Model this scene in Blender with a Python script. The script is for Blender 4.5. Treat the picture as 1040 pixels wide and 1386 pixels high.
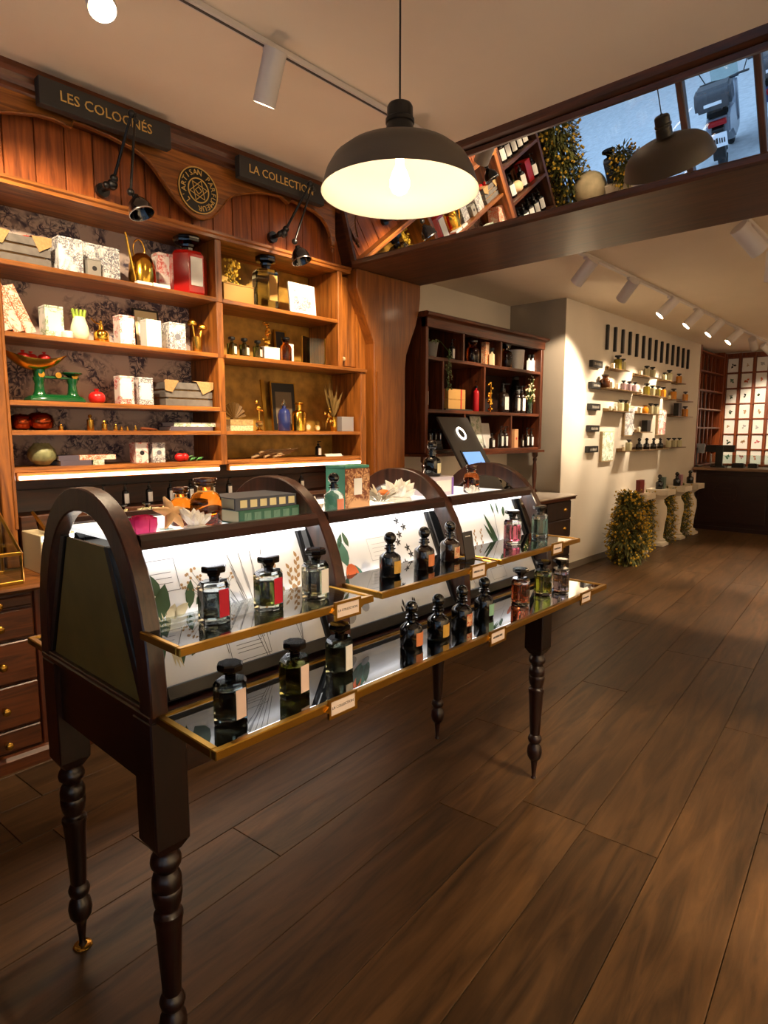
import bpy, bmesh, math, random
from mathutils import Vector, Matrix
R = math.radians
random.seed(7)
S = bpy.context.scene
for _o in list(bpy.data.objects):
    bpy.data.objects.remove(_o)
COL = S.collection

# ---------------------------------------------------------------- camera
YAW, PIT, FPX, HC = 0.739713, 0.125249, 845.07, 1.45
cd = bpy.data.cameras.new('camera')
cam = bpy.data.objects.new('camera', cd)
COL.objects.link(cam)
cam.location = (0, 0, HC)
cam.rotation_euler = (math.pi / 2 - PIT, 0, YAW - math.pi / 2)
cd.sensor_fit = 'VERTICAL'
cd.sensor_height = 36.0
cd.lens = FPX / 1386 * 36.0
cd.clip_start = 0.02
S.camera = cam

# ---------------------------------------------------------------- world and exposure
w = bpy.data.worlds.new('world')
S.world = w
w.use_nodes = True
_bg = w.node_tree.nodes['Background']
_bg.inputs[0].default_value = (0.52, 0.72, 1.0, 1)
_bg.inputs[1].default_value = 1.6
S.view_settings.view_transform = 'Standard'
S.view_settings.look = 'None'
S.view_settings.exposure = 0.9
S.view_settings.gamma = 1.0
S.view_settings.use_curve_mapping = False
S.cycles.max_bounces = 10
S.cycles.diffuse_bounces = 4
S.cycles.glossy_bounces = 5
S.cycles.transmission_bounces = 8
S.cycles.transparent_max_bounces = 12
S.cycles.caustics_reflective = False
S.cycles.caustics_refractive = False
S.cycles.sample_clamp_indirect = 6.0

# ---------------------------------------------------------------- photograph geometry (points in the place found along sight lines)
_f = Vector((math.cos(YAW) * math.cos(PIT), math.sin(YAW) * math.cos(PIT), -math.sin(PIT)))
_r = _f.cross(Vector((0, 0, 1))).normalized()
_u = _r.cross(_f)
_C = Vector((0, 0, HC))


def _ray(px, py):
    return _f + (px - 520) / FPX * _r - (py - 693) / FPX * _u


def at_y(px, py, Y):
    d = _ray(px, py)
    return _C + d * (Y / d.y)


def at_x(px, py, X):
    d = _ray(px, py)
    return _C + d * (X / d.x)


def at_z(px, py, Z):
    d = _ray(px, py)
    return _C + d * ((Z - HC) / d.z)


def col_x(px, Y, Z):
    """x of the upright line at depth Y, height Z that stands in column px"""
    k = (px - 520) / FPX
    g = _r - k * _f
    return -(g.y * Y + g.z * (Z - HC)) / g.x


def col_y(px, X, Z):
    k = (px - 520) / FPX
    g = _r - k * _f
    return -(g.x * X + g.z * (Z - HC)) / g.y


# ---------------------------------------------------------------- mesh helpers
class MB:
    def __init__(s):
        s.v = []
        s.f = []

    def add(s, vs, fs):
        n = len(s.v)
        s.v += [tuple(p) for p in vs]
        s.f += [tuple(i + n for i in q) for q in fs]
        return s

    def box(s, x0, x1, y0, y1, z0, z1):
        return s.add([(x0, y0, z0), (x1, y0, z0), (x1, y1, z0), (x0, y1, z0), (x0, y0, z1), (x1, y0, z1), (x1, y1, z1), (x0, y1, z1)],
                     [(0, 3, 2, 1), (4, 5, 6, 7), (0, 1, 5, 4), (1, 2, 6, 5), (2, 3, 7, 6), (3, 0, 4, 7)])

    def prism(s, poly, axis, a, b):
        """poly: 2-D outline, swept along axis from a to b ('x': poly is (y,z); 'y': (x,z); 'z': (x,y))"""
        def P(p, t):
            return {'x': (t, p[0], p[1]), 'y': (p[0], t, p[1]), 'z': (p[0], p[1], t)}[axis]
        n = len(poly)
        vs = [P(p, a) for p in poly] + [P(p, b) for p in poly]
        fs = [tuple(range(n))[::-1], tuple(range(n, 2 * n))] + [(i, (i + 1) % n, n + (i + 1) % n, n + i) for i in range(n)]
        return s.add(vs, fs)

    def band(s, outer, inner, axis, a, b, closed=False):
        """strip between two outlines swept along an axis"""
        def P(p, t):
            return {'x': (t, p[0], p[1]), 'y': (p[0], t, p[1]), 'z': (p[0], p[1], t)}[axis]
        n = len(outer)
        vs = [P(p, a) for p in outer] + [P(p, a) for p in inner] + [P(p, b) for p in outer] + [P(p, b) for p in inner]
        fs = []
        m = n if closed else n - 1
        for i in range(m):
            j = (i + 1) % n
            fs += [(i, j, n + j, n + i), (2 * n + i, 3 * n + i, 3 * n + j, 2 * n + j), (i, 2 * n + i, 2 * n + j, j), (n + i, n + j, 3 * n + j, 3 * n + i)]
        if not closed:
            fs += [(0, n, 3 * n, 2 * n), (n - 1, 3 * n - 1, 4 * n - 1, 2 * n - 1)]
        return s.add(vs, fs)

    def lathe(s, prof, c=(0, 0, 0), n=16, ph=0.0, sx=1.0, sy=1.0, cap=True):
        vs = []
        fs = []
        m = len(prof)
        for (r, z) in prof:
            for k in range(n):
                a = ph + 2 * math.pi * k / n
                vs.append((c[0] + sx * r * math.cos(a), c[1] + sy * r * math.sin(a), c[2] + z))
        for i in range(m - 1):
            for k in range(n):
                k2 = (k + 1) % n
                fs.append((i * n + k, i * n + k2, (i + 1) * n + k2, (i + 1) * n + k))
        if cap and prof[0][0] > 1e-5:
            fs.append(tuple(range(n))[::-1])
        if cap and prof[-1][0] > 1e-5:
            fs.append(tuple((m - 1) * n + k for k in range(n)))
        return s.add(vs, fs)

    def cyl(s, p0, p1, r0, r1=None, n=12):
        r1 = r0 if r1 is None else r1
        p0 = Vector(p0)
        p1 = Vector(p1)
        d = (p1 - p0).normalized()
        a = d.orthogonal().normalized()
        b = d.cross(a)
        vs = []
        for p, r in ((p0, r0), (p1, r1)):
            for k in range(n):
                t = 2 * math.pi * k / n
                vs.append(p + a * (r * math.cos(t)) + b * (r * math.sin(t)))
        fs = [(k, (k + 1) % n, n + (k + 1) % n, n + k) for k in range(n)] + [tuple(range(n))[::-1], tuple(range(n, 2 * n))]
        return s.add(vs, fs)

    def tube(s, pts, r, n=8):
        pts = [Vector(p) for p in pts]
        rs = r if isinstance(r, (list, tuple)) else [r] * len(pts)
        vs = []
        for i, p in enumerate(pts):
            d = (pts[min(i + 1, len(pts) - 1)] - pts[max(i - 1, 0)]).normalized()
            ref = Vector((0, 0, 1)) if abs(d.z) < .9 else Vector((1, 0, 0))
            a = d.cross(ref).normalized()
            b = d.cross(a)
            for k in range(n):
                t = 2 * math.pi * k / n
                vs.append(p + a * (rs[i] * math.cos(t)) + b * (rs[i] * math.sin(t)))
        m = len(pts)
        fs = [(i * n + k, i * n + (k + 1) % n, (i + 1) * n + (k + 1) % n, (i + 1) * n + k) for i in range(m - 1) for k in range(n)]
        fs += [tuple(range(n))[::-1], tuple((m - 1) * n + k for k in range(n))]
        return s.add(vs, fs)

    def ball(s, c, r, n=12, m=8, sc=(1, 1, 1)):
        prof = []
        for i in range(m + 1):
            a = -math.pi / 2 + math.pi * i / m
            prof.append((max(r * math.cos(a), 0.0), r * math.sin(a)))
        vs = []
        k0 = len(s.v)
        s.lathe([(max(p[0], 1e-6), p[1]) for p in prof], (0, 0, 0), n)
        for i in range(k0, len(s.v)):
            p = s.v[i]
            s.v[i] = (c[0] + p[0] * sc[0], c[1] + p[1] * sc[1], c[2] + p[2] * sc[2])
        return s

    def quad(s, c, ax, ay):
        c = Vector(c)
        ax = Vector(ax)
        ay = Vector(ay)
        return s.add([c - ax - ay, c + ax - ay, c + ax + ay, c - ax + ay], [(0, 1, 2, 3)])

    def leaf(s, base, d, wid, up=(0, 0, 1), bend=0.0):
        base = Vector(base)
        d = Vector(d)
        side = d.cross(Vector(up))
        if side.length < 1e-6:
            side = d.cross(Vector((1, 0, 0)))
        side = side.normalized() * wid
        u = side.cross(d).normalized() * bend
        return s.add([base, base + d * .4 + side + u, base + d + u * .2, base + d * .4 - side + u], [(0, 1, 2), (0, 2, 3)])

    def xf(s, M, k0=0):
        for i in range(k0, len(s.v)):
            s.v[i] = tuple(M @ Vector(s.v[i]))
        return s

    def mesh(s, name, off=(0, 0, 0), bevel=0.0, seg=1, smooth=None):
        me = bpy.data.meshes.new(name)
        o = Vector(off)
        me.from_pydata([Vector(p) - o for p in s.v], [], s.f)
        bm = bmesh.new()
        bm.from_mesh(me)
        bmesh.ops.recalc_face_normals(bm, faces=bm.faces)
        if bevel:
            bmesh.ops.bevel(bm, geom=[e for e in bm.edges if len(e.link_faces) == 2 and e.calc_face_angle(0) > .6], offset=bevel, segments=seg, affect='EDGES', clamp_overlap=True)
        bm.to_mesh(me)
        bm.free()
        if smooth is not None:
            me.shade_smooth()
            me.set_sharp_from_angle(angle=R(smooth))
        me.update()
        return me


OFF = {}


def link(name, me, mat, parent=None, loc=(0, 0, 0)):
    o = bpy.data.objects.new(name, me)
    COL.objects.link(o)
    o.location = loc
    if parent is not None:
        o.parent = parent
        OFF[o.name] = OFF.get(parent.name, (0, 0, 0))
    if mat is not None and me is not None:
        if not me.materials:
            me.materials.append(None)
        o.material_slots[0].link = 'OBJECT'
        o.material_slots[0].material = mat
    return o


def part(mb, name, mat, parent, bevel=0.0, smooth=None, seg=1):
    """a part built in place; its vertices are stored relative to the thing's base"""
    return link(name, mb.mesh(name, OFF.get(parent.name, (0, 0, 0)) if parent else (0, 0, 0), bevel, seg, smooth), mat, parent)


def tag(o, label, cat, group=None):
    o['label'] = label
    o['category'] = cat
    if group:
        o['group'] = group
    return o


def thing(name, label, cat, loc=(0, 0, 0), rz=0.0, group=None):
    o = bpy.data.objects.new(name, None)
    COL.objects.link(o)
    o.empty_display_size = 0.05
    o.location = loc
    o.rotation_euler = (0, 0, rz)
    OFF[o.name] = tuple(loc)
    return tag(o, label, cat, group)


def local(name, label, cat, group=None):
    """a thing whose parts are built around the origin and then placed"""
    o = thing(name, label, cat, (0, 0, 0), 0, group)
    return o


def solo(mb, name, mat, label, cat, group=None, bevel=0.0, smooth=None, base=None):
    """a one-piece thing, built in place"""
    if base is None:
        xs = [p[0] for p in mb.v]
        ys = [p[1] for p in mb.v]
        base = ((min(xs) + max(xs)) / 2, (min(ys) + max(ys)) / 2, min(p[2] for p in mb.v))
    o = link(name, mb.mesh(name, base, bevel, 1, smooth), mat, None, base)
    return tag(o, label, cat, group)


def struct(mb, name, mat, parent=None, bevel=0.0, smooth=None):
    o = part(mb, name, mat, parent, bevel, smooth)
    if parent is None:
        o['kind'] = 'structure'
    return o


MESHES = {}


def shared(key, fn):
    if key not in MESHES:
        MESHES[key] = fn()
    return MESHES[key]


def text_mesh(s, size, depth=0.002, key=None, align='CENTER'):
    cu = bpy.data.curves.new('lettering', 'FONT')
    cu.body = s
    cu.size = size
    cu.extrude = depth / 2
    cu.align_x = align
    cu.align_y = 'CENTER'
    cu.resolution_u = 2
    o = bpy.data.objects.new('lettering', cu)
    COL.objects.link(o)
    dg = bpy.context.evaluated_depsgraph_get()
    me = bpy.data.meshes.new_from_object(o.evaluated_get(dg))
    bpy.data.objects.remove(o)
    bpy.data.curves.remove(cu)
    return me


def mesh_xf(me, M):
    me.transform(M)
    me.update()
    return me


def faint_line(w_, h_, n=9, seed=1):
    """a line of print too small to read: short strokes of uneven width, flat in x-y"""
    rr_ = random.Random(seed)
    mb = MB()
    x = -w_ / 2
    st = w_ / n
    for i in range(n):
        k = rr_.uniform(.45, .8)
        mb.box(x, x + st * k, -h_ / 2, h_ / 2 * rr_.uniform(.5, 1), -.0003, .0003)
        x += st
    return mb.mesh('faint_print')


def facing_y(x, y, z, sx=1.0):
    """place lettering upright on a face that looks toward -Y"""
    return Matrix.Translation((x, y, z)) @ Matrix.Rotation(math.pi / 2, 4, 'X') @ Matrix.Diagonal((sx, 1, 1, 1))


# ---------------------------------------------------------------- materials
MATS = {}


def _new(name):
    m = bpy.data.materials.new(name)
    m.use_nodes = True
    nt = m.node_tree
    b = nt.nodes['Principled BSDF']
    return m, nt, b


def L(c):
    """sRGB 0-255 to linear"""
    return tuple(((v / 255) / 12.92 if v / 255 <= .04045 else ((v / 255 + .055) / 1.055) ** 2.4) for v in c[:3]) + (1,)


def plain(name, rgb, rough=.5, metal=0.0, spec=.5, coat=0.0, var=0.0, vscale=30):
    if name in MATS:
        return MATS[name]
    m, nt, b = _new(name)
    b.inputs['Base Color'].default_value = L(rgb)
    b.inputs['Roughness'].default_value = rough
    b.inputs['Metallic'].default_value = metal
    b.inputs['Specular IOR Level'].default_value = spec
    b.inputs['Coat Weight'].default_value = coat
    if var:
        tc = nt.nodes.new('ShaderNodeTexCoord')
        nz = nt.nodes.new('ShaderNodeTexNoise')
        nz.inputs['Scale'].default_value = vscale
        nz.inputs['Detail'].default_value = 4
        cr = nt.nodes.new('ShaderNodeValToRGB')
        c = L(rgb)
        cr.color_ramp.elements[0].position = .3
        cr.color_ramp.elements[1].position = .7
        cr.color_ramp.elements[0].color = tuple(v * (1 - var) for v in c[:3]) + (1,)
        cr.color_ramp.elements[1].color = tuple(min(v * (1 + var), 1) for v in c[:3]) + (1,)
        nt.links.new(tc.outputs['Object'], nz.inputs['Vector'])
        nt.links.new(nz.outputs['Fac'], cr.inputs['Fac'])
        nt.links.new(cr.outputs['Color'], b.inputs['Base Color'])
    MATS[name] = m
    return m


def wood(name, dark, light, axis='x', rough=.4, stretch=14.0, scale=1.0, vary=.25, coat=.0, spec=.5):
    if name in MATS:
        return MATS[name]
    m, nt, b = _new(name)
    N = nt.nodes.new
    tc = N('ShaderNodeTexCoord')
    oi = N('ShaderNodeObjectInfo')
    mp = N('ShaderNodeMapping')
    sc = [stretch * scale] * 3
    sc['xyz'.index(axis)] = scale
    mp.inputs['Scale'].default_value = sc
    ml = N('ShaderNodeMath')
    ml.operation = 'MULTIPLY'
    ml.inputs[1].default_value = 37.0
    nt.links.new(oi.outputs['Random'], ml.inputs[0])
    nt.links.new(ml.outputs[0], mp.inputs['Location'])
    nt.links.new(tc.outputs['Object'], mp.inputs['Vector'])
    n1 = N('ShaderNodeTexNoise')
    n1.inputs['Scale'].default_value = 2.2
    n1.inputs['Detail'].default_value = 8
    n1.inputs['Roughness'].default_value = .62
    n1.inputs['Distortion'].default_value = .9
    nt.links.new(mp.outputs[0], n1.inputs['Vector'])
    cr = N('ShaderNodeValToRGB')
    e = cr.color_ramp.elements
    e[0].position = .34
    e[1].position = .68
    e[0].color = L(dark)
    e[1].color = L(light)
    nt.links.new(n1.outputs['Fac'], cr.inputs['Fac'])
    hv = N('ShaderNodeHueSaturation')
    mr = N('ShaderNodeMapRange')
    mr.inputs['To Min'].default_value = 1 - vary
    mr.inputs['To Max'].default_value = 1 + vary
    nt.links.new(oi.outputs['Random'], mr.inputs['Value'])
    nt.links.new(mr.outputs[0], hv.inputs['Value'])
    nt.links.new(cr.outputs['Color'], hv.inputs['Color'])
    nt.links.new(hv.outputs[0], b.inputs['Base Color'])
    bp = N('ShaderNodeBump')
    bp.inputs['Strength'].default_value = .08
    bp.inputs['Distance'].default_value = .01
    nt.links.new(n1.outputs['Fac'], bp.inputs['Height'])
    nt.links.new(bp.outputs[0], b.inputs['Normal'])
    b.inputs['Roughness'].default_value = rough
    b.inputs['Coat Weight'].default_value = coat
    b.inputs['Specular IOR Level'].default_value = spec
    b.inputs['Coat Roughness'].default_value = .15
    MATS[name] = m
    return m


def glass(name, rgb, rough=0.0, ior=1.45):
    if name in MATS:
        return MATS[name]
    m, nt, b = _new(name)
    b.inputs['Base Color'].default_value = L(rgb)
    b.inputs['Roughness'].default_value = rough
    b.inputs['IOR'].default_value = ior
    b.inputs['Transmission Weight'].default_value = 1.0
    MATS[name] = m
    return m


def pane(name, rgb=(235, 245, 245), refl=1.0):
    """thin sheet glass: passes light straight, reflects by angle"""
    if name in MATS:
        return MATS[name]
    m, nt, b = _new(name)
    N = nt.nodes.new
    nt.nodes.remove(b)
    out = nt.nodes['Material Output']
    tr = N('ShaderNodeBsdfTransparent')
    tr.inputs[0].default_value = L(rgb)
    gl = N('ShaderNodeBsdfGlossy')
    gl.inputs['Roughness'].default_value = 0.0
    fr = N('ShaderNodeFresnel')
    fr.inputs[0].default_value = 1.5
    ml = N('ShaderNodeMath')
    ml.operation = 'MULTIPLY'
    ml.use_clamp = True
    ml.inputs[1].default_value = refl
    mx = N('ShaderNodeMixShader')
    nt.links.new(fr.outputs[0], ml.inputs[0])
    nt.links.new(ml.outputs[0], mx.inputs[0])
    nt.links.new(tr.outputs[0], mx.inputs[1])
    nt.links.new(gl.outputs[0], mx.inputs[2])
    nt.links.new(mx.outputs[0], out.inputs['Surface'])
    MATS[name] = m
    return m


def glow(name, rgb, strength):
    if name in MATS:
        return MATS[name]
    m, nt, b = _new(name)
    b.inputs['Base Color'].default_value = L(rgb)
    b.inputs['Emission Color'].default_value = L(rgb)
    b.inputs['Emission Strength'].default_value = strength
    MATS[name] = m
    return m


def printed(name, ground, ink, scale=20, amount=.5, soft=.06, ink2=None, rough=.6, kind='leaf'):
    """paper or cloth printed with a procedural botanical pattern"""
    if name in MATS:
        return MATS[name]
    m, nt, b = _new(name)
    N = nt.nodes.new
    tc = N('ShaderNodeTexCoord')
    oi = N('ShaderNodeObjectInfo')
    mp = N('ShaderNodeMapping')
    ml = N('ShaderNodeMath')
    ml.operation = 'MULTIPLY'
    ml.inputs[1].default_value = 11.0
    nt.links.new(oi.outputs['Random'], ml.inputs[0])
    nt.links.new(ml.outputs[0], mp.inputs['Location'])
    nt.links.new(tc.outputs['Object'], mp.inputs['Vector'])
    big = N('ShaderNodeTexNoise')
    big.inputs['Scale'].default_value = scale * .35
    big.inputs['Detail'].default_value = 2
    big.inputs['Distortion'].default_value = 1.2
    fine = N('ShaderNodeTexVoronoi')
    fine.feature = 'DISTANCE_TO_EDGE'
    fine.inputs['Scale'].default_value = scale * 1.4
    wv = N('ShaderNodeTexNoise')
    wv.inputs['Scale'].default_value = scale * 1.6
    wv.inputs['Detail'].default_value = 5
    wv.inputs['Distortion'].default_value = 2.5
    for n in (big, fine, wv):
        nt.links.new(mp.outputs[0], n.inputs['Vector'])
    r1 = N('ShaderNodeMapRange')
    r1.inputs['From Min'].default_value = 1 - amount - soft
    r1.inputs['From Max'].default_value = 1 - amount + soft
    nt.links.new(big.outputs['Fac'], r1.inputs['Value'])
    r2 = N('ShaderNodeMapRange')
    r2.inputs['From Min'].default_value = .42
    r2.inputs['From Max'].default_value = .56
    nt.links.new(wv.outputs['Fac'], r2.inputs['Value'])
    r3 = N('ShaderNodeMapRange')
    r3.inputs['From Min'].default_value = .05
    r3.inputs['From Max'].default_value = .01
    nt.links.new(fine.outputs['Distance'], r3.inputs['Value'])
    mx = N('ShaderNodeMath')
    mx.operation = 'MAXIMUM'
    nt.links.new(r2.outputs[0], mx.inputs[0])
    nt.links.new(r3.outputs[0], mx.inputs[1])
    m2 = N('ShaderNodeMath')
    m2.operation = 'MULTIPLY'
    nt.links.new(mx.outputs[0], m2.inputs[0])
    nt.links.new(r1.outputs[0], m2.inputs[1])
    mc = N('ShaderNodeMix')
    mc.data_type = 'RGBA'
    mc.inputs['A'].default_value = L(ground)
    mc.inputs['B'].default_value = L(ink)
    nt.links.new(m2.outputs[0], mc.inputs['Factor'])
    nt.links.new(mc.outputs['Result'], b.inputs['Base Color'])
    b.inputs['Roughness'].default_value = rough
    MATS[name] = m
    return m
# ================================================================ palette
W_CAB_X = wood('cabinet wood along', (96, 50, 14), (184, 112, 44), 'x', .38, vary=.1, coat=.15)
W_CAB_Z = wood('cabinet wood upright', (100, 54, 18), (180, 108, 42), 'z', .38, vary=.1, coat=.15)
W_CAB_Y = wood('cabinet wood across', (92, 45, 14), (165, 92, 36), 'y', .38, vary=.1, coat=.15)
W_BOARD = wood('cabinet matchboard', (110, 52, 20), (182, 98, 44), 'z', .4, vary=.16, coat=.1)
W_DARKC = wood('cabinet dark wood', (40, 20, 10), (84, 44, 22), 'x', .4, vary=.1)
W_DARKCZ = wood('cabinet dark wood upright', (40, 20, 10), (84, 44, 22), 'z', .4, vary=.1)
W_CHEST = wood('chest mahogany', (60, 28, 10), (118, 60, 24), 'x', .35, vary=.12, coat=.2)
W_CHESTZ = wood('chest mahogany upright', (58, 24, 10), (112, 52, 24), 'z', .35, vary=.08, coat=.2)
W_TAB_X = wood('table mahogany along', (27, 10, 6), (60, 27, 17), 'x', .28, vary=.06, coat=.35)
W_TAB_Y = wood('table mahogany across', (20, 8, 5), (44, 19, 12), 'y', .3, vary=.06, coat=.15)
W_TAB_Z = wood('table mahogany upright', (18, 6, 4), (40, 16, 10), 'z', .32, vary=.06, coat=.12)
W_ARCH = wood('table arch wood', (40, 20, 13), (80, 45, 31), 'z', .33, vary=.08, coat=.25)
W_BEAM = wood('beam wood', (46, 22, 9), (92, 48, 20), 'y', .42, vary=.05, coat=.1)
W_JAMB = wood('jamb wood', (112, 60, 18), (156, 90, 30), 'z', .36, vary=.05, coat=.2)
W_ALC = wood('alcove shelf wood', (48, 20, 9), (112, 54, 24), 'x', .4, vary=.1)
W_ALCZ = wood('alcove shelf wood upright', (48, 20, 9), (112, 54, 24), 'z', .4, vary=.1)
W_ALCB = wood('alcove shelf backboard', (26, 11, 6), (48, 22, 11), 'z', .5, vary=.05)
W_CTR = wood('counter dark wood', (24, 9, 6), (44, 18, 11), 'y', .4, vary=.05)
W_RACK = wood('print rack wood', (100, 44, 16), (150, 74, 30), 'z', .4, vary=.08)
W_WIN = wood('window frame wood', (44, 18, 10), (84, 38, 20), 'z', .4, vary=.05)
W_FLOOR = wood('floor oak', (52, 36, 20), (94, 66, 39), 'x', .40, 9.0, .9, vary=.22, coat=.0, spec=.4)
PLASTER = plain('ceiling plaster', (236, 221, 198), .9, var=.02, vscale=3)
PLASTER2 = plain('wall plaster', (214, 204, 188), .9, var=.03, vscale=3)
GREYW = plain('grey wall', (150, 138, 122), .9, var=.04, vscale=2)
BLACK = plain('black satin', (10, 9, 9), .35)
GBLACK = plain('black gloss', (8, 7, 8), .08, coat=.5)
MBLACK = plain('black lamp enamel', (18, 16, 15), .3)
SLATE = plain('slate grey sign', (44, 44, 44), .55)
GOLDP = plain('gold paint', (214, 176, 96), .45)
BRASS = plain('brass', (196, 150, 64), .25, 1.0)
BRASSD = plain('aged brass frame', (176, 132, 52), .34, 1.0)
GOLD = plain('polished gold', (232, 178, 70), .16, 1.0)
COPPER = plain('polished copper', (150, 66, 34), .18, 1.0)
CHROME = plain('steel', (190, 190, 192), .2, 1.0)
WHITEP = plain('white paper', (240, 238, 232), .6)
CARD = plain('pale card', (236, 218, 204), .6)
WHITEM = plain('white metal', (214, 206, 200), .45)
MIRROR = plain('mirror silver', (236, 238, 240), .0, 1.0)
CLEAR = pane('clear sheet glass', (232, 242, 240))
SHELFG = pane('shelf glass', (205, 222, 222), 3.0)
SHELFU = pane('upper shelf glass', (244, 249, 248), 1.6)
WINDOWG = pane('window glass', (246, 250, 252), .6)
G_CLEAR = glass('clear bottle glass', (236, 242, 240))
G_SMOKE = glass('smoked bottle glass', (150, 160, 158))
G_AMBER = glass('amber glass', (196, 104, 22))
G_BLUE = glass('blue glass', (70, 92, 150))
LED = glow('warm white led', (255, 232, 210), 8.0)
LEDC = glow('cool white led', (250, 250, 255), 3.0)
WALLP = printed('toile wallpaper', (194, 174, 164), (70, 62, 80), 13, .50, .06, rough=.8)
GOLDBACK = plain('gilded back panel', (176, 134, 56), .42, .3, var=.35, vscale=14)
FLORAL = printed('white floral box', (240, 238, 234), (112, 112, 124), 34, .55)
FLORALR = printed('red floral box', (244, 236, 228), (206, 58, 46), 40, .5)
FLORALO = printed('orange floral box', (246, 232, 212), (232, 110, 64), 42, .56)
FLORALG = printed('green floral box', (242, 242, 232), (126, 158, 110), 40, .48)
BURLAP = plain('burlap', (178, 140, 92), .9, var=.15, vscale=90)
CRATEG = plain('grey washed crate', (110, 104, 98), .8, var=.2, vscale=25)
RED = plain('fruit red', (198, 28, 26), .3, coat=.3)
LEAFG = plain('leaf green', (62, 98, 44), .5)
MIMG = plain('mimosa green', (92, 92, 40), .7, var=.3, vscale=10)
MIMY = plain('mimosa yellow', (196, 158, 44), .8, var=.25, vscale=10)

# ================================================================ the room
Z1, Z2 = 3.06, 2.78          # ceiling heights: front room, back room
XB0, XB1, ZB = 3.2, 3.93, 2.595   # beam over the opening
YL = 3.60                    # left wall
Y2 = 2.97                    # wall of the back room
XC = 5.94                    # end of the alcove
XE = 11.75                   # end wall
XW = -0.60                   # shop window
YR = -3.6                    # right wall

# floor and its boards (laid a little askew to the walls)
fl = struct(MB().box(XW - .3, XE + .2, YR - .2, YL + .2, -.06, -.012), 'floor', plain('floor gap', (40, 26, 16), .9))
ANG = R(4.4)
PW = .2575
ca, sa = math.cos(ANG), math.sin(ANG)
y0 = .376 - 2 * math.tan(ANG)
plank_mesh = {}


def plank(length):
    key = round(length, 2)
    if key not in plank_mesh:
        plank_mesh[key] = MB().box(0, length - .003, .0012, PW - .0012, -.012, 0).mesh('plank', bevel=.0012)
    return plank_mesh[key]


rnd = random.Random(3)
lens = (1.55, 1.9, 2.2, 2.2, 2.45)
for row in range(-16, 14):
    s = -1.9 + rnd.random() * 1.6
    yy = y0 + row * PW * 1 / ca
    if row < -8:
        lens_r, s = (3.4, 3.8), -1.6
    else:
        lens_r = lens
    while s < 12.2:
        ln = rnd.choice(lens_r)
        xa, ya = s * ca, yy + s * sa
        xb, yb = (s + ln) * ca, yy + (s + ln) * sa
        if xb > XW and xa < XE and max(ya, yb) + PW > YR and min(ya, yb) < YL:
            p = link('plank', plank(ln), W_FLOOR, fl, (xa, ya, 0))
            p.rotation_euler = (0, 0, ANG)
        s += ln

struct(MB().box(XW - .2, XB0 + .3, YR - .2, YL + .2, Z1, Z1 + .12), 'ceiling', PLASTER)
struct(MB().box(XB1 - .1, XE + .2, YR - .2, YL + .2, Z2, Z2 + .4), 'ceiling', PLASTER)
struct(MB().box(XW - .2, XE + .2, YL, YL + .15, -.05, Z1), 'wall_left', PLASTER2)
struct(MB().box(XC, 10.35, Y2, YL, -.05, Z2), 'wall_left', PLASTER2)
struct(MB().box(XE, XE + .15, YR - .2, YL, -.05, Z2), 'wall_back', PLASTER2)
struct(MB().box(XW - .2, XE + .2, YR - .15, YR, -.05, Z1), 'wall_right', PLASTER2)
struct(MB().box(XC + .005, 10.2, Y2 - .012, Y2, 0, .07), 'baseboard_left', plain('baseboard', (120, 108, 94), .6))
# painted return of the alcove
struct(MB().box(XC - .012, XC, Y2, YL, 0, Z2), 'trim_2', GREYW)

# beam with a leaning mirror
SL = (XB0 - 3.045) / (Z1 - ZB)      # lean of the beam's face


def fx(z):
    return XB0 - (z - ZB) * SL


bm_ = struct(MB().prism([(fx(ZB) + .012, ZB), (fx(Z1) + .012, Z1), (XB1, Z1), (XB1, ZB)], 'y', YR, YL), 'trim_1', W_BEAM)
zt, zb = 2.985, 2.632
part(MB().prism([(fx(zb) - .004, zb), (fx(zt) - .004, zt), (fx(zt) + .012, zt), (fx(zb) + .012, zb)], 'y', YR + .3, 3.168), 'mirror', MIRROR, bm_)
part(MB().prism([(fx(zt) - .022, zt), (fx(zt) - .03, zt + .022), (fx(zt) - .018, zt + .03), (fx(zt) - .045, zt + .045), (fx(zt) - .06, Z1), (fx(zt) + .03, Z1), (fx(zt) + .03, zt)], 'y', YR, 3.2), 'crown_moulding', W_BEAM, bm_)
part(MB().prism([(fx(ZB) - .02, ZB - .004), (fx(ZB) - .02, ZB + .012), (fx(zb) - .016, zb - .004), (fx(zb) - .01, zb + .004), (fx(zb) + .02, zb + .004), (fx(ZB) + .03, ZB - .004)], 'y', YR, 3.2), 'bottom_moulding', W_BEAM, bm_)
part(MB().prism([(fx(ZB) - .015, ZB), (fx(Z1) - .015, Z1), (fx(Z1) + .02, Z1), (fx(ZB) + .02, ZB)], 'y', 3.168, 3.2), 'end_moulding', W_BEAM, bm_)

# shaped jamb that carries the beam
pr_ = [(3.225, ZB), (3.93, ZB), (3.93, 2.50), (3.915, 2.40), (3.875, 2.28), (3.815, 2.16), (3.765, 2.05), (3.75, 1.95), (3.75, 0), (3.40, 0), (3.40, 2.10), (3.225, 2.46)]
jb = struct(MB().prism(pr_, 'y', 3.2, YL), 'trim_3', W_JAMB, bevel=.004)
part(MB().prism([(3.425, 1.9), (3.425, 0.05), (3.432, .05), (3.432, 1.9)], 'y', 3.192, 3.2), 'bead', W_JAMB, jb)

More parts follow.
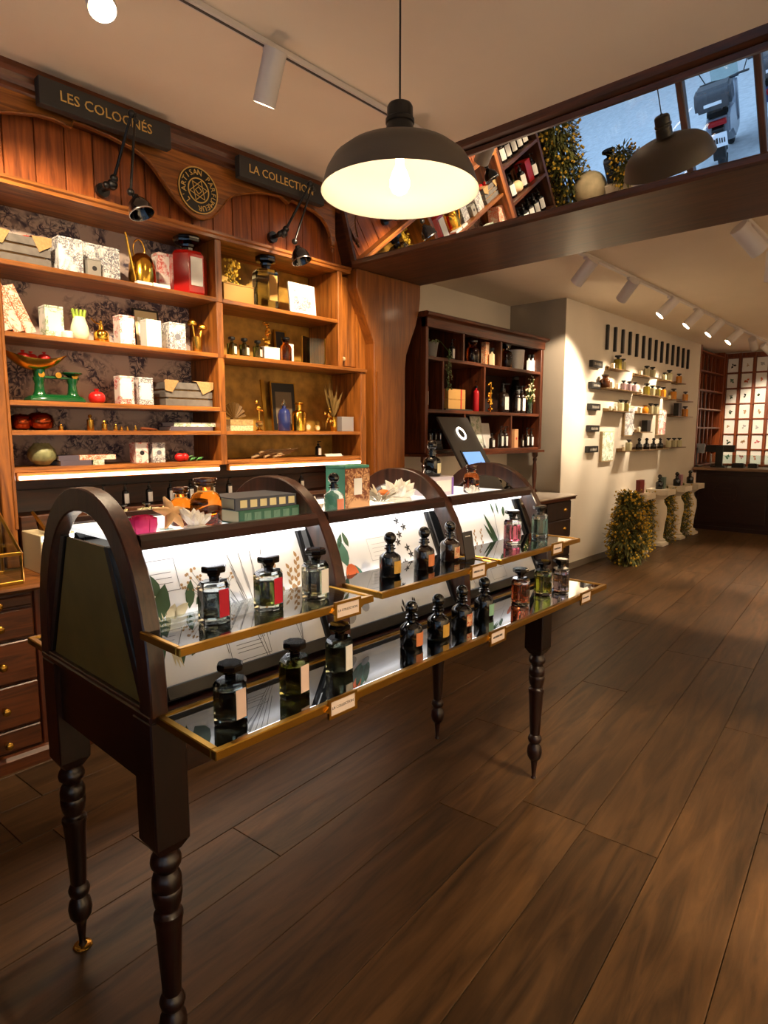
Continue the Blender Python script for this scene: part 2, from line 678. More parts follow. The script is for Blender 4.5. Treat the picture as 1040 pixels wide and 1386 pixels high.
# ---------------------------------------------------------------- shop window and the street behind the camera
wf = struct(MB().box(XW - .06, XW + .04, YR, YL, 0, .42), 'window_1', W_WIN)
part(MB().box(XW - .06, XW + .04, YR, YL, 2.72, Z1), 'head_rail', W_WIN, wf)
for yy in (3.47, 2.13, 1.50, .2, -1.4, -3.0):
    part(MB().box(XW - .05, XW + .05, yy, yy + (.06 if yy != 3.47 else .13), .42, 2.72), 'mullion', W_WIN, wf, bevel=.008)
for a, b in ((2.19, 3.47), (1.56, 2.13), (.26, 1.5), (-1.34, .2), (-2.94, -1.4)):
    part(MB().box(XW - .004, XW + .004, a, b, .42, 2.72), 'glass_pane', WINDOWG, wf)
part(MB().box(XW - .02, XW + .42, 1.0, YL, .86, .90), 'window_sill', plain('window ledge white', (222, 222, 220), .5), wf)
part(MB().box(XW + .36, XW + .40, 1.0, YL, 0, .86), 'ledge_front', W_WIN, wf)
me = text_mesh('LEIL', .17, .002)
mesh_xf(me, Matrix.Translation((XW + .012, 2.83, 1.62)) @ Matrix.Rotation(-math.pi / 2, 4, 'Z') @ Matrix.Rotation(math.pi / 2, 4, 'X'))
link('window_lettering', me, plain('window vinyl', (226, 228, 214), .6), wf)
ASPH = plain('asphalt', (166, 172, 176), .85, var=.12, vscale=9)
struct(MB().box(-14, XW - .06, -14, 16, -.3, -.02), 'ground', ASPH)
t = thing('sky_blocker', 'unseen dark sheet added outside the shop window to block the sky', 'sky_blocker', (XW - .06, 0, 2.78))  # unseen sheet added to keep sky light out of the shop
part(MB().prism([(XW - .06, 3.0), (XW - .06, 2.96), (XW - 2.2, 2.50), (XW - 2.2, 2.54)], 'y', -4.5, 5.5), 'canvas', plain('awning canvas', (60, 52, 48), .9), t)
part(MB().box(XW - 2.22, XW - 2.19, -4.5, 5.5, 2.30, 2.54), 'blocker_lip', plain('awning canvas', (60, 52, 48), .9), t)
o = solo(MB().box(-15.5, -14, -16, 18, -.3, 9), 'street_facade', plain('far facade', (150, 140, 128), .9, var=.1, vscale=.6), 'pale plastered house front across the street', 'building')
# ================================================================ the big wall cabinet
YF, YBK = 3.25, 3.57
ZS = {1: 2.596, 2: 2.234, 3: 1.915, 4: 1.604, 5: 1.465, 6: 1.288}
cab = thing('display_cabinet', 'tall honey-brown wooden wall cabinet with open shelves, wallpaper back and arched frieze', 'cabinet', (2.1, YF, .80))


def shelf_board(x0, x1, z, yf=YF, th=.024, name='shelf', yb=YBK, mat=W_CAB_X):
    part(MB().box(x0, x1, yf, yb, z - th, z), name, mat, cab, bevel=.003)


XL, XD0, XD1, XR = .99, 2.118, 2.160, 3.085
for k in (2, 3, 4, 5, 6):
    shelf_board(XL, XD0, ZS[k])
for k in (2,):
    shelf_board(XD1, XR, ZS[k])
shelf_board(XD1, 3.36, ZS[3], YF - .02)
for k in (5, 6):
    shelf_board(XD1, 3.305, ZS[k])
# top shelf with a moulded front
part(MB().prism([(YF - .025, ZS[1]), (YF - .025, ZS[1] - .014), (YF - .012, ZS[1] - .02), (YF - .012, ZS[1] - .036), (YBK, ZS[1] - .036), (YBK, ZS[1])], 'x', .925, 3.2), 'top_shelf', W_CAB_X, cab)
# uprights
part(MB().box(.928, .985, YF - .012, YBK, .82, ZS[1] - .036), 'side_post', W_CAB_Z, cab, bevel=.004)
part(MB().box(.975, .99, YF - .018, YF, 1.0, ZS[1] - .036), 'side_bead', W_CAB_Z, cab, bevel=.003)
zz = [ZS[6], ZS[3] - .024, ZS[3], ZS[2] - .024, ZS[2], ZS[1] - .036]
for a, b in ((ZS[6], ZS[5] - .024), (ZS[5], ZS[4] - .024), (ZS[4], ZS[3] - .024), (ZS[3], ZS[2] - .024), (ZS[2], ZS[1] - .036)):
    part(MB().box(XD0, XD1, YF + .002, YBK, a - .024, b), 'divider', W_CAB_Z, cab, bevel=.003)
part(MB().box(3.085, 3.128, YF - .006, YBK, ZS[3], ZS[1] - .036), 'right_stile', W_CAB_Z, cab, bevel=.004)
part(MB().box(3.305, 3.36, YF - .006, YBK, .82, ZS[3] - .024), 'right_stile', W_CAB_Z, cab, bevel=.004)
part(MB().box(3.30, 3.395, YF + .035, YBK, ZS[3], ZS[1]), 'end_panel', W_CAB_Z, cab)
d_ = part(MB().box(3.132, 3.298, YF + .045, YF + .07, ZS[3] + .012, ZS[1] - .05), 'narrow_door', W_CAB_Z, cab, bevel=.004)
part(MB().ball((3.165, YF + .028, ZS[3] + .06), .016), 'knob', plain('pale knob', (190, 160, 120), .3), d_, smooth=60)
# backs
part(MB().box(XL, XD0, YBK - .012, YBK, ZS[6] - .02, ZS[1] - .03), 'wallpaper_back', WALLP, cab)
part(MB().box(XD1, 3.305, YBK - .012, YBK, ZS[6] - .02, ZS[1] - .03), 'gilded_back', GOLDBACK, cab)
part(MB().box(.985, 3.305, YBK - .012, YBK, .80, ZS[6] - .024), 'lower_back', W_DARKC, cab)
# light bars under the lowest shelf
for a, b in ((1.0, 2.10), (2.165, 3.30)):
    lb = part(MB().box(a, b, YF - .004, YF + .03, ZS[6] - .062, ZS[6] - .024), 'pelmet', W_CAB_X, cab, bevel=.003)
    part(MB().box(a + .01, b - .01, YF - .016, YF - .004, ZS[6] - .056, ZS[6] - .040), 'light_bar', LED, lb)
# upright matchboards behind the frieze
xx = .93
k = 0
while xx < 3.16:
    wd = .1365
    part(MB().box(xx + .002, min(xx + wd, 3.2) - .002, 3.325, 3.345, ZS[1] - .004, 2.99), 'matchboard', W_BOARD, cab, bevel=.003)
    xx += wd
part(MB().box(.925, 3.2, 3.345, 3.36, ZS[1] - .01, 3.0), 'board_backing', W_DARKC, cab)
# frieze cut in arches with a lobe for the emblem
fr_px = [(-6, 151), (20, 153), (50, 156), (70, 161), (84, 167), (96, 174), (99, 165), (115, 170), (131, 177), (147, 184), (162, 192), (177, 199), (190, 208), (202, 219), (212, 232), (222, 247), (232, 262), (241, 273), (250, 282), (260, 291), (268, 296), (277, 298), (286, 296), (293, 290), (300, 282), (307, 272), (314, 267), (322, 264), (337, 262), (352, 261), (367, 263), (380, 266), (391, 276), (394, 271), (405, 276), (415, 281), (426, 287), (436, 295), (443, 305), (447, 316), (449, 328)]
low = [(at_y(a, b, 3.225).x, at_y(a, b, 3.225).z) for a, b in fr_px]
low.append((low[-1][0] + .035, low[-1][1]))
part(MB().band([(p[0], 2.965) for p in low], low, 'y', 3.225, 3.25), 'frieze', W_CAB_X, cab)
part(MB().tube([(p[0], 3.224, p[1] + .004) for p in low[:-1]], .006, 6), 'frieze_bead', W_CAB_X, cab, smooth=60)
xl_, zl_ = low[-1]
part(MB().lathe([(.004, -.03), (.012, -.02), (.008, -.008), (.016, 0), (.01, .012), (.018, .02), (.018, .04)], (xl_ - .017, 3.237, zl_ - .03), 10), 'drop_finial', W_CAB_Z, cab, smooth=60)
# cornice: its unlit tone is put into the colour by a darker wood
part(MB().prism([(3.25, 2.935), (3.235, 2.935), (3.228, 2.955), (3.215, 2.965), (3.215, 2.985), (3.195, 3.0), (3.19, 3.02), (3.172, 3.035), (3.172, Z1), (3.35, Z1), (3.35, 2.935)], 'x', .925, 3.2), 'cornice', W_CHEST, cab)

# signs on the cornice
def sign(x0, x1, z0, z1, txt, ta, tb, label):
    t = thing('sign', label, 'sign', ((x0 + x1) / 2, 3.14, z0), group='cabinet signs')
    part(MB().box(x0, x1, 3.122, 3.170, z0, z1), 'board', SLATE, t, bevel=.003)
    mx = lambda m: max(v.co.x for v in m.vertices)
    mn = lambda m: min(v.co.x for v in m.vertices)
    full = text_mesh(txt, .075, .003, align='LEFT')
    x0t, x1t = mn(full), mx(full)
    k = (tb - ta) / (x1t - x0t)
    words = txt.split(' ')
    for i_, wd in enumerate(words):
        me = text_mesh(wd, .075, .003, align='LEFT')
        dx = 0 if i_ == 0 else x1t - mx(me)
        mesh_xf(me, Matrix.Translation(Vector((ta, 3.121, (z0 + z1) / 2)) - Vector(OFF[t.name])) @ Matrix.Rotation(math.pi / 2, 4, 'X') @ Matrix.Diagonal((k, min(k, 1.0), 1, 1)) @ Matrix.Translation((dx - x0t, 0, 0)))
        link('lettering', me, GOLDP, t)


sign(1.163, 1.795, 2.902, 3.018, 'LES COLOGN\u00c9S', col_x(82, 3.12, 2.96), col_x(206, 3.12, 2.96), 'dark sign board reading LES COLOGNES in gold letters')
sign(2.213, 2.855, 2.895, 3.012, 'LA COLLECTION', col_x(338, 3.12, 2.955), col_x(424, 3.12, 2.955), 'dark sign board reading LA COLLECTION in gold letters')

# round emblem
EX, EZ, ER = 2.002, 2.782, .122
em = thing('emblem', 'round black and gold emblem reading L\'ARTISAN PARFUMEUR on the frieze', 'emblem', (EX, 3.22, EZ - ER))
mb = MB().cyl((EX, 3.216, EZ), (EX, 3.225, EZ), ER, n=40)
part(mb, 'disc', BLACK, em, smooth=40)


def ring_y(R0, R1, y0_, y1_, n=40):
    o_ = [(EX + R0 * math.cos(2 * math.pi * i / n), EZ + R0 * math.sin(2 * math.pi * i / n)) for i in range(n)]
    i_ = [(EX + R1 * math.cos(2 * math.pi * i / n), EZ + R1 * math.sin(2 * math.pi * i / n)) for i in range(n)]
    return MB().band(o_, i_, 'y', y0_, y1_, True)


part(ring_y(ER, ER - .006, 3.213, 3.217), 'outer_ring', GOLDP, em)
part(ring_y(.066, .060, 3.213, 3.217), 'inner_ring', GOLDP, em)
mb = MB()
for i in range(6):
    a0, a1 = R(60 * i + 12), R(60 * (i + 2) + 12)
    p0 = (EX + .056 * math.cos(a0), 3.2145, EZ + .056 * math.sin(a0))
    p1 = (EX + .056 * math.cos(a1), 3.2145, EZ + .056 * math.sin(a1))
    mb.cyl(p0, p1, .0022, n=5)
part(mb, 'star_tracery', GOLDP, em)
part(ring_y(.022, .017, 3.212, 3.216, 4), 'lozenge', GOLDP, em)
txt = "L'ARTISAN PARFUMEUR  "
bmx = bmesh.new()
for i, ch in enumerate(txt):
    if ch == ' ':
        continue
    a = R(222 - i * 360 / len(txt))
    me = text_mesh(ch, .040, .003)
    mesh_xf(me, Matrix.Translation(Vector((EX + .092 * math.cos(a), 3.213, EZ + .092 * math.sin(a))) - Vector(OFF[em.name])) @ Matrix.Rotation(math.pi / 2, 4, 'X') @ Matrix.Rotation(a - math.pi / 2, 4, 'Z'))
    bmx.from_mesh(me)
    bpy.data.meshes.remove(me)
me = bpy.data.meshes.new('lettering')
bmx.to_mesh(me)
bmx.free()
link('lettering', me, GOLDP, em)['kind'] = 'stuff'


# swing-arm lamps folded against the cabinet
def arm_lamp(base, elbow, joint, head, aim, label):
    base, elbow, joint, head = map(Vector, (base, elbow, joint, head))
    t = thing('swing_arm_lamp', label, 'lamp', (base.x, 3.325, base.z), group='swing-arm lamps on the cabinet')
    part(MB().cyl((base.x, 3.325, base.z), (base.x, 3.30, base.z), .034, n=16).cyl((base.x, 3.30, base.z), base, .012, .016).ball(base, .026), 'wall_base', MBLACK, t, smooth=50)
    part(MB().ball(base + (elbow - base) * .09, .02).cyl(base, elbow, .0075).ball(base + Vector((-.03, 0, -.01)), .018), 'lower_arm', MBLACK, t, smooth=50)
    part(MB().ball(elbow, .019).ball(elbow + Vector((.014, -.012, -.03)), .014), 'elbow', MBLACK, t, smooth=50)
    part(MB().cyl(elbow + Vector((.012, -.012, 0)), joint, .0065).ball(joint, .018), 'upper_arm', MBLACK, t, smooth=50)
    d = Vector(aim).normalized()
    prof = [(.001, -.012), (.016, -.012), (.018, 0), (.03, .008), (.045, .025), (.055, .05), (.057, .075), (.060, .078), (.057, .081), (.053, .072), (.045, .035), (.02, .012), (.001, .012)]
    M = Matrix.Translation(joint + (head - joint) * .45) @ d.to_track_quat('Z', 'Y').to_matrix().to_4x4()
    hd = part(MB().lathe(prof, (0, 0, 0), 20).xf(M), 'lamp_head', GBLACK, t, smooth=50)
    part(MB().lathe([(.0585, .076), (.0615, .076), (.0615, .082), (.0585, .082), (.0585, .076)], (0, 0, 0), 20, cap=False).xf(M), 'rim', CHROME, hd, smooth=50)
    return t


arm_lamp(at_y(152, 250, 3.20), at_y(178, 154, 3.02), at_y(177, 260, 3.02), at_y(193, 278, 2.99), (.18, -.35, -1), 'black swing-arm lamp folded in front of the LES COLOGNES sign')
arm_lamp(at_y(384, 316, 3.20), at_y(420, 249, 3.03), at_y(399, 327, 3.03), at_y(409, 347, 3.0), (.12, -.3, -1), 'black swing-arm lamp folded in front of the LA COLLECTION sign')

# ================================================================ drawer chest below
YC = 2.92
ch = thing('drawer_chest', 'long mahogany drawer chest with brass knobs under the wall cabinet', 'chest', (1.4, 3.2, 0))
part(MB().box(-.5, 3.36, YC + .012, YBK, .07, .775), 'carcass', W_CHESTZ, ch)
part(MB().prism([(YC - .03, .782), (YC - .036, .79), (YC - .03, .802), (YBK, .802), (YBK, .775), (YC - .02, .775)], 'x', -.52, 3.37), 'worktop', W_CAB_X, ch)
part(MB().prism([(YC - .035, 0), (YC - .035, .05), (YC - .02, .065), (YC - .005, .07), (YC + .03, .07), (YC + .03, 0)], 'x', -.5, 3.36), 'plinth', W_CHEST, ch)
zdr = [.075, at_y(20, 985, YC).z, at_y(20, 925, YC).z, at_y(20, 866, YC).z, at_y(20, 823, YC).z, .765]
xcols = [-.48, .25, .98, 1.71, 2.44, 3.34]
for i in range(len(xcols) - 1):
    a, b = xcols[i], xcols[i + 1]
    part(MB().box(b - .05, b, YC - .004, YC + .02, .07, .775), 'stile', W_CHESTZ, ch, bevel=.004)
    for j in range(5):
        dr = part(MB().box(a + .008, b - .058, YC - .010, YC + .014, zdr[j] + .006, zdr[j + 1] - .006), 'drawer', W_CHEST, ch, bevel=.005)
        cx = b - .20
        zc = (zdr[j] + zdr[j + 1]) / 2
        part(MB().cyl((cx, YC - .010, zc), (cx, YC - .03, zc), .007).cyl((cx, YC - .03, zc), (cx, YC - .055, zc), .014, .017, 14).ball((cx, YC - .055, zc), .017, 12, 6, (1, .5, 1)), 'knob', BRASS, dr, smooth=50)

# counter top display: stepped riser with a light bar
rs = thing('display_riser', 'long stepped riser with light bars on the chest under the cabinet', 'riser', (2.1, 3.2, .802))
part(MB().box(1.02, 3.28, 3.06, 3.30, .802, .985), 'lower_step', plain('cream riser', (206, 188, 150), .5), rs, bevel=.003)
part(MB().box(1.02, 3.28, 3.30, 3.55, .802, 1.05), 'upper_step', W_DARKC, rs, bevel=.003)
part(MB().box(1.03, 3.27, 3.045, 3.06, .955, .98), 'light_bar', LED, rs)
part(MB().box(1.03, 3.27, 2.975, 2.99, .806, .822), 'light_bar', LED, rs)
part(MB().box(1.02, 3.28, 2.99, 3.06, .802, .83), 'front_ledge', W_CAB_X, rs, bevel=.003)
part(MB().prism([(3.545, 1.05), (3.545, 1.16), (3.52, 1.16), (3.5, 1.05)], 'x', 1.03, 3.27), 'ribbed_back', W_DARKC, rs)


# brass and glass cases
def glass_case(x0, x1, yf, yb, zf, zb_, label, z0=.802):
    t = thing('glass_case', label, 'display case', ((x0 + x1) / 2, (yf + yb) / 2, z0), group='brass framed glass cases')
    r = .008
    for x in (x0, x1):
        part(MB().tube([(x, yf, z0 + r), (x, yf, zf), (x, yb, zb_), (x, yb, z0 + r)], r, 4), 'end_frame', BRASSD, t)
        part(MB().add([(x, yf, z0), (x, yb, z0), (x, yb, zb_), (x, yf, zf)], [(0, 1, 2, 3)]), 'end_glass', CLEAR, t)
    for y, z in ((yf, zf), (yb, zb_), (yf, z0 + r), (yb, z0 + r)):
        part(MB().box(x0, x1, y - r, y + r, z - r, z + r), 'rail', BRASSD, t, bevel=.002)
    part(MB().add([(x0, yf, zf), (x1, yf, zf), (x1, yb, zb_), (x0, yb, zb_)], [(0, 1, 2, 3)]), 'glass_lid', CLEAR, t)
    part(MB().add([(x0, yf, z0), (x1, yf, z0), (x1, yf, zf), (x0, yf, zf)], [(0, 1, 2, 3)]), 'front_glass', CLEAR, t)
    return t


glass_case(.02, .905, 2.955, 3.22, .935, 1.09, 'brass framed glass case at the end of the chest, nearest the camera')
t = thing('case_flap', 'slanting brass edged glass flap beside the cabinet post', 'display case', (1.07, 3.1, .802))
part(MB().tube([(1.055, 3.24, 1.075), (1.055, 2.965, .955), (1.055, 2.965, .81)], .009, 4), 'brass_edge', BRASSD, t)
part(MB().add([(1.055, 3.24, 1.075), (1.055, 2.965, .955), (1.055, 2.965, .81), (1.055, 3.04, .81)], [(0, 1, 2, 3)]), 'glass_side', CLEAR, t)
for x0_, x1_, z0_, z1_, y0_, lb in ((1.075, 1.20, .83, .885, 2.995, 'low white carton on the ledge beside the glass flap'), (1.27, 1.42, .83, .90, 2.995, 'white carton on the ledge behind the tall arch')):
    solo(MB().box(x0_, x1_, y0_, y0_ + .05, z0_, z1_), 'carton', WHITEP, lb, 'box', bevel=.002)

# darker shelf unit beside the cabinet, toward the shop window (mostly seen in the mirror)
du = thing('bottle_shelf_unit', 'dark wooden shelf unit of bottles between the cabinet and shop window', 'shelf unit', (.5, 3.4, .802))
XU0, XU1 = .10, .922
part(MB().box(XU0, XU0 + .04, 3.25, YBK, .802, 2.9), 'side_panel', W_DARKCZ, du)
part(MB().box(XU1 - .05, XU1, 3.25, YBK, .802, 2.9), 'side_panel', W_DARKCZ, du)
part(MB().box(XU0 + .04, XU1 - .05, YBK - .02, YBK, .802, 2.9), 'back_panel', W_DARKC, du)
ZU = (1.15, 1.45, 1.77, 2.09, 2.41, 2.73)
for z in ZU:
    part(MB().box(XU0 + .04, XU1 - .05, 3.25, YBK - .02, z - .03, z), 'shelf', W_DARKC, du, bevel=.003)
part(MB().box(XU0, XU1, 3.2, YBK, 2.9, Z1), 'cornice', W_DARKC, du)
# ================================================================ bottle kit
def _heptagon(r, n=7, ph=None, sy=.85):
    ph = -math.pi / 2 - math.pi / n if ph is None else ph
    return [(r * math.cos(ph + 2 * math.pi * i / n), sy * r * math.sin(ph + 2 * math.pi * i / n)) for i in range(n)]


def _m_facet():
    h = _heptagon(.034)
    hs = [(x * .8, y * .8) for x, y in h]
    n = 7
    vs = [(x * .95, y * .95, 0) for x, y in h] + [(x, y, .004) for x, y in h] + [(x, y, .076) for x, y in h] + [(x * .84, y * .84, .083) for x, y in h]
    fs = [tuple(range(n))[::-1], tuple(range(3 * n, 4 * n))]
    for k in range(3):
        fs += [(k * n + i, k * n + (i + 1) % n, (k + 1) * n + (i + 1) % n, (k + 1) * n + i) for i in range(n)]
    return MB().add(vs, fs).mesh('bottle_glass')


def _m_facet_liq():
    return MB().prism([(x * .80, y * .80) for x, y in _heptagon(.034)], 'z', .012, .066).mesh('liquid', bevel=.003)


def _m_facet_cap():
    prof = [(.010, .0835), (.0105, .092), (.0125, .094), (.0135, .098), (.023, .101), (.0245, .104), (.0245, .111), (.022, .1135), (.0001, .1135)]
    return MB().lathe(prof, (0, 0, 0), 8, R(22.5)).mesh('cap', smooth=25)


def _m_facet_label():
    # the front facet lies toward -Y
    return MB().box(-.0115, .0115, -.0278, -.0268, .016, .070).mesh('label')


def _m_ball():
    prof = [(.030, 0), (.033, .003), (.0335, .058), (.031, .064), (.020, .072), (.013, .077), (.0125, .082)]
    return MB().lathe(prof, (0, 0, 0), 20).mesh('bottle_glass', smooth=45)


def _m_ball_cap():
    mb = MB().lathe([(.013, .082), (.018, .084), (.018, .088), (.012, .089), (.012, .091), (.016, .092), (.016, .096), (.010, .098), (.010, .1005)], (0, 0, 0), 16)
    mb.ball((0, 0, .1175), .0195, 16, 10)
    return mb.mesh('stopper', smooth=50)


def _m_ball_label():
    n = 7
    o_ = []
    i_ = []
    for k in range(n):
        a = R(-90 - 32 + 64 * k / (n - 1))
        o_.append((.0346 * math.cos(a), .0346 * math.sin(a)))
        i_.append((.0337 * math.cos(a), .0337 * math.sin(a)))
    return MB().band(o_, i_, 'z', .012, .050).mesh('label', smooth=45)


def _m_small():
    return MB().prism([(-.02, -.014), (-.016, -.018), (.016, -.018), (.02, -.014), (.02, .014), (.016, .018), (-.016, .018), (-.02, .014)], 'z', 0, .058).lathe([(.015, .058), (.008, .064), (.007, .070)], (0, 0, 0), 8).mesh('bottle_glass', smooth=30)


def _m_small_cap():
    return MB().lathe([(.008, .070), (.008, .074), (.015, .076), (.016, .079), (.016, .087), (.014, .089), (.0001, .089)], (0, 0, 0), 8, R(22.5)).mesh('cap', smooth=25)


def _m_small_label():
    return MB().box(-.012, .012, -.0192, -.0182, .012, .046).mesh('label')


def _m_pump():
    return MB().lathe([(.026, 0), (.028, .003), (.028, .085), (.024, .094), (.012, .10), (.011, .108)], (0, 0, 0), 12).mesh('bottle_body', smooth=40)


def _m_pump_cap():
    return MB().lathe([(.012, .108), (.013, .118), (.005, .12), (.004, .135), (.009, .136), (.009, .142), (.0001, .143)], (0, 0, 0), 10).box(-.004, .004, -.03, 0, .136, .142).mesh('pump', smooth=40)


def _m_pump_label():
    n = 6
    o_ = []
    i_ = []
    for k in range(n):
        a = R(-90 - 58 + 116 * k / (n - 1))
        o_.append((.0288 * math.cos(a), .0288 * math.sin(a)))
        i_.append((.0281 * math.cos(a), .0281 * math.sin(a)))
    return MB().band(o_, i_, 'z', .015, .078).mesh('label', smooth=45)


def _m_jar():
    prof = [(.032, 0), (.036, .004), (.036, .058), (.030, .070), (.019, .076), (.018, .086), (.025, .09), (.025, .095)]
    return MB().lathe(prof, (0, 0, 0), 20).mesh('jar_glass', smooth=45)


def _m_jar_cap():
    return MB().lathe([(.016, .088), (.017, .095), (.026, .096), (.027, .100), (.026, .105), (.014, .106), (.0001, .107)], (0, 0, 0), 20).mesh('stopper', smooth=45)


KITS = {'facet': (('bottle_glass', _m_facet), ('cap', _m_facet_cap), ('label', _m_facet_label), ('liquid', _m_facet_liq)),
        'ball': (('bottle_glass', _m_ball), ('stopper', _m_ball_cap), ('label', _m_ball_label)),
        'small': (('bottle_glass', _m_small), ('cap', _m_small_cap), ('label', _m_small_label)),
        'pump': (('bottle_body', _m_pump), ('pump', _m_pump_cap), ('label', _m_pump_label)),
        'jar': (('jar_glass', _m_jar), ('stopper', _m_jar_cap))}
HTS = {'facet': .1135, 'ball': .137, 'small': .089, 'pump': .143, 'jar': .107}


def bottle(kind, loc, label, mats, h=None, rz=0.0, group=None, name='perfume_bottle', cat='bottle', wid=1.0):
    k = (h / HTS[kind]) if h else 1.0
    t = thing(name, label, cat, loc, rz, group)
    t.scale = (k * wid, k * wid, k)
    for (nm, fn), m in zip(KITS[kind], mats):
        if m is not None:
            link(nm, shared((kind, nm), fn), m, t)
    return t


def carton(x0, x1, y, dep, z, h, mat, label, group=None, mark=None, rz=0.0, name='carton', band=None):
    """a folding carton: box with a lid seam and a printed mark on its front"""
    cx, cy = (x0 + x1) / 2, y + dep / 2
    t = thing(name, label, 'box', (cx, cy, z), rz, group)
    hw, hd = (x1 - x0) / 2, dep / 2
    link('box', MB().box(-hw, hw, -hd, hd, 0, h * .93).mesh('box', bevel=.0015), mat, t)
    link('lid', MB().box(-hw * 1.012, hw * 1.012, -hd - .001, hd + .001, h * .935, h).mesh('lid', bevel=.0015), mat, t)
    if mark is not None:
        r = min(hw, h / 2) * .36
        link('mark', MB().cyl((0, -hd - .0012, h * .5), (0, -hd + .001, h * .5), r, n=14).mesh('mark'), mark, t)
    if band is not None:
        link('front_label', MB().box(-hw * .72, hw * .72, -hd - .0012, -hd + .001, h * .2, h * .8).mesh('front_label'), band, t)
    return t


def pbox(pxl, pxr, pyt, zs, Y, dep, mat, label, **kw):
    """carton whose front stands at depth Y between two sight lines"""
    x0, x1 = col_x(pxl, Y, zs + .05), col_x(pxr, Y, zs + .05)
    h = at_y((pxl + pxr) / 2, pyt, Y).z - zs
    return carton(x0, x1, Y, dep, zs, h, mat, label, **kw)


def shp(px, pyt, zs, Y):
    """(x, height) of a thing standing at depth Y on a shelf at height zs"""
    x = col_x(px, Y, zs + .05)
    return x, at_y(px, pyt, Y).z - zs


def frame_pic(x0, x1, y, z, h, fmat, pmat, label, lean=.12, mark=None, name='framed_print', fw=.012):
    t = thing(name, label, 'picture', ((x0 + x1) / 2, y, z), 0)
    hw = (x1 - x0) / 2
    M = Matrix.Rotation(-lean, 4, 'X')
    mb = MB().box(-hw, -hw + fw, 0, .012, 0, h).box(hw - fw, hw, 0, .012, 0, h).box(-hw + fw, hw - fw, 0, .012, 0, fw).box(-hw + fw, hw - fw, 0, .012, h - fw, h)
    link('frame', mb.xf(M).mesh('frame'), fmat, t)
    link('print', MB().box(-hw + fw, hw - fw, .003, .010, fw, h - fw).xf(M).mesh('print'), pmat, t)
    if mark is not None:
        link('picture', MB().box(-hw * .66, hw * .66, .0015, .004, h * .16, h * .80).xf(M).mesh('picture'), mark, t)
    return t


def crate(x0, x1, y, dep, z, h, label):
    t = thing('slatted_crate', label, 'crate', ((x0 + x1) / 2, y + dep / 2, z), 0)
    hw, hd = (x1 - x0) / 2, dep / 2
    sh = h / 3
    for k in range(3):
        z0, z1 = k * sh + .003, (k + 1) * sh - .006
        for yy in (-hd, hd - .008):
            link('slat', MB().box(-hw, hw, yy, yy + .008, z0, z1).mesh('slat', bevel=.001), CRATEG, t)
        for xx_ in (-hw, hw - .008):
            link('slat', MB().box(xx_, xx_ + .008, -hd + .008, hd - .008, z0, z1).mesh('slat', bevel=.001), CRATEG, t)
    for xx_ in (-hw + .009, hw - .022):
        for yy in (-hd + .009, hd - .022):
            link('corner_post', MB().box(xx_, xx_ + .013, yy, yy + .013, 0, h).mesh('corner_post'), CRATEG, t)
    link('bottom', MB().box(-hw + .008, hw - .008, -hd + .008, hd - .008, .003, .010).mesh('bottom'), CRATEG, t)
    # burlap lining that folds over the rim
    mb = MB().box(-hw + .012, hw - .012, -hd + .012, hd - .012, .012, h * .86)
    mb.add([(-hw - .006, -hd - .006, h + .006), (-hw * .45, -hd - .006, h + .004), (-hw * .75, -hd - .008, h * .55), (-hw - .006, -hd - .008, h * .62), (-hw - .002, hd * .5, h + .012), (-hw * .5, 0, h + .014)], [(0, 1, 2, 3), (0, 4, 5, 1)])
    mb.add([(hw + .006, -hd - .006, h + .006), (hw * .3, -hd - .006, h + .002), (hw * .55, -hd - .008, h * .5), (hw + .004, -hd - .008, h * .75), (hw, hd * .5, h + .012), (hw * .4, 0, h + .014)], [(0, 1, 2, 3), (0, 4, 5, 1)])
    link('burlap_lining', mb.mesh('burlap_lining'), BURLAP, t)
    return t


def fruit(x, y, z, r, mat, label, name='apple', crown=None, cat='fruit', sc=(1, 1, .88), group=None):
    t = thing(name, label, cat, (x, y, z), 0, group)
    k = r
    prof = [(.15, .02), (.55, .0), (.9, .3), (1.0, .75), (.93, 1.2), (.65, 1.55), (.3, 1.66), (.1, 1.58)]
    link('flesh', MB().lathe([(a * k * sc[0], b * k * sc[2]) for a, b in prof], (0, 0, 0), 14).mesh('flesh', smooth=60), mat, t)
    if crown == 'crown':
        mb = MB().lathe([(.16 * k, 1.55 * k * sc[2]), (.2 * k, 1.8 * k * sc[2]), (.34 * k, 2.05 * k * sc[2]), (.24 * k, 1.85 * k * sc[2]), (.1 * k, 1.7 * k * sc[2])], (0, 0, 0), 7)
        link('crown', mb.mesh('crown'), mat, t)
    else:
        link('stem', MB().tube([(0, 0, 1.5 * k * sc[2]), (.08 * k, 0, 1.8 * k * sc[2]), (.2 * k, 0, 2.0 * k * sc[2])], .05 * k, 5).mesh('stem'), LEAFG, t)
    return t
# ================================================================ things on the cabinet shelves
G_ = 'cartons on the wall cabinet'
z2, z3, z4, z5, z6 = ZS[2], ZS[3], ZS[4], ZS[5], ZS[6]
INKGREY = plain('grey print', (120, 122, 132), .6)
INKBLACK = plain('black print', (34, 32, 34), .6)

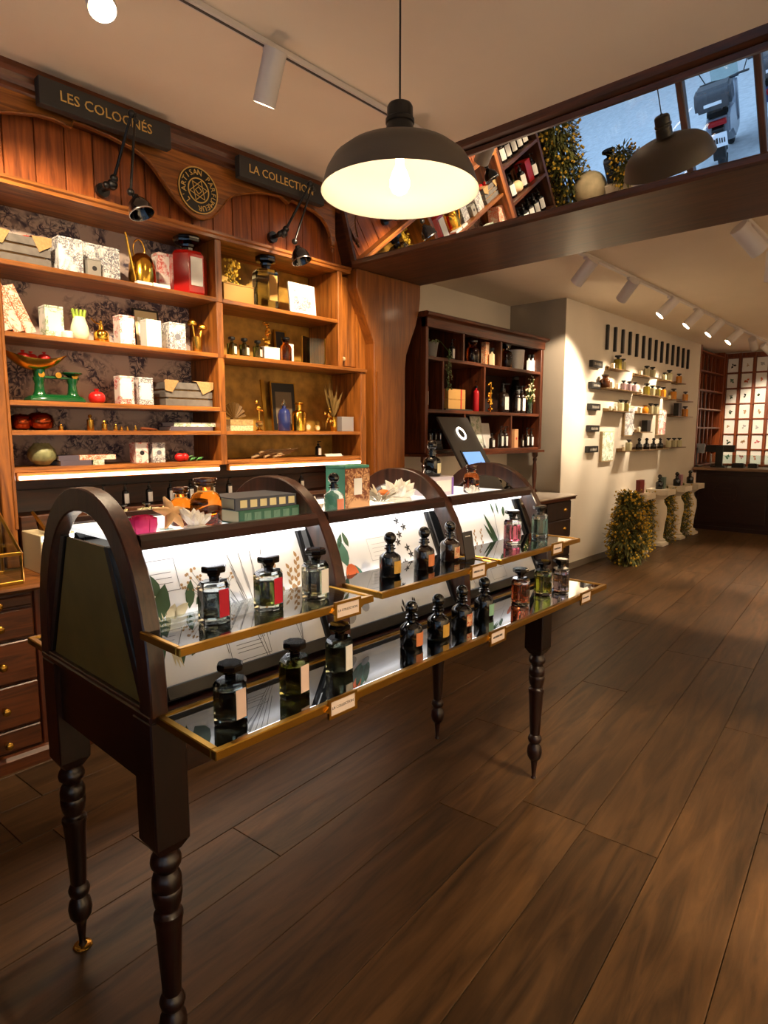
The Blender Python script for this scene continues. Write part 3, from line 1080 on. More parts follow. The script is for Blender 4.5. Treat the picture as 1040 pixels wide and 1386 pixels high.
# --- second shelf, left bay
crate(col_x(-6, 3.29, z2), col_x(70, 3.29, z2), 3.29, .17, z2, .135, 'weathered slatted crate with burlap at the left end of the second shelf')
cx = col_x(20, 3.38, z2)
for dx, dy, n_ in ((-.06, 0, 'left'), (0, .03, 'middle'), (.055, .005, 'right')):
    fruit(cx + dx, 3.365 + dy, z2 + .112, .028, RED, 'red apple heaped in the upper slatted crate, %s of three' % n_, 'apple', group='apples in the upper crate')
pbox(80, 113, 322, z2, 3.30, .13, FLORAL, 'large white floral carton beside the upper slatted crate', group=G_)
pbox(114, 140, 330, z2, 3.41, .10, FLORAL, 'white floral carton standing at the back behind the small grey carton', group=G_)
pbox(119, 137, 351, z2, 3.30, .05, plain('grey carton', (150, 146, 138), .6), 'small grey carton on the second shelf', group=G_, mark=INKBLACK)
pbox(138, 163, 335, z2, 3.33, .12, FLORAL, 'tall white floral carton beside the brass watering can', group=G_)
# brass watering can
x, h = shp(193, 335, z2, 3.36)
wc = thing('watering_can', 'polished brass bell-shaped watering can with long thin spout on the second shelf', 'watering can', (x, 3.36, z2))
k = h / .2
link('body', MB().lathe([(.055 * k, 0), (.062 * k, .004), (.066 * k, .05 * k), (.062 * k, .11 * k), (.05 * k, .145 * k), (.03 * k, .165 * k), (.012 * k, .17 * k)], (0, 0, 0), 28).mesh('body', smooth=50), GOLD, wc)
link('spout', MB().tube([(-.05 * k, -.03, .03 * k), (-.07 * k, -.045, .09 * k), (-.10 * k, -.05, .24 * k)], [.011, .008, .006], 8).mesh('spout', smooth=50), GOLD, wc)
link('handle', MB().tube([(-.012 * k + .03 * k * math.cos(t), 0, .178 * k + .055 * k * math.sin(t)) for t in [math.pi * i / 12 for i in range(-2, 15)]], .0045, 8).mesh('handle', smooth=50), GOLD, wc)
o = solo(MB().box(col_x(186, 3.27, z2), col_x(206, 3.27, z2), 3.265, 3.30, z2, z2 + .018), 'booklet', WHITEP, 'thin white booklet lying in front of the brass watering can', 'book', bevel=.001)
o = solo(MB().box(col_x(208, 3.27, z2), col_x(231, 3.27, z2), 3.27, 3.34, z2, z2 + .022), 'booklet', WHITEP, 'thicker white booklet lying left of the big red bottle', 'book', bevel=.001)
pbox(216, 233, 343, z2, 3.44, .08, FLORALR, 'red floral carton behind the big red bottle', group=G_)
# big red factice bottle
x, h = shp(256, 322, z2, 3.345)
REDG = plain('red lacquered glass', (178, 22, 16), .12, coat=.6)
rb = thing('giant_perfume_bottle', 'giant red perfume bottle with black cap and white label on the second shelf', 'bottle', (x, 3.345, z2))
kk = h / .1135
for nm, m, f in (('bottle_glass', REDG, 'bottle_glass'), ('cap', GBLACK, 'cap'), ('label', WHITEP, 'label')):
    link(nm, shared(('facet', f), dict(KITS['facet'])[f]), m, rb)
rb.scale = (kk * 1.12, kk * 1.12, kk)

# --- second shelf, right bay
x, h = shp(316, 352, z2, 3.40)
ft = thing('dried_flowers', 'bunch of dried yellow flowers beside the giant clear bottle', 'flowers', (x, 3.40, z2))
rf = random.Random(2)
mb, ms = MB(), MB()
for i in range(70):
    a, r_, z_ = rf.uniform(0, 6.28), rf.uniform(0, .055), rf.uniform(.45, 1) * h
    mb.ball((r_ * math.cos(a), r_ * math.sin(a) * .7, z_), rf.uniform(.006, .012), 6, 4)
    if i % 5 == 0:
        ms.cyl((0, 0, 0), (r_ * math.cos(a), r_ * math.sin(a) * .7, z_), .0015, n=4)
link('blossoms', mb.mesh('blossoms'), MIMY, ft)['kind'] = 'stuff'
link('stems', ms.mesh('stems'), MIMG, ft)['kind'] = 'stuff'
pbox(303, 344, 385, z2, 3.285, .085, plain('gold box', (150, 112, 46), .45, .3), 'long gold box in front of the dried yellow flowers', group=G_)
x, h = shp(361, 348, z2, 3.33)
gb = bottle('facet', (x, 3.33, z2), 'giant clear perfume bottle with black cap on the second shelf, right bay', (glass('grey green glass', (150, 150, 130)), GBLACK, plain('tan label', (190, 140, 70), .5), None), h, 0, name='giant_perfume_bottle', wid=.95)
frame_pic(col_x(396, 3.30, z2 + .1), col_x(431, 3.30, z2 + .1), 3.32, z2, at_y(412, 386, 3.32).z - z2 + .01, WHITEP, WHITEP, 'white framed botanical print leaning on the second shelf', .1, FLORAL, fw=.016)

# --- third shelf, left bay
for k, (px, nm) in enumerate(((20, 'left'), (36, 'middle'), (52, 'right'))):
    x = col_x(px, 3.30, z3)
    t = thing('carton', 'orange floral carton tilting to the left, %s of the leaning three' % nm, 'box', (x, 3.36, z3), group='leaning orange cartons')
    M = Matrix.Rotation(-.40, 4, 'Y')
    link('box', MB().box(-.046, 0, -.06, .06, .019, .22).xf(M).mesh('box', bevel=.0015), FLORALO, t)
    link('lid', MB().box(-.0462, .0002, -.0605, .0605, .221, .245).xf(M).mesh('lid', bevel=.0015), FLORALO, t)
pbox(62, 87, 414, z3, 3.31, .085, FLORALG, 'white carton with pale green print on the third shelf', group=G_, band=WHITEP)
o = solo(MB().lathe([(.024, 0), (.026, .003), (.026, .03), (.023, .033)], (col_x(91, 3.29, z3), 3.285, z3), 16), 'tea_light', WHITEP, 'small white tea light between the green carton and the fennel', 'candle', smooth=40)
x, h = shp(108, 419, z3, 3.335)
fn = thing('fennel_bulb', 'white fennel bulb with cut green stalks on the third shelf', 'vegetable', (x, 3.335, z3))
k = h / .15
link('bulb', MB().lathe([(.02 * k, 0), (.036 * k, .008 * k), (.044 * k, .035 * k), (.04 * k, .07 * k), (.03 * k, .1 * k), (.026 * k, .115 * k)], (0, 0, 0), 16, sy=.8).mesh('bulb', smooth=60), plain('fennel white', (226, 224, 190), .5, var=.1, vscale=40), fn)
for i, a in enumerate((-.25, -.08, .1, .27)):
    link('stalk', MB().cyl(((i - 1.5) * .013 * k, 0, .10 * k), ((i - 1.5) * .013 * k + math.sin(a) * .04 * k, 0, .15 * k), .008 * k, .007 * k, 8).mesh('stalk'), plain('fennel green', (150, 176, 60), .5), fn)
x, h = shp(137, 432, z3, 3.31)
at_ = thing('atomizer', 'small gold spray atomizer on the third shelf', 'bottle', (x, 3.31, z3))
k = h / .12
link('flask', MB().lathe([(.034 * k, 0), (.038 * k, .004 * k), (.038 * k, .045 * k), (.03 * k, .06 * k), (.012 * k, .066 * k), (.012 * k, .078 * k)], (0, 0, 0), 18).mesh('flask', smooth=45), GOLD, at_)
link('spray_head', MB().lathe([(.01 * k, .078 * k), (.012 * k, .084 * k), (.006 * k, .1 * k), (.008 * k, .108 * k), (.002 * k, .116 * k)], (0, 0, 0), 12).tube([(0, 0, .09 * k), (-.03 * k, 0, .10 * k), (-.05 * k, 0, .118 * k)], .004 * k, 6).mesh('spray_head', smooth=45), GOLD, at_)
pbox(163, 183, 427, z3, 3.31, .08, FLORALR, 'white carton with faint red print beside the gold atomizer', group=G_, band=WHITEP)
frame_pic(col_x(182, 3.45, z3 + .1), col_x(217, 3.45, z3 + .1), 3.44, z3, at_y(199, 419, 3.46).z - z3, BLACK, plain('cream print', (206, 190, 150), .6), 'black framed cream print behind the white cartons of the third shelf', .1, FLORALG, fw=.01)
pbox(199, 219, 433, z3, 3.30, .075, WHITEP, 'plain white carton in front of the black framed print', group=G_)
pbox(230, 252, 437, z3, 3.31, .095, FLORAL, 'white floral cube carton next to the gold mushrooms', group=G_, mark=INKGREY)
x, h = shp(267, 432, z3, 3.32)
mu = thing('gold_beaker', 'gold beaker holding two gilded mushrooms at the divider', 'beaker', (x, 3.32, z3))
link('beaker', MB().lathe([(.026, 0), (.028, .003), (.03, .09), (.026, .088), (.024, .01)], (0, 0, 0), 16).mesh('beaker', smooth=40), BRASS, mu)
for px_, top in ((-.028, h), (.035, h - .02)):
    x_ = x + px_
    g = link('mushroom', MB().tube([(px_ * .3, 0, .03), (px_ * .8, 0, top * .7), (px_, 0, top * .85)], .007, 8).lathe([(.002, top * .83), (.026, top * .80), (.029, top * .86), (.02, top * .95), (.004, top)], (px_, 0, 0), 14).mesh('mushroom', smooth=50), GOLD, mu)

# --- third shelf, right bay
for px, py, nm in ((314, 456, 'left'), (331, 458, 'middle'), (349, 461, 'right')):
    x, h = shp(px, py, z3, 3.31)
    bottle('small', (x, 3.31, z3), 'small green tester bottle by the divider on the gilded third shelf, %s of three' % nm, (glass('olive liquid glass', (120, 124, 60)), BLACK, CARD), h, .5, 'green testers on the gilded shelf')
pbox(358, 379, 470, z3, 3.31, .07, WHITEP, 'white cube stand in front of the gilded back of the third shelf', group=G_, name='cube_stand')
x, h = shp(366, 437, z3, 3.315)
zc_ = at_y(368, 470, 3.31).z
gf = thing('gold_blossom_spray', 'spray of gilded blossoms standing on the white cube', 'ornament', (x, 3.345, zc_))
mb = MB()
for i in range(26):
    a, r_, z_ = rf.uniform(0, 6.28), rf.uniform(0, .03), rf.uniform(.006, h - (zc_ - z3))
    mb.ball((r_ * math.cos(a), r_ * math.sin(a) * .6, z_ + .004), rf.uniform(.007, .012), 7, 5)
link('blossoms', mb.mesh('blossoms'), GOLD, gf)['kind'] = 'stuff'
link('stem', MB().cyl((0, 0, 0), (0, 0, h - (zc_ - z3)), .003, n=6).mesh('stem'), GOLD, gf)
x, h = shp(387, 457, z3, 3.30)
bottle('jar', (x, 3.30, z3), 'amber apothecary jar with dark stopper on the gilded third shelf', (G_AMBER, GBLACK), h * 1.02, name='apothecary_jar', wid=.72)
frame_pic(col_x(374, 3.5, z3 + .1), col_x(390, 3.5, z3 + .1), 3.50, z3, at_y(380, 446, 3.5).z - z3, BRASSD, INKBLACK, 'dark picture in a thin frame behind the amber jar', .08)
o = solo(MB().box(col_x(391, 3.36, z3), col_x(398, 3.36, z3), 3.36, 3.366, z3, z3 + .13), 'card', WHITEP, 'narrow white card standing behind the amber jar', 'card')
x0_, x1_ = col_x(412, 3.31, z3), col_x(443, 3.31, z3)
ac = thing('acrylic_stand', 'clear acrylic stand shaped like an open book on the gilded shelf', 'stand', ((x0_ + x1_) / 2, 3.33, z3))
hh = at_y(428, 456, 3.31).z - z3
wd = (x1_ - x0_) / 2
for sx in (-1, 1):
    link('acrylic_leaf', MB().prism([(0, .04), (sx * wd, 0), (sx * wd, .004), (0, .044)], 'z', 0, hh).mesh('acrylic_leaf'), CLEAR, ac)
    link('gold_edge', MB().box(sx * wd - .003, sx * wd + .003, -.003, .005, 0, hh).mesh('gold_edge'), BRASSD, ac)

# --- fourth shelf
# green kitchen scales
x = col_x(62, 3.36, z4)
GREEN = plain('green cast enamel', (12, 74, 34), .15, coat=.6)
sc_ = thing('kitchen_scales', 'green enamel kitchen scales with a brass pan on the fourth shelf', 'scales', (x, 3.36, z4))
hl = (col_x(112, 3.36, z4) - col_x(36, 3.36, z4)) / 2
cx_ = (col_x(112, 3.36, z4) + col_x(36, 3.36, z4)) / 2 - x
link('base', MB().add([(cx_ + sx * hl * a, sy * .055 * a, z_) for (a, z_) in ((1, 0), (1, .012), (.85, .03), (.62, .038)) for sx, sy in ((-1, -1), (1, -1), (1, 1), (-1, 1))],
     [(3, 2, 1, 0), (12, 13, 14, 15)] + [(4 * k + i, 4 * k + (i + 1) % 4, 4 * k + 4 + (i + 1) % 4, 4 * k + 4 + i) for k in range(3) for i in range(4)]).mesh('base', bevel=.008, seg=2, smooth=50), GREEN, sc_)
for px in (53, 98):
    xx_ = col_x(px, 3.36, z4 + .08) - x
    link('column', MB().lathe([(.034, .03), (.024, .05), (.02, .09), (.026, .105), (.028, .12)], (xx_, 0, 0), 14).mesh('column', smooth=50), GREEN, sc_)
xa_, xb_ = col_x(48, 3.36, z4 + .12) - x, col_x(106, 3.36, z4 + .12) - x
link('beam', MB().box(xa_, xb_, -.014, .014, .115, .128).mesh('beam', bevel=.003), GREEN, sc_)
for px in (57, 80, 102):
    link('brass_medallion', MB().cyl((col_x(px, 3.33, z4 + .13) - x, -.017, .133), (col_x(px, 3.33, z4 + .13) - x, -.025, .133), .015, n=12).mesh('brass_medallion'), BRASS, sc_)
link('weight_plate', MB().lathe([(.012, .125), (.045, .142), (.05, .146), (.05, .15), (.04, .15)], (col_x(97, 3.36, z4 + .15) - x, 0, 0), 20).mesh('weight_plate', smooth=50), GREEN, sc_)
xp = col_x(47, 3.36, z4 + .2) - x
prof = []
mb = MB()
n_, m_ = 14, 5
vs, fs = [], []
for j in range(m_ + 1):
    t = j / m_
    for i in range(n_ + 1):
        u = -1 + 2 * i / n_
        xx_ = xp + u * .145
        depth = .052 * (1 - abs(u) ** 2.2) + .004
        a = -math.pi * t
        zz_ = .205 + .03 * max(u, 0) ** 2 + .035 * abs(min(u, 0)) ** 2
        rad = .055 * (1 - .55 * abs(u) ** 2)
        vs.append((xx_, rad * math.cos(a), zz_ + depth * math.sin(a)))
for j in range(m_):
    for i in range(n_):
        q = j * (n_ + 1) + i
        fs.append((q, q + 1, q + n_ + 2, q + n_ + 1))
link('brass_pan', mb.add(vs, fs).mesh('brass_pan', smooth=60), plain('pale brass pan', (222, 176, 76), .22, 1.0), sc_)
link('pan_post', MB().cyl((xp + .015, 0, .115), (xp + .015, 0, .158), .022, .03, 12).mesh('pan_post', smooth=50), GREEN, sc_)
for k, (dx, dy, nm) in enumerate(((-.055, -.01, 'left'), (-.012, .012, 'middle'), (.04, -.012, 'right'))):
    fruit(x + xp + dx, 3.36 + dy, z4 + .186, .031, RED, 'red pomegranate in the brass scale pan, %s of three' % nm, 'pomegranate', 'crown', group='pomegranates in the scale pan')
x, h = shp(131, 526, z4, 3.33)
fruit(x, 3.33, z4, h / 1.85, RED, 'single red pomegranate on the fourth shelf right of the scales', 'pomegranate', 'crown')
pbox(163, 182, 509, z4, 3.31, .07, FLORALR, 'tall red floral carton on the fourth shelf', group=G_, band=WHITEP)
pbox(189, 208, 511, z4, 3.31, .07, FLORAL, 'tall grey floral carton on the fourth shelf beside the crate', group=G_, band=WHITEP)
crate(col_x(225, 3.31, z4), col_x(288, 3.31, z4), 3.31, .17, z4, at_y(256, 517, 3.31).z - z4, 'grey slatted crate with burlap on the fourth shelf by the divider')
cx = col_x(250, 3.40, z4)
for dx, nm in ((-.05, 'left'), (.03, 'right')):
    fruit(cx + dx, 3.41, z4 + .095, .026, RED, 'red apple in the grey crate by the divider, %s of two' % nm, 'apple', group='apples in the lower crate')

# --- fifth shelf, left bay
for px, pyt, r_, nm in ((28, 560, .05, 'small'), (54, 558, .062, 'large')):
    x, h = shp(px, pyt, z5, 3.36)
    k = h / .1
    t = thing('copper_mould', '%s polished copper mould with ribbed sides on the fifth shelf' % nm, 'mould', (x, 3.36, z5))
    n_ = 24
    prof = [(.4, 0), (.85, .15), (1, .5), (.85, .82), (.5, .97), (.18, .9)]
    vs = [(r_ * a * (1 + .07 * (k2 % 2)) * math.cos(2 * math.pi * k2 / n_), r_ * a * (1 + .07 * (k2 % 2)) * math.sin(2 * math.pi * k2 / n_), h * b_) for a, b_ in prof for k2 in range(n_)]
    fs = [(i * n_ + k2, i * n_ + (k2 + 1) % n_, (i + 1) * n_ + (k2 + 1) % n_, (i + 1) * n_ + k2) for i in range(5) for k2 in range(n_)] + [tuple(range(n_))[::-1]]
    link('bowl', MB().add(vs, fs).mesh('bowl', smooth=60), COPPER, t)
    link('stem', MB().lathe([(.18 * r_, h * .88), (.1 * r_, h * .92), (.12 * r_, h), (.02 * r_, h * 1.02)], (0, 0, 0), 10).mesh('stem', smooth=50), COPPER, t)
for px, pyt, r_, nm in ((82, 574, .011, 'first'), (122, 561, .017, 'second'), (141, 569, .014, 'third'), (156, 574, .010, 'fourth'), (164, 577, .008, 'fifth'), (172, 577, .007, 'sixth'), (183, 576, .008, 'seventh')):
    x, h = shp(px, pyt, z5, 3.30)
    t = thing('brass_weight', 'brass knob-topped scale weight on the fifth shelf, %s from the left' % nm, 'weight', (x, 3.30, z5), group='brass scale weights')
    link('cylinder', MB().lathe([(r_ * .95, 0), (r_, .002), (r_, h * .66), (r_ * .8, h * .7)], (0, 0, 0), 12).mesh('cylinder', smooth=40), BRASS, t)
    link('knob', MB().lathe([(r_ * .4, h * .7), (r_ * .35, h * .78), (r_ * .6, h * .88), (r_ * .45, h * .98), (r_ * .05, h)], (0, 0, 0), 10).mesh('knob', smooth=40), BRASS, t)
x0_, x1_ = col_x(190, 3.30, z5), col_x(214, 3.30, z5)
o = solo(MB().tube([(x0_, 3.29, z5 + .012), ((x0_ + x1_) / 2, 3.30, z5 + .010), (x1_, 3.31, z5 + .006)], [.008, .007, .003], 8), 'cinnamon_stick', plain('cinnamon bark', (120, 62, 28), .7), 'brown cinnamon stick lying on the fifth shelf', 'spice', smooth=50)
for i, (a, b, mt, nm) in enumerate(((231, 288, plain('slate cover', (92, 84, 98), .6), 'slate covered book, lower of the two lying on the fifth shelf'), (236, 294, FLORALG, 'pale floral book, upper of the two lying on the fifth shelf'))):
    x0_, x1_ = col_x(a, 3.31, z5), col_x(b, 3.31, z5)
    t = thing('book', nm, 'book', ((x0_ + x1_) / 2, 3.38, z5 + i * .024), group='books lying on the cabinet shelves')
    hw = (x1_ - x0_) / 2
    link('pages', MB().box(-hw + .004, hw - .004, -.068, .068, .003, .021).mesh('pages'), WHITEP, t)
    link('cover', MB().box(-hw, hw, -.072, .07, 0, .003).box(-hw, hw, -.072, .07, .021, .024).box(-hw, hw, -.074, -.07, .0, .024).mesh('cover'), mt, t)

# --- fifth shelf, right bay
x0_, x1_ = col_x(311, 3.31, z5), col_x(342, 3.31, z5)
for i, (mt, nm) in enumerate(((plain('lattice box', (206, 190, 150), .6, var=.4, vscale=120), 'cream lattice box, lower of the two under the shell fan'), (plain('straw box', (170, 140, 90), .7, var=.3, vscale=90), 'straw coloured box, upper of the two under the shell fan'))):
    carton(x0_, x1_, 3.30, .12, z5 + i * .036, .035, mt, nm, group='boxes under the shell fan')
t = thing('shell_fan', 'dark ribbed shell fan standing on the straw box', 'shell', ((x0_ + x1_) / 2, 3.38, z5 + .071))
mb = MB()
n_ = 18
vs, fs = [(0, 0, .002)], []
for i in range(n_ + 1):
    a = math.pi * (.06 + .88 * i / n_)
    d_ = .012 if i % 2 else -.004
    vs.append((-.088 * math.cos(a), d_, .105 * math.sin(a) + .004))
fs = [(0, i, i + 1) for i in range(1, n_ + 1)]
vs2 = [(p[0], p[1] + .006, p[2]) for p in vs]
n0 = len(vs)
fs += [(n0, n0 + i + 1, n0 + i) for i in range(1, n_ + 1)] + [(i, n0 + i, n0 + i + 1, i + 1) for i in range(1, n_ + 1)]
link('ribbed_shell', mb.add(vs + vs2, fs).mesh('ribbed_shell'), plain('dark shell', (98, 70, 30), .4, .3), t)
link('foot', MB().box(-.02, .02, -.012, .018, 0, .012).mesh('foot'), plain('dark shell', (98, 70, 30), .4), t)
x, h = shp(351, 540, z5, 3.31)
t = thing('gold_figurine', 'small gold figurine on a clear ball between the shell fan and frames', 'ornament', (x, 3.31, z5))
link('foot', MB().lathe([(.024, 0), (.026, .004), (.012, .014), (.008, .024)], (0, 0, 0), 14).mesh('foot', smooth=50), GOLD, t)
link('glass_ball', MB().ball((0, 0, .045), .024).mesh('glass_ball', smooth=60), G_CLEAR, t)
link('bird', MB().ball((0, 0, h * .72), .022, 10, 8, (1, .7, .8)).ball((-.018, 0, h * .9), .012, 8, 6).cyl((.01, 0, h * .7), (.035, 0, h * .62), .012, .004, 8).cyl((0, 0, .065), (0, 0, h * .66), .005).mesh('bird', smooth=50), GOLD, t)
frame_pic(col_x(359, 3.40, z5 + .1), col_x(372, 3.33, z5 + .1), 3.40, z5, at_y(364, 513, 3.40).z - z5, BRASSD, GOLDBACK, 'narrow gold frame leaning on the gilded back', .12, fw=.014)
frame_pic(col_x(370, 3.47, z5 + .1), col_x(403, 3.47, z5 + .1), 3.47, z5, at_y(386, 517, 3.48).z - z5, BRASSD, plain('black poster', (22, 20, 20), .5), 'black poster in a thin gold frame on the fifth shelf', .08, plain('poster grey image', (120, 104, 80), .6), fw=.008)
x, h = shp(385, 540, z5, 3.32)
t = thing('blue_decanter', 'cobalt blue glass bottle with pointed stopper in front of the black poster', 'bottle', (x, 3.32, z5))
k = h / .16
link('bottle_glass', MB().lathe([(.03 * k, 0), (.033 * k, .004), (.033 * k, .085 * k), (.026 * k, .105 * k), (.01 * k, .115 * k), (.01 * k, .126 * k)], (0, 0, 0), 16).mesh('bottle_glass', smooth=45), plain('cobalt glass', (40, 50, 104), .1, coat=.6), t)
link('stopper', MB().lathe([(.009 * k, .126 * k), (.013 * k, .13 * k), (.013 * k, .138 * k), (.006 * k, .15 * k), (.001, .162 * k)], (0, 0, 0), 12).mesh('stopper', smooth=45), G_CLEAR, t)
x, h = shp(405, 545, z5, 3.32)
t = thing('gold_flask', 'gold cylindrical flask with flared neck on the fifth shelf', 'flask', (x, 3.32, z5))
k = h / .15
link('body', MB().lathe([(.036 * k, 0), (.04 * k, .004), (.04 * k, .095 * k), (.034 * k, .105 * k), (.018 * k, .11 * k)], (0, 0, 0), 20).mesh('body', smooth=45), GOLD, t)
link('neck', MB().lathe([(.016 * k, .11 * k), (.016 * k, .138 * k), (.026 * k, .146 * k), (.026 * k, .15 * k), (.012 * k, .149 * k)], (0, 0, 0), 20).mesh('neck', smooth=45), GOLD, t)
for i, (px, pyt, r_) in enumerate(((418, 572, .028), (431, 570, .022))):
    x, h = shp(px, pyt, z5, 3.29)
    t = thing('agate_slice', 'pale agate slice propped by the gold flask, %s of two' % ('left', 'right')[i], 'stone', (x, 3.30, z5), group='agate slices')
    link('rim', MB().cyl((0, -.006, r_), (0, .006, r_), r_, n=11).mesh('rim'), plain('agate rim', (196, 150, 70), .3), t)
    link('core', MB().cyl((0, -.008, r_), (0, .007, r_), r_ * .66, n=9).mesh('core'), plain('agate core', (238, 222, 188), .25), t)
x, h = shp(452, 548, z5, 3.36)
t = thing('gold_vase', 'slim gold vase of dried leaves and blossoms at the right end of the fifth shelf', 'vase', (x, 3.36, z5))
link('vase', MB().lathe([(.022, 0), (.024, .003), (.026, .05), (.022, .09), (.018, .105)], (0, 0, 0), 16).mesh('vase', smooth=45), GOLD, t)
mb = MB()
for i in range(16):
    a = rf.uniform(-.9, .9)
    ln_ = rf.uniform(.16, .30)
    mb.leaf((0, rf.uniform(-.01, .01), .09), (math.sin(a) * ln_ * .6, rf.uniform(-.05, .05), math.cos(a) * ln_), rf.uniform(.008, .016), (0, 1, 0), .006)
link('dried_leaves', mb.mesh('dried_leaves'), plain('dried leaf', (120, 92, 40), .7), t)['kind'] = 'stuff'
mb = MB()
for i in range(14):
    mb.ball((-.05 + rf.uniform(-.025, .025), rf.uniform(-.02, .02), rf.uniform(.06, .16)), rf.uniform(.008, .014), 7, 5)
link('blossoms', mb.mesh('blossoms'), GOLD, t)['kind'] = 'stuff'
pbox(463, 479, 564, z5, 3.30, .05, plain('silver card', (170, 166, 170), .4), 'small silver grey cube at the right end of the fifth shelf', group=G_)

# --- sixth shelf
x, h = shp(57, 601, z6, 3.35)
t = thing('cabbage', 'pale green cabbage with crinkled leaves on the lowest shelf', 'vegetable', (x, 3.35, z6))
CABB = plain('cabbage leaf', (134, 134, 92), .5, var=.45, vscale=26)
link('heart', MB().ball((0, 0, h * .5), h * .5, 18, 12, (1.08, 1, 1)).mesh('heart', smooth=60), CABB, t)
for i in range(6):
    a = 1.05 * i + .3
    vs, fs = [], []
    for j in range(6):
        for k2 in range(6):
            th = a + (k2 - 2.5) * .24
            ph = -.5 + j * .32
            rr = h * (.53 + .035 * ((k2 + j) % 2) + (.06 if j == 5 else 0))
            vs.append((rr * math.cos(th) * math.cos(ph) * 1.08, rr * math.sin(th) * math.cos(ph), h * .52 + rr * .96 * math.sin(ph)))
    fs = [(j * 6 + k2, j * 6 + k2 + 1, j * 6 + k2 + 7, j * 6 + k2 + 6) for j in range(5) for k2 in range(5)]
    link('leaf', MB().add(vs, fs).mesh('leaf', smooth=60), CABB, t)
for i, (a, b, zoff, mt, nm) in enumerate(((82, 124, 0, plain('slate cover', (92, 84, 98), .6), 'slate book, lower left of the four lying by the cabbage'), (80, 107, .026, plain('slate cover', (92, 84, 98), .6), 'slate book, upper left of the four lying by the cabbage'), (126, 141, 0, FLORALG, 'green floral book, lower right of the four lying by the cabbage'), (108, 157, .026, FLORALO, 'orange floral book, upper right of the four lying by the cabbage'))):
    x0_, x1_ = col_x(a, 3.31, z6), col_x(b, 3.31, z6)
    t = thing('book', nm, 'book', ((x0_ + x1_) / 2, 3.38, z6 + zoff), group='books lying on the cabinet shelves')
    hw = (x1_ - x0_) / 2
    link('pages', MB().box(-hw + .004, hw - .004, -.068, .068, .003, .022).mesh('pages'), WHITEP, t)
    link('cover', MB().box(-hw, hw, -.072, .07, 0, .003).box(-hw, hw, -.072, .07, .022, .0255).box(-hw, hw, -.074, -.07, .0, .0255).mesh('cover'), mt, t)
pbox(184, 201, 599, z6, 3.30, .075, FLORALR, 'red floral carton with a black cameo on the lowest shelf', group=G_, mark=INKBLACK)
pbox(207, 224, 599, z6, 3.30, .075, FLORAL, 'grey floral carton with a grey cameo on the lowest shelf', group=G_, mark=INKGREY)
x, h = shp(246, 613, z6, 3.31)
t = thing('red_pepper', 'shiny red bell pepper lying on the lowest shelf', 'vegetable', (x, 3.31, z6))
link('flesh', MB().ball((-.012, 0, h * .5), h * .5, 12, 8, (1.3, 1, 1)).ball((.02, .004, h * .5), h * .47, 12, 8, (1.1, 1, 1)).mesh('flesh', smooth=60), RED, t)
link('stem', MB().tube([(.045, 0, h * .5), (.06, 0, h * .6), (.07, 0, h * .6)], .005, 6).mesh('stem'), LEAFG, t)
for px, nm in ((262, 'left'), (271, 'right')):
    x = col_x(px, 3.30, z6)
    o = solo(MB().leaf((x - .02, 3.31, z6 + .003), (.04, -.02, .02), .008, (0, -.4, 1), .008).leaf((x - .015, 3.30, z6 + .004), (.035, .01, .01), .007, (0, -.4, 1), .006), 'bay_leaf', plain('bay leaf', (70, 150, 60), .5), 'fresh green bay sprig beside the red pepper, %s of two' % nm, 'leaf', group='bay sprigs')
x0_ = col_x(352, 3.33, z6)
for i in range(9):
    a = rf.uniform(-.5, .5)
    L_ = rf.uniform(.12, .22)
    xs_ = x0_ + i * .032
    zz_ = z6 + .008 + (i % 3) * .015
    p = [(xs_ - L_ / 2 * math.cos(a), 3.34 + L_ / 3 * math.sin(a), zz_), (xs_, 3.34 + .01 * (i % 2), zz_ + .012), (xs_ + L_ / 2 * math.cos(a), 3.34 - L_ / 3 * math.sin(a), zz_ + .022)]
    o = solo(MB().tube(p, [.009, .008, .004], 6), 'driftwood_stick', plain('driftwood', (150, 122, 86), .85, var=.2, vscale=30), 'bleached driftwood stick in the pile on the lowest shelf, number %s from the left' % ('one', 'two', 'three', 'four', 'five', 'six', 'seven', 'eight', 'nine')[i], 'driftwood', 'driftwood sticks', smooth=50)
x, h = shp(431, 597, z6, 3.33)
bottle('pump', (x, 3.33, z6), 'small black bottle with pale label on the lowest shelf, right bay', (BLACK, BLACK, CARD), h, .4, wid=1.0)
x0_, x1_ = col_x(442, 3.28, z6), col_x(464, 3.28, z6)
o = solo(MB().prism([(0 + 3.28, z6), (3.285, z6), (3.30, z6 + .018), (3.295, z6 + .018)], 'x', x0_, x1_), 'price_card', WHITEP, 'small white price card on the lowest shelf, right end', 'card')

# --- bottles on the riser under the light bars
LIQ = [glass('pale green juice', (196, 206, 120)), glass('pale amber juice', (214, 186, 116)), G_CLEAR]
TICK = ('first', 'second', 'third', 'fourth', 'fifth', 'sixth', 'seventh', 'eighth', 'ninth', 'tenth', 'eleventh', 'twelfth')
pxs = (137, 167, 199, 228, 255, 284, 307, 375, 405)
for i, px in enumerate(pxs):
    x = col_x(px, 3.16, 1.03)
    bottle('facet', (x, 3.16, .985), 'clear tester bottle on the lower step of the riser, %s from the left' % TICK[i], (G_CLEAR, GBLACK, None, LIQ[i % 2]), .105, .3, 'tester bottles on the lower step')
    x = col_x(px + 3, 3.40, 1.1)
    bottle('pump', (x, 3.40, 1.05), 'black bottle with white label on the upper step of the riser, %s from the left' % TICK[i], (BLACK, BLACK, WHITEP), .125, .3, 'black bottles on the upper step', wid=.8)
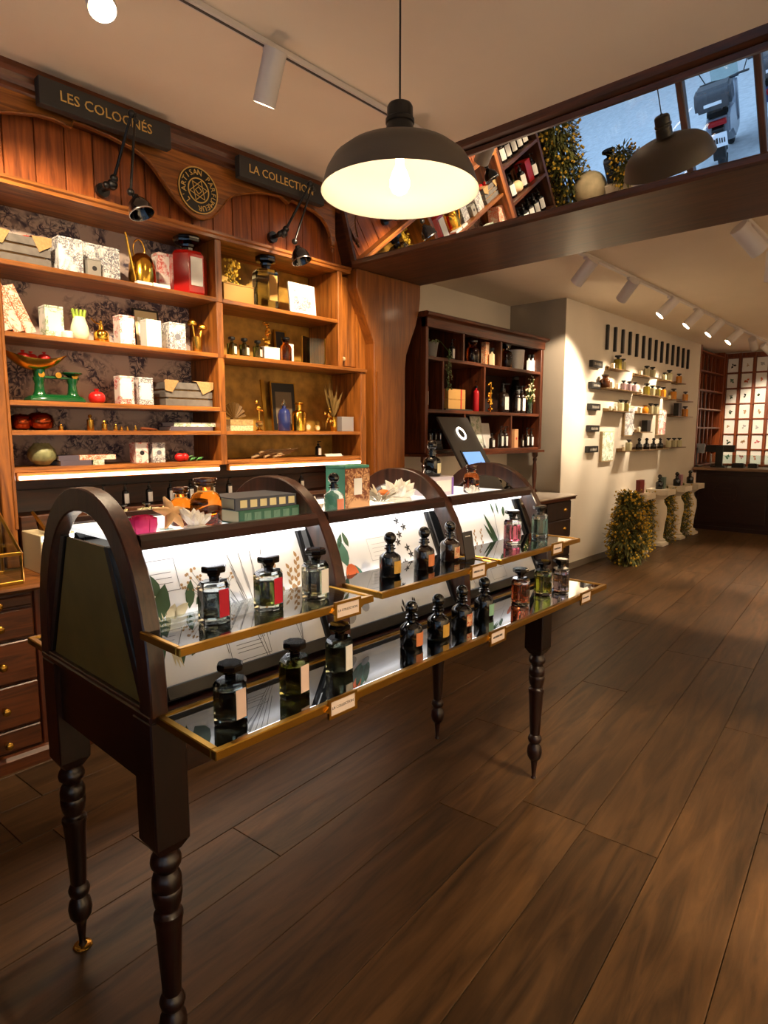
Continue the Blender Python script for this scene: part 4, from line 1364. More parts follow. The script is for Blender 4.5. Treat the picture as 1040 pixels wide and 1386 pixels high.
for i, (a, b) in enumerate(((1.33, 1.52), (1.60, 1.72), (1.95, 2.07), (2.45, 2.60))):
    carton(a, b, 3.26, .035, .985, .055, plain('cream carton', (226, 214, 176), .6), 'low cream carton behind the tester bottles, %s from the left' % TICK[i], group='cream cartons on the riser')
x = col_x(427, 3.06, 1.0)
# ================================================================ the display table
TX0, TX1, TY0, TY1 = .572, 2.305, 1.168, 1.765
ZT = .87
tb = thing('display_table', 'long mahogany display table with four arches, turned legs and brass edged glass shelves', 'table', (1.44, 1.46, 0))
# legs
LP = [(.45 / 1, 0)]
lprof = [(.0105, .0), (.012, .004), (.0085, .010), (.0095, .03), (.0135, .07), (.0155, .083), (.022, .088), (.0285, .100), (.0315, .120), (.028, .142), (.021, .152), (.019, .158), (.026, .166), (.029, .178), (.025, .190), (.0195, .197), (.021, .205), (.0285, .36), (.0305, .378), (.0325, .386), (.0315, .396), (.024, .402), (.023, .408), (.029, .418), (.0325, .440), (.0325, .452), (.030, .456), (.0325, .460), (.0325, .478), (.028, .492), (.023, .498), (.024, .505), (.0325, .512), (.034, .522), (.031, .534), (.026, .54), (.0265, .55)]
for lx, ly in ((.612, 1.208), (.612, 1.722), (2.265, 1.208), (2.265, 1.722)):
    lg = part(MB().lathe(lprof, (lx, ly, 0), 18), 'leg', W_TAB_Z, tb, smooth=45)
    hw = .040
    part(MB().add([(lx - hw * .62, ly - hw * .62, .548), (lx + hw * .62, ly - hw * .62, .548), (lx + hw * .62, ly + hw * .62, .548), (lx - hw * .62, ly + hw * .62, .548)] +
                  [(lx + sx * hw, ly + sy * hw, z) for z in (.575, ZT - .012) for sx, sy in ((-1, -1), (1, -1), (1, 1), (-1, 1))],
                  [(3, 2, 1, 0), (8, 9, 10, 11)] + [(a + i, a + (i + 1) % 4, a + 4 + (i + 1) % 4, a + 4 + i) for a in (0, 4) for i in range(4)]), 'leg_block', W_TAB_Z, lg, bevel=.003)
    if (lx, ly) == (.612, 1.722):
        part(MB().lathe([(.024, 0.001), (.026, .003), (.022, .007), (.012, .008), (.012, .001)], (lx, ly, 0), 20), 'brass_foot_ring', BRASS, lg, smooth=40)
# aprons and top
part(MB().box(.585, .607, 1.24, 1.69, .70, ZT - .012), 'end_apron', W_TAB_Y, tb, bevel=.002)
part(MB().box(2.27, 2.292, 1.24, 1.69, .70, ZT - .012), 'end_apron', W_TAB_Y, tb, bevel=.002)
part(MB().box(.645, 2.232, 1.185, 1.207, .715, ZT - .012), 'front_apron', W_TAB_X, tb, bevel=.002)
part(MB().box(.645, 2.232, 1.723, 1.745, .715, ZT - .012), 'back_apron', W_TAB_X, tb, bevel=.002)
part(MB().box(TX0, TX1, TY0, TY1, ZT - .014, ZT + .004), 'table_top', W_TAB_X, tb, bevel=.004)
part(MB().box(TX0 + .001, TX0 + .022, TY0 + .03, TY1 - .03, ZT + .004, ZT + .014), 'end_strip', W_ARCH, tb, bevel=.002)
# arches
AYC, AW, AH, AB = 1.464, .302, .458, .054
XA = (.592, 1.125, 1.69, 2.262)


def arch_pts(w_, h_, n=28):
    out = []
    for i in range(n + 1):
        t = math.pi * i / n
        c, s = math.cos(t), math.sin(t)
        e = 2 / 2.25
        out.append((AYC - w_ * math.copysign(abs(c) ** e, c), ZT + h_ * (abs(s) ** e)))
    return out


for xa in XA:
    part(MB().band(arch_pts(AW, AH), arch_pts(AW - AB, AH - AB), 'x', xa - .019, xa + .019), 'arch', W_ARCH, tb, bevel=.003, smooth=40)
# rails between the arches and the top deck
ZR = 1.205
for i in range(3):
    a, b = XA[i] + .019, XA[i + 1] - .019
    for y in (1.262, 1.665):
        part(MB().prism([(y - .012, ZR), (y - .014, ZR + .02), (y - .008, ZR + .032), (y + .010, ZR + .032), (y + .012, ZR)], 'x', a, b), 'rail', W_TAB_X, tb)
    part(MB().box(a, b, 1.276, 1.652, ZR + .004, ZR + .014), 'deck_glass', glow('lit opal glass deck', (240, 238, 232), .55), tb)
    for y in (1.288, 1.640):
        part(MB().box(a + .02, b - .02, y - .008, y + .008, ZR - .012, ZR + .003), 'light_bar', LEDC, tb)
# sloping lit print panels, front and rear, in black frames
PF = ((1.196, ZT + .012), (1.338, ZR + .0))     # front slope in (y, z)
PR = ((1.732, ZT + .012), (1.590, ZR + .0))
PAPER = plain('print paper', (244, 243, 240), .55)
FRAMEB = plain('black panel frame', (14, 13, 14), .4)
panels = []
for i in range(3):
    a, b = XA[i] + .019, XA[i + 1] - .019
    for (p0, p1), sgn in ((PF, 1), (PR, -1)):
        d = Vector((0, p1[0] - p0[0], p1[1] - p0[1]))
        ln = d.length
        d.normalize()
        nrm = Vector((0, -d.z, d.y)) * (1 if sgn > 0 else -1)     # outward
        if sgn < 0:
            nrm = Vector((0, d.z, -d.y))
        o0 = Vector((0, p0[0], p0[1]))
        M = Matrix(((1, 0, 0, 0), (0, d.y, nrm.y, o0.y), (0, d.z, nrm.z, o0.z), (0, 0, 0, 1)))
        fwid = .016
        mb = MB().box(a, a + fwid, 0, ln, -.02, .008).box(b - fwid, b, 0, ln, -.02, .008).box(a + fwid, b - fwid, 0, .03, -.02, .008).box(a + fwid, b - fwid, ln - .012, ln, -.02, .008)
        fr = part(mb.xf(M), 'panel_frame', FRAMEB, tb, bevel=.002)
        pn = part(MB().box(a + fwid, b - fwid, .03, ln - .012, -.012, 0).xf(M), 'print_panel', PAPER, fr)
        panels.append((i, sgn, M, a + fwid, b - fwid, ln, fr))
# olive end plates between the slopes
OLIVE = plain('olive brass plate', (120, 94, 36), .55, .15, var=.12, vscale=12)
for x0_, x1_ in ((TX0 + .012, TX0 + .02), (2.27, 2.278)):
    part(MB().prism([(1.222, ZT + .004), (1.70, ZT + .004), (1.572, ZR - .004), (1.358, ZR - .004)], 'x', x0_, x1_), 'end_plate', OLIVE, tb)
for x0_, x1_ in ((TX0 + .006, TX0 + .020), (2.27, 2.284)):
    for e_ in (1, -1):
        q0, q1 = (1.222, 1.358) if e_ > 0 else (1.70, 1.572)
        part(MB().prism([(q0, ZT + .015), (q0 - .026 * e_, ZT + .015), (q1 - .026 * e_, ZR + .0), (q1, ZR + .0)], 'x', x0_, x1_), 'end_frame_bar', FRAMEB, tb, bevel=.002)
# glass shelves
BW = .0115


def shelf_glass(poly, z, th, name, label=None):
    g = part(MB().prism(poly, 'z', z, z + th), name, SHELFU if name == 'upper_glass' else SHELFG, tb)
    return g


ZLG, ZUG = .866, 1.044
for yo, yi, sg in ((.956, TY0, 1), (1.968, TY1, -1)):
    yo2 = yo if sg > 0 else 1.90
    lo, hi = min(yo2, yi), max(yo2, yi)
    g = shelf_glass([(.592, lo), (2.302, lo), (2.302, hi), (.592, hi)], ZLG, .006, 'lower_glass')
    for (x0_, x1_, y0_, y1_) in ((.584, 2.31, yo2 - .008, yo2 + .008), (.584, 2.31, yi - .006 * sg - .008, yi - .006 * sg + .006)):
        part(MB().box(x0_, x1_, y0_, y1_, ZLG - .010, ZLG + .009), 'brass_edge', BRASSD, g, bevel=.002)
    for x in (.584, 2.294):
        part(MB().box(x, x + .016, lo + .008, hi - .008, ZLG - .010, ZLG + .009), 'brass_edge', BRASSD, g, bevel=.002)
    for x in (.70, 1.44, 2.18):
        part(MB().prism([(yi, ZLG - .012), (yi - sg * .15, ZLG - .012), (yi, ZLG - .06)], 'x', x - .004, x + .004), 'shelf_bracket', BRASSD, g)
FILLU = glow('added shelf fill glow', (250, 250, 255), 3.0)  # added glow that brightens the lower half of the print panels
USX = ((.573, 1.092), (1.130, 1.655), (1.686, 2.243))
for i, (x0_, x1_) in enumerate(USX):
    for sg in (1,):
        f0, f1, f2 = (1.040, 1.190, 1.245) if sg > 0 else (1.888, 1.738, 1.683)
        a, b = XA[i] + .021, XA[i + 1] - .021
        g = shelf_glass([(x0_, f0), (x1_, f0), (x1_, f1), (b, f1), (b, f2), (a, f2), (a, f1), (x0_, f1)], ZUG, .006, 'upper_glass')
        e = .007
        part(MB().box(a + .02, b - .02, min(f2 - .012 * sg, f2), max(f2 - .012 * sg, f2), ZUG - .008, ZUG - .001), 'light_bar', FILLU, g)  # added fill strip, not one of the table's own lights
        part(MB().box(x0_ - .004, x1_ + .004, f0 - e, f0 + e, ZUG - .008, ZUG + .009), 'brass_edge', BRASSD, g, bevel=.002)
        for x in (x0_ - .004, x1_ - .008):
            part(MB().box(x, x + .012, min(f0, f1) + e * (sg > 0), max(f0, f1) - e * (sg < 0), ZUG - .008, ZUG + .009), 'brass_edge', BRASSD, g, bevel=.002)


# brass card holders on the shelf fronts
def card_holder(cx, y, z, w_, h_, txt, label):
    t = thing('card_holder', label, 'label holder', (cx, y, z), group='brass card holders on the table')
    hw = w_ / 2
    mb = MB()
    fw = .006
    mb.box(-hw, hw, -.004, 0, -h_ / 2, -h_ / 2 + fw).box(-hw, hw, -.004, 0, h_ / 2 - fw, h_ / 2).box(-hw, -hw + fw, -.004, 0, -h_ / 2 + fw, h_ / 2 - fw).box(hw - fw, hw, -.004, 0, -h_ / 2 + fw, h_ / 2 - fw).box(-hw, hw, 0, .002, -h_ / 2, h_ / 2)
    mb.prism([(-hw - .012, 0), (-hw, -.008), (-hw, .008)], 'y', -.003, .001).prism([(hw + .012, 0), (hw, -.008), (hw, .008)], 'y', -.003, .001)
    link('brass_frame', mb.mesh('brass_frame'), BRASSD, t)
    c = link('card', MB().box(-hw + fw, hw - fw, -.0018, -.0002, -h_ / 2 + fw, h_ / 2 - fw).mesh('card'), CARD, t)
    me = text_mesh(txt, .0085, .0004) if txt else faint_line(.05, .006, 10, int(cx * 100))
    mesh_xf(me, facing_y(0, -.0022, 0))
    link('lettering', me, plain('grey ink', (84, 76, 72), .6), c)


card_holder(1.002, 1.0315, ZUG - .004, .085, .044, 'LA COLLECTION', 'brass card holder on the nearest upper glass shelf')
card_holder(1.55, 1.0315, ZUG - .004, .080, .044, '', 'brass card holder on the middle upper glass shelf')
card_holder(2.055, 1.0315, ZUG - .004, .080, .044, '', 'brass card holder on the far upper glass shelf')
card_holder(.902, .9465, ZLG - .004, .085, .044, 'LA COLLECTION', 'brass card holder on the lower glass shelf, nearest of three')
card_holder(1.53, .9465, ZLG - .004, .085, .044, '', 'brass card holder on the lower glass shelf, middle of three')
card_holder(2.12, .9465, ZLG - .004, .085, .044, '', 'brass card holder on the lower glass shelf, farthest of three')


# flat botanical prints on the sloping panels: inked shapes in the plane of each sheet
INK_G = plain('ink leaf green', (52, 78, 40), .6)
INK_D = plain('ink dark line', (44, 40, 36), .6)
INK_T = plain('ink tan', (176, 138, 92), .6)
INK_O = plain('ink orange', (206, 96, 44), .6)
INK_C = plain('ink cream', (214, 196, 150), .6)
INK_GR = plain('ink grey', (168, 168, 168), .6)
INK_TEAL = plain('ink teal green', (74, 118, 96), .6)


def p_leaf(mb, x, v, ang, ln, wd, z=.0008):
    d = Vector((math.sin(ang), math.cos(ang)))
    s = Vector((d.y, -d.x))
    pts = []
    for t, k in ((0, 0), (.25, .8), (.5, 1), (.78, .6), (1, 0), (.78, -.6), (.5, -1), (.25, -.8)):
        q = Vector((x, v)) + d * (ln * t) + s * (wd * k)
        pts.append((q.x, q.y, z))
    mb.add(pts, [tuple(range(8))])


def p_line(mb, pts, w_, z=.0007):
    for (a, b) in zip(pts[:-1], pts[1:]):
        d = Vector((b[0] - a[0], b[1] - a[1]))
        if d.length < 1e-6:
            continue
        s = Vector((-d.y, d.x)).normalized() * w_ / 2
        mb.add([(a[0] + s.x, a[1] + s.y, z), (a[0] - s.x, a[1] - s.y, z), (b[0] - s.x, b[1] - s.y, z), (b[0] + s.x, b[1] + s.y, z)], [(0, 1, 2, 3)])


def p_disc(mb, x, v, r, z=.0008, n=10, k=1.0):
    mb.add([(x + r * math.cos(2 * math.pi * i / n), v + k * r * math.sin(2 * math.pi * i / n), z) for i in range(n)], [tuple(range(n))])


def p_rect(mb, x0_, x1_, v0, v1, w_=.0012):
    p_line(mb, [(x0_, v0), (x1_, v0), (x1_, v1), (x0_, v1), (x0_, v0)], w_)


def put(mb, name, mat, M, fr):
    part(mb.xf(M), name, mat, fr)['kind'] = 'stuff'


rp = random.Random(5)
for (i, sg, M, a, b, ln, fr) in panels:
    W_ = b - a
    X = lambda t: a + W_ * (t if sg > 0 else 1 - t)
    V = lambda t: .03 + (ln - .045) * t
    if i == 0:
        g, c, dk, tn, gr = MB(), MB(), MB(), MB(), MB()
        for t, v, an, l_, wd in ((.05, .45, .4, .09, .02), (.03, .18, -.15, .10, .022), (.12, .12, .1, .09, .012), (.17, .16, .6, .10, .022), (.22, .5, .3, .07, .012), (.26, .52, .9, .05, .010), (.08, .62, -.2, .06, .014)):
            p_leaf(g, X(t), V(v), an, l_, wd)
        for t, v, an, l_, wd in ((.08, .12, .05, .12, .006), (.1, .1, -.1, .13, .006), (.12, .1, -.25, .13, .006), (.10, .42, .5, .05, .014), (.13, .46, 1.0, .05, .012), (.15, .4, 1.5, .04, .012)):
            p_leaf(c, X(t), V(v), an, l_, wd, .001)
        for k in range(46):
            an = rp.uniform(-1.1, 1.1)
            rr = rp.uniform(.25, 1) * .085
            x_, v_ = X(.36) + math.sin(an) * rr, V(.55) + math.cos(an) * rr
            p_disc(tn, x_, v_, .0038, n=6)
            if k % 3 == 0:
                p_line(dk, [(X(.36), V(.5)), (x_, v_)], .0009)
        p_line(dk, [(X(.36), V(.5)), (X(.37), V(.1))], .0016)
        for t, v, an in ((.58, .5, -.25), (.60, .5, -.08), (.62, .5, .1), (.64, .5, .28), (.60, .28, -.5), (.61, .28, -.3)):
            q0 = (X(t), V(v - .35))
            q1 = (X(t) + math.sin(an) * .05, V(v))
            q2 = (X(t) + math.sin(an) * .14, V(v) + .11)
            p_line(dk, [q0, q1, q2], .0016)
            p_leaf(gr, q1[0], q1[1], an, .09, .004)
        for t, v, an in ((.80, .42, -.12), (.86, .36, .12), (.90, .45, .3)):
            for k in range(9):
                p_leaf(tn, X(t) + math.sin(an) * .011 * k, V(v) + .011 * k, an + (.5 if k % 2 else -.5), .018, .005)
            p_line(dk, [(X(.84), V(.02)), (X(t), V(v))], .0012)
        p_rect(dk, X(.02), X(.2), V(.66), V(.9))
        p_rect(dk, X(.38), X(.62), V(.02), V(.2))
        for k in range(3):
            p_line(dk, [(X(.42), V(.08 + .03 * k)), (X(.58), V(.08 + .03 * k))], .0012)
            p_line(dk, [(X(.06), V(.72 + .04 * k)), (X(.17), V(.72 + .04 * k))], .0010)
        for m_, nm, mt in ((g, 'printed_leaves', INK_G), (c, 'printed_petals', INK_C), (dk, 'printed_lines', INK_D), (tn, 'printed_seeds', INK_T), (gr, 'printed_grass', INK_GR)):
            put(m_, nm, mt, M, fr)
    elif i == 1:
        g, tl, dk, og, gr = MB(), MB(), MB(), MB(), MB()
        p_disc(tl, X(.20), V(.36), .042, k=1.5, n=16)
        p_leaf(tl, X(.17), V(.55), -.1, .09, .02)
        p_disc(og, X(.19), V(.46), .026, .0012, k=1.4, n=14)
        for t, an in ((.15, .0), (.19, .15), (.23, .35)):
            p_leaf(g, X(t), V(.2), an, .09, .013, .0015)
        p_leaf(g, X(.14), V(.74), .5, .05, .008)
        p_leaf(g, X(.22), V(.74), -.2, .05, .009)
        p_disc(gr, X(.21), V(.16), .016, .0012, k=1.1)
        p_disc(og, X(.03), V(.55), .03, .0012, k=1.6)
        for k in range(9):
            v = .92 - k * .075
            x_ = X(.70 + .05 * math.sin(k * 1.7))
            for an in (0.2, 1.3, 2.4, 3.6, 4.9):
                p_leaf(dk, x_, V(v), an, .014, .003)
        for k in range(7):
            p_leaf(dk, X(.56) + rp.uniform(-.03, .06), V(.08) + rp.uniform(-.01, .02), 3.1 + rp.uniform(-.5, .5), .03, .004)
        p_rect(gr, X(.38), X(.60), V(.56), V(.78))
        p_disc(gr, X(.07), V(.12), .026, .0008, n=18)
        for k in range(4):
            p_line(gr, [(X(.41), V(.60 + .04 * k)), (X(.57), V(.60 + .04 * k))], .001)
        for m_, nm, mt in ((g, 'printed_leaves', INK_G), (tl, 'printed_bud', INK_TEAL), (dk, 'printed_sprigs', INK_D), (og, 'printed_petals', INK_O), (gr, 'printed_caption', INK_GR)):
            put(m_, nm, mt, M, fr)
    else:
        g, dk, og, tn, gr = MB(), MB(), MB(), MB(), MB()
        for t, v, an, l_, wd in ((.62, .38, -.25, .15, .013), (.60, .36, -.4, .12, .010), (.64, .34, .5, .05, .012), (.52, .4, -1.3, .05, .010), (.68, .82, .05, .05, .006), (.74, .8, .2, .055, .006), (.80, .76, .5, .05, .010)):
            p_leaf(g, X(t), V(v), an, l_, wd)
        p_line(dk, [(X(.62), V(.2)), (X(.63), V(.45)), (X(.70), V(.9))], .002)
        p_disc(og, X(.72), V(.24), .017, k=1.3)
        for t, an in ((.15, -.15), (.22, .02), (.30, .2), (.36, .3)):
            for k in range(12):
                p_leaf(tn, X(t) + math.sin(an) * .012 * k, V(.2) + .012 * k, an + (.45 if k % 2 else -.45), .016, .0035)
            p_line(dk, [(X(t) - math.sin(an) * .05, V(.05)), (X(t) + math.sin(an) * .14, V(.2) + .14)], .0014)
        p_rect(gr, X(.4), X(.58), V(.03), V(.16))
        for m_, nm, mt in ((g, 'printed_leaves', INK_G), (dk, 'printed_lines', INK_D), (og, 'printed_fruit', INK_O), (tn, 'printed_ears', INK_T), (gr, 'printed_caption', INK_GR)):
            put(m_, nm, mt, M, fr)
# ================================================================ bottles on the table's glass shelves
ZG, ZL_ = ZUG + .006, ZLG + .006
L_OLIVE = glass('olive juice', (110, 116, 52))
L_SMOKY = glass('smoky juice', (96, 104, 100))
L_PALE = glass('pale juice', (190, 196, 168))
L_PINK = glass('pink juice', (226, 96, 130))
L_TEAL = glass('teal juice', (112, 160, 150))
L_ORNG = glass('orange juice', (224, 104, 62))
L_LIME = glass('lime juice', (186, 202, 72))
L_LILAC = glass('lilac juice', (196, 178, 200))
LB_RED = plain('crimson label', (196, 30, 56), .4)
LB_PINK = plain('blush label', (234, 206, 190), .5)
LB_WHITE = plain('white label', (238, 234, 228), .5)
LB_GOLD = plain('gold label', (206, 160, 70), .4)
LB_ORG = plain('orange label', (222, 134, 82), .5)
LB_MIX = printed('patterned label', (232, 196, 150), (196, 70, 40), 90, .5)
LB_GRN = plain('mint label', (140, 188, 160), .5)
up = [(292, 846, 'facet', (G_CLEAR, GBLACK, LB_RED, L_SMOKY), 'clear faceted bottle with crimson label, nearest on the upper glass shelves'),
      (365, 828, 'facet', (G_CLEAR, GBLACK, LB_RED, L_OLIVE), 'faceted bottle of greenish perfume with crimson label on the upper shelf'),
      (428, 814, 'facet', (G_CLEAR, GBLACK, LB_WHITE, L_PALE), 'faceted bottle with white label at the far end of the nearest upper shelf'),
      (528, 783, 'ball', (plain('black blue glass', (10, 16, 22), .06, coat=1), GBLACK, LB_GOLD), 'dark ball-stopper bottle with gold label on the middle upper shelf'),
      (574, 773, 'ball', (plain('black brown glass', (20, 9, 6), .06, coat=1), GBLACK, LB_ORG), 'dark brown ball-stopper bottle with tan label on the middle upper shelf'),
      (609, 762, 'ball', (plain('deep brown glass', (28, 13, 7), .06, coat=1), GBLACK, LB_MIX), 'dark brown ball-stopper bottle beside the black card, middle upper shelf'),
      (693, 740, 'facet', (G_CLEAR, GBLACK, None, L_PINK), 'pink perfume bottle on the far upper shelf'),
      (730, 731, 'facet', (G_CLEAR, GBLACK, None, L_TEAL), 'teal perfume bottle on the far upper shelf')]
for px, py, kd, ms, lb in up:
    p = at_z(px, py - 4, ZG)
    bottle(kd, (p.x, p.y, ZG), lb, ms, .124 if kd == 'facet' else .126, 0.12, 'bottles on the glass shelves', wid=1.0)
lo_ = [(314, 982, 'facet', (G_SMOKE, GBLACK, LB_PINK, L_SMOKY), 'smoky faceted bottle with blush label, nearest on the lower glass shelf'),
       (400, 946, 'facet', (glass('olive tint glass', (150, 150, 96)), GBLACK, LB_PINK, L_OLIVE), 'olive faceted bottle with blush label on the lower glass shelf'),
       (460, 916, 'facet', (glass('grey green tint glass', (156, 168, 150)), GBLACK, LB_WHITE, L_SMOKY), 'grey green faceted bottle with white label on the lower glass shelf'),
       (557, 880, 'ball', (GBLACK, GBLACK, LB_ORG), 'black ball-stopper bottle with orange label, first of four on the lower shelf'),
       (593, 868, 'ball', (GBLACK, GBLACK, LB_GOLD), 'black ball-stopper bottle with pale gold label, second of four on the lower shelf'),
       (625, 853, 'ball', (GBLACK, GBLACK, LB_MIX), 'black ball-stopper bottle with patterned label, third of four on the lower shelf'),
       (655, 839, 'ball', (GBLACK, GBLACK, LB_GRN), 'black ball-stopper bottle with mint label, fourth of four on the lower shelf'),
       (704, 822, 'facet', (G_CLEAR, GBLACK, None, L_ORNG), 'orange perfume bottle on the far lower glass shelf'),
       (734, 809, 'facet', (G_CLEAR, GBLACK, None, L_LIME), 'lime green perfume bottle on the far lower glass shelf'),
       (758, 806, 'facet', (G_CLEAR, GBLACK, None, L_LILAC), 'lilac perfume bottle, last on the lower glass shelf')]
for px, py, kd, ms, lb in lo_:
    p = at_z(px, py - 4, ZL_)
    bottle(kd, (p.x, p.y, ZL_), lb, ms, .126 if kd == 'facet' else .130, 0.12, 'bottles on the glass shelves', wid=.98)
p = at_z(637, 757, ZG)
t = thing('black_card', 'black folded card with small white print standing on the middle upper shelf', 'card', (p.x, p.y, ZG))
link('sheet', MB().prism([(-.002, 0), (.002, 0), (.018, .088), (.0145, .088)], 'x', -.026, .026).mesh('sheet'), plain('charcoal card', (40, 36, 38), .35), t)
link('foot', MB().prism([(.002, 0), (.03, 0), (.03, .002), (.002, .002)], 'x', -.026, .026).mesh('foot'), plain('charcoal card', (40, 36, 38), .35), t)
me = faint_line(.028, .004, 8, 3)
mesh_xf(me, Matrix.Translation((0, .0115, .074)) @ Matrix.Rotation(math.pi / 2 - .19, 4, 'X'))
link('lettering', me, WHITEP, t)

# ================================================================ things on the table's top deck
ZD = ZR + .014


def dk(px, py):
    """spot on the deck"""
    q = at_z(px, py, ZD)
    return q.x, q.y



x, y = .672, 1.36
t = thing('rose', 'bright pink rose lying at the near end of the table top', 'flower', (x, y, ZD))
ROSE = plain('rose petal', (214, 40, 118), .5)
for lay, (r_, n2, z0_) in enumerate(((.012, 3, .034), (.019, 4, .031), (.026, 5, .027), (.032, 6, .022))):
    for q in range(n2):
        a0 = 2 * math.pi * q / n2 + lay * .7
        vs = []
        for j2 in range(4):
            ph = -1.1 + j2 * (.55 + .05 * (3 - lay))
            for k2 in range(5):
                th = a0 + (k2 - 2) * (1.5 / n2)
                fl_ = r_ * (1 + (.16 if j2 == 3 else 0))
                vs.append((fl_ * math.cos(ph) * math.cos(th), fl_ * math.cos(ph) * math.sin(th), max(z0_ + r_ * math.sin(ph), .001)))
        link('petal', MB().add(vs, [(j2 * 5 + k2, j2 * 5 + k2 + 1, j2 * 5 + k2 + 6, j2 * 5 + k2 + 5) for j2 in range(3) for k2 in range(4)]).mesh('petal', smooth=60), ROSE, t)
x, y = .735, 1.36
t = thing('starfish', 'pale orange starfish propped beside the pink rose', 'shell', (x, y, ZD))
mb = MB()
for i in range(5):
    a = 2 * math.pi * i / 5 + .35
    mb.tube([(0, 0, .009), (.022 * math.cos(a), .022 * math.sin(a), .012), (.044 * math.cos(a), .044 * math.sin(a), .006)], [.013, .010, .003], 8)
link('arms', mb.xf(Matrix.Translation((0, .0, .04)) @ Matrix.Rotation(R(60), 4, 'X') @ Matrix.Rotation(.2, 4, 'Y')).mesh('arms', smooth=60), plain('starfish', (222, 176, 124), .7, var=.15, vscale=60), t)
link('stand', MB().box(-.014, .014, .0, .03, 0, .006).cyl((0, .01, .004), (0, .008, .05), .004).mesh('stand'), CLEAR, t)
rq = random.Random(11)


def crystal(x, y, s, mat, label, name='quartz_cluster', n=12, cat='mineral'):
    t = thing(name, label, cat, (x, y, ZD))
    mb = MB()
    for i in range(n):
        a, b = rq.uniform(0, 6.28), rq.uniform(.1, 1.1)
        d = Vector((math.cos(a) * math.sin(b), math.sin(a) * math.sin(b), math.cos(b)))
        l_ = s * rq.uniform(.6, 1.0)
        mb.cyl((0, 0, s * .12), d * l_ * .75 + Vector((0, 0, s * .1)), s * .17, s * .15, 6)
        mb.cyl(d * l_ * .75 + Vector((0, 0, s * .1)), d * l_ + Vector((0, 0, s * .1)), s * .15, .001, 6)
    link('crystals', mb.mesh('crystals'), mat, t)
    link('matrix_rock', MB().lathe([(s * .5, 0), (s * .45, s * .15), (s * .2, s * .25)], (0, 0, 0), 9).mesh('matrix_rock'), mat, t)
    return t


crystal(.792, 1.335, .062, plain('white quartz', (236, 232, 226), .25), 'white quartz cluster in front of the small amber jar')
bottle('jar', (.815, 1.44, ZD), 'smaller amber apothecary jar on the table top', (G_AMBER, plain('dark amber stopper', (70, 30, 8), .1, coat=.6)), .098, name='apothecary_jar', wid=.85)
bottle('jar', (.852, 1.385, ZD), 'larger amber apothecary jar on the table top beside the books', (G_AMBER, plain('dark amber stopper', (70, 30, 8), .1, coat=.6)), .122, name='apothecary_jar', wid=.95)
BKG = plain('green cloth binding', (46, 92, 70), .55)
BKN = plain('navy grey binding', (66, 70, 80), .5)
for i, (h_, z_, mt, gm, nm, dx) in enumerate(((.036, ZD, BKG, plain('pale gilt', (196, 206, 180), .5), 'green cloth book with pale squares lying on the table top', .012), (.032, ZD + .0365, BKN, plain('gilt', (216, 202, 150), .5), 'dark blue old book lying on top of the green one', 0))):
    t = thing('book', nm, 'book', (.998 + dx, 1.40, z_), group='old books on the table')
    hw, hd = .098, .07
    link('pages', MB().box(-hw + .003, hw - .003, -hd + .004, hd - .004, .003, h_ - .003).mesh('pages'), plain('old paper', (214, 200, 166), .8), t)
    link('cover', MB().box(-hw, hw, -hd, hd, 0, .003).box(-hw, hw, -hd, hd, h_ - .003, h_).box(-hw - .001, hw + .001, -hd - .003, -hd + .002, 0, h_).mesh('cover', bevel=.0008), mt, t)
    for k in range(6):
        x_ = -hw + .014 + k * .031
        mb = MB().box(x_, x_ + .021, -hd - .0036, -hd - .0025, h_ * .2, h_ * .8)
        if i == 0:
            mb.prism([(x_ + .004, h_ * .22), (x_ + .0105, h_ * .74), (x_ + .017, h_ * .22)], 'y', -hd - .0042, -hd - .003)
        link('gilt_tooling', mb.mesh('gilt_tooling'), gm if i else plain('gilt square', (96, 130, 108), .5), t)
crystal(1.185, 1.36, .05, plain('pale shell', (226, 216, 200), .4), 'pale coral lump beside the second arch', 'coral_lump', 14)
# middle bay
bottle('ball', (1.245, 1.335, ZD), 'clear ball-stopper bottle with coral label in front of the teal box', (glass('clear grey glass', (176, 184, 176)), GBLACK, plain('coral label', (228, 140, 108), .5)), .118, .15)
tb_ = carton(1.30, 1.405, 1.345, .085, ZD, .135, plain('teal carton', (70, 140, 120), .5), 'teal green carton with swirling brown agate front on the table top', band=None)
link('agate_front', MB().box(-.052, .053, -.0440, -.0425, .002, .125).mesh('agate_front'), printed('agate swirl', (220, 170, 120), (120, 62, 34), 26, .6), tb_)
link('front_label', MB().box(-.016, .018, -.0452, -.044, .045, .095).mesh('front_label'), WHITEP, tb_)
t = thing('feather_nest', 'nest of pale feathers with an orange flower on the table top', 'ornament', (1.50, 1.39, ZD))
mb = MB()
for i in range(60):
    a = rq.uniform(0, 6.28)
    mb.leaf((.012 * math.cos(a), .012 * math.sin(a), .004 + .02 * rq.random()), (.07 * math.cos(a), .05 * math.sin(a), rq.uniform(.0, .045)), .006, (0, 0, 1), .003)
link('feathers', mb.mesh('feathers'), plain('feather', (196, 184, 164), .8), t)['kind'] = 'stuff'
link('flower', MB().ball((0, -.02, .04), .02, 10, 6, (1, 1, .5)).mesh('flower', smooth=50), plain('orange bloom', (230, 126, 50), .6), t)
crystal(1.615, 1.40, .085, plain('white coral', (240, 236, 228), .5), 'white branching coral in front of the third arch', 'white_coral', 22, 'coral')
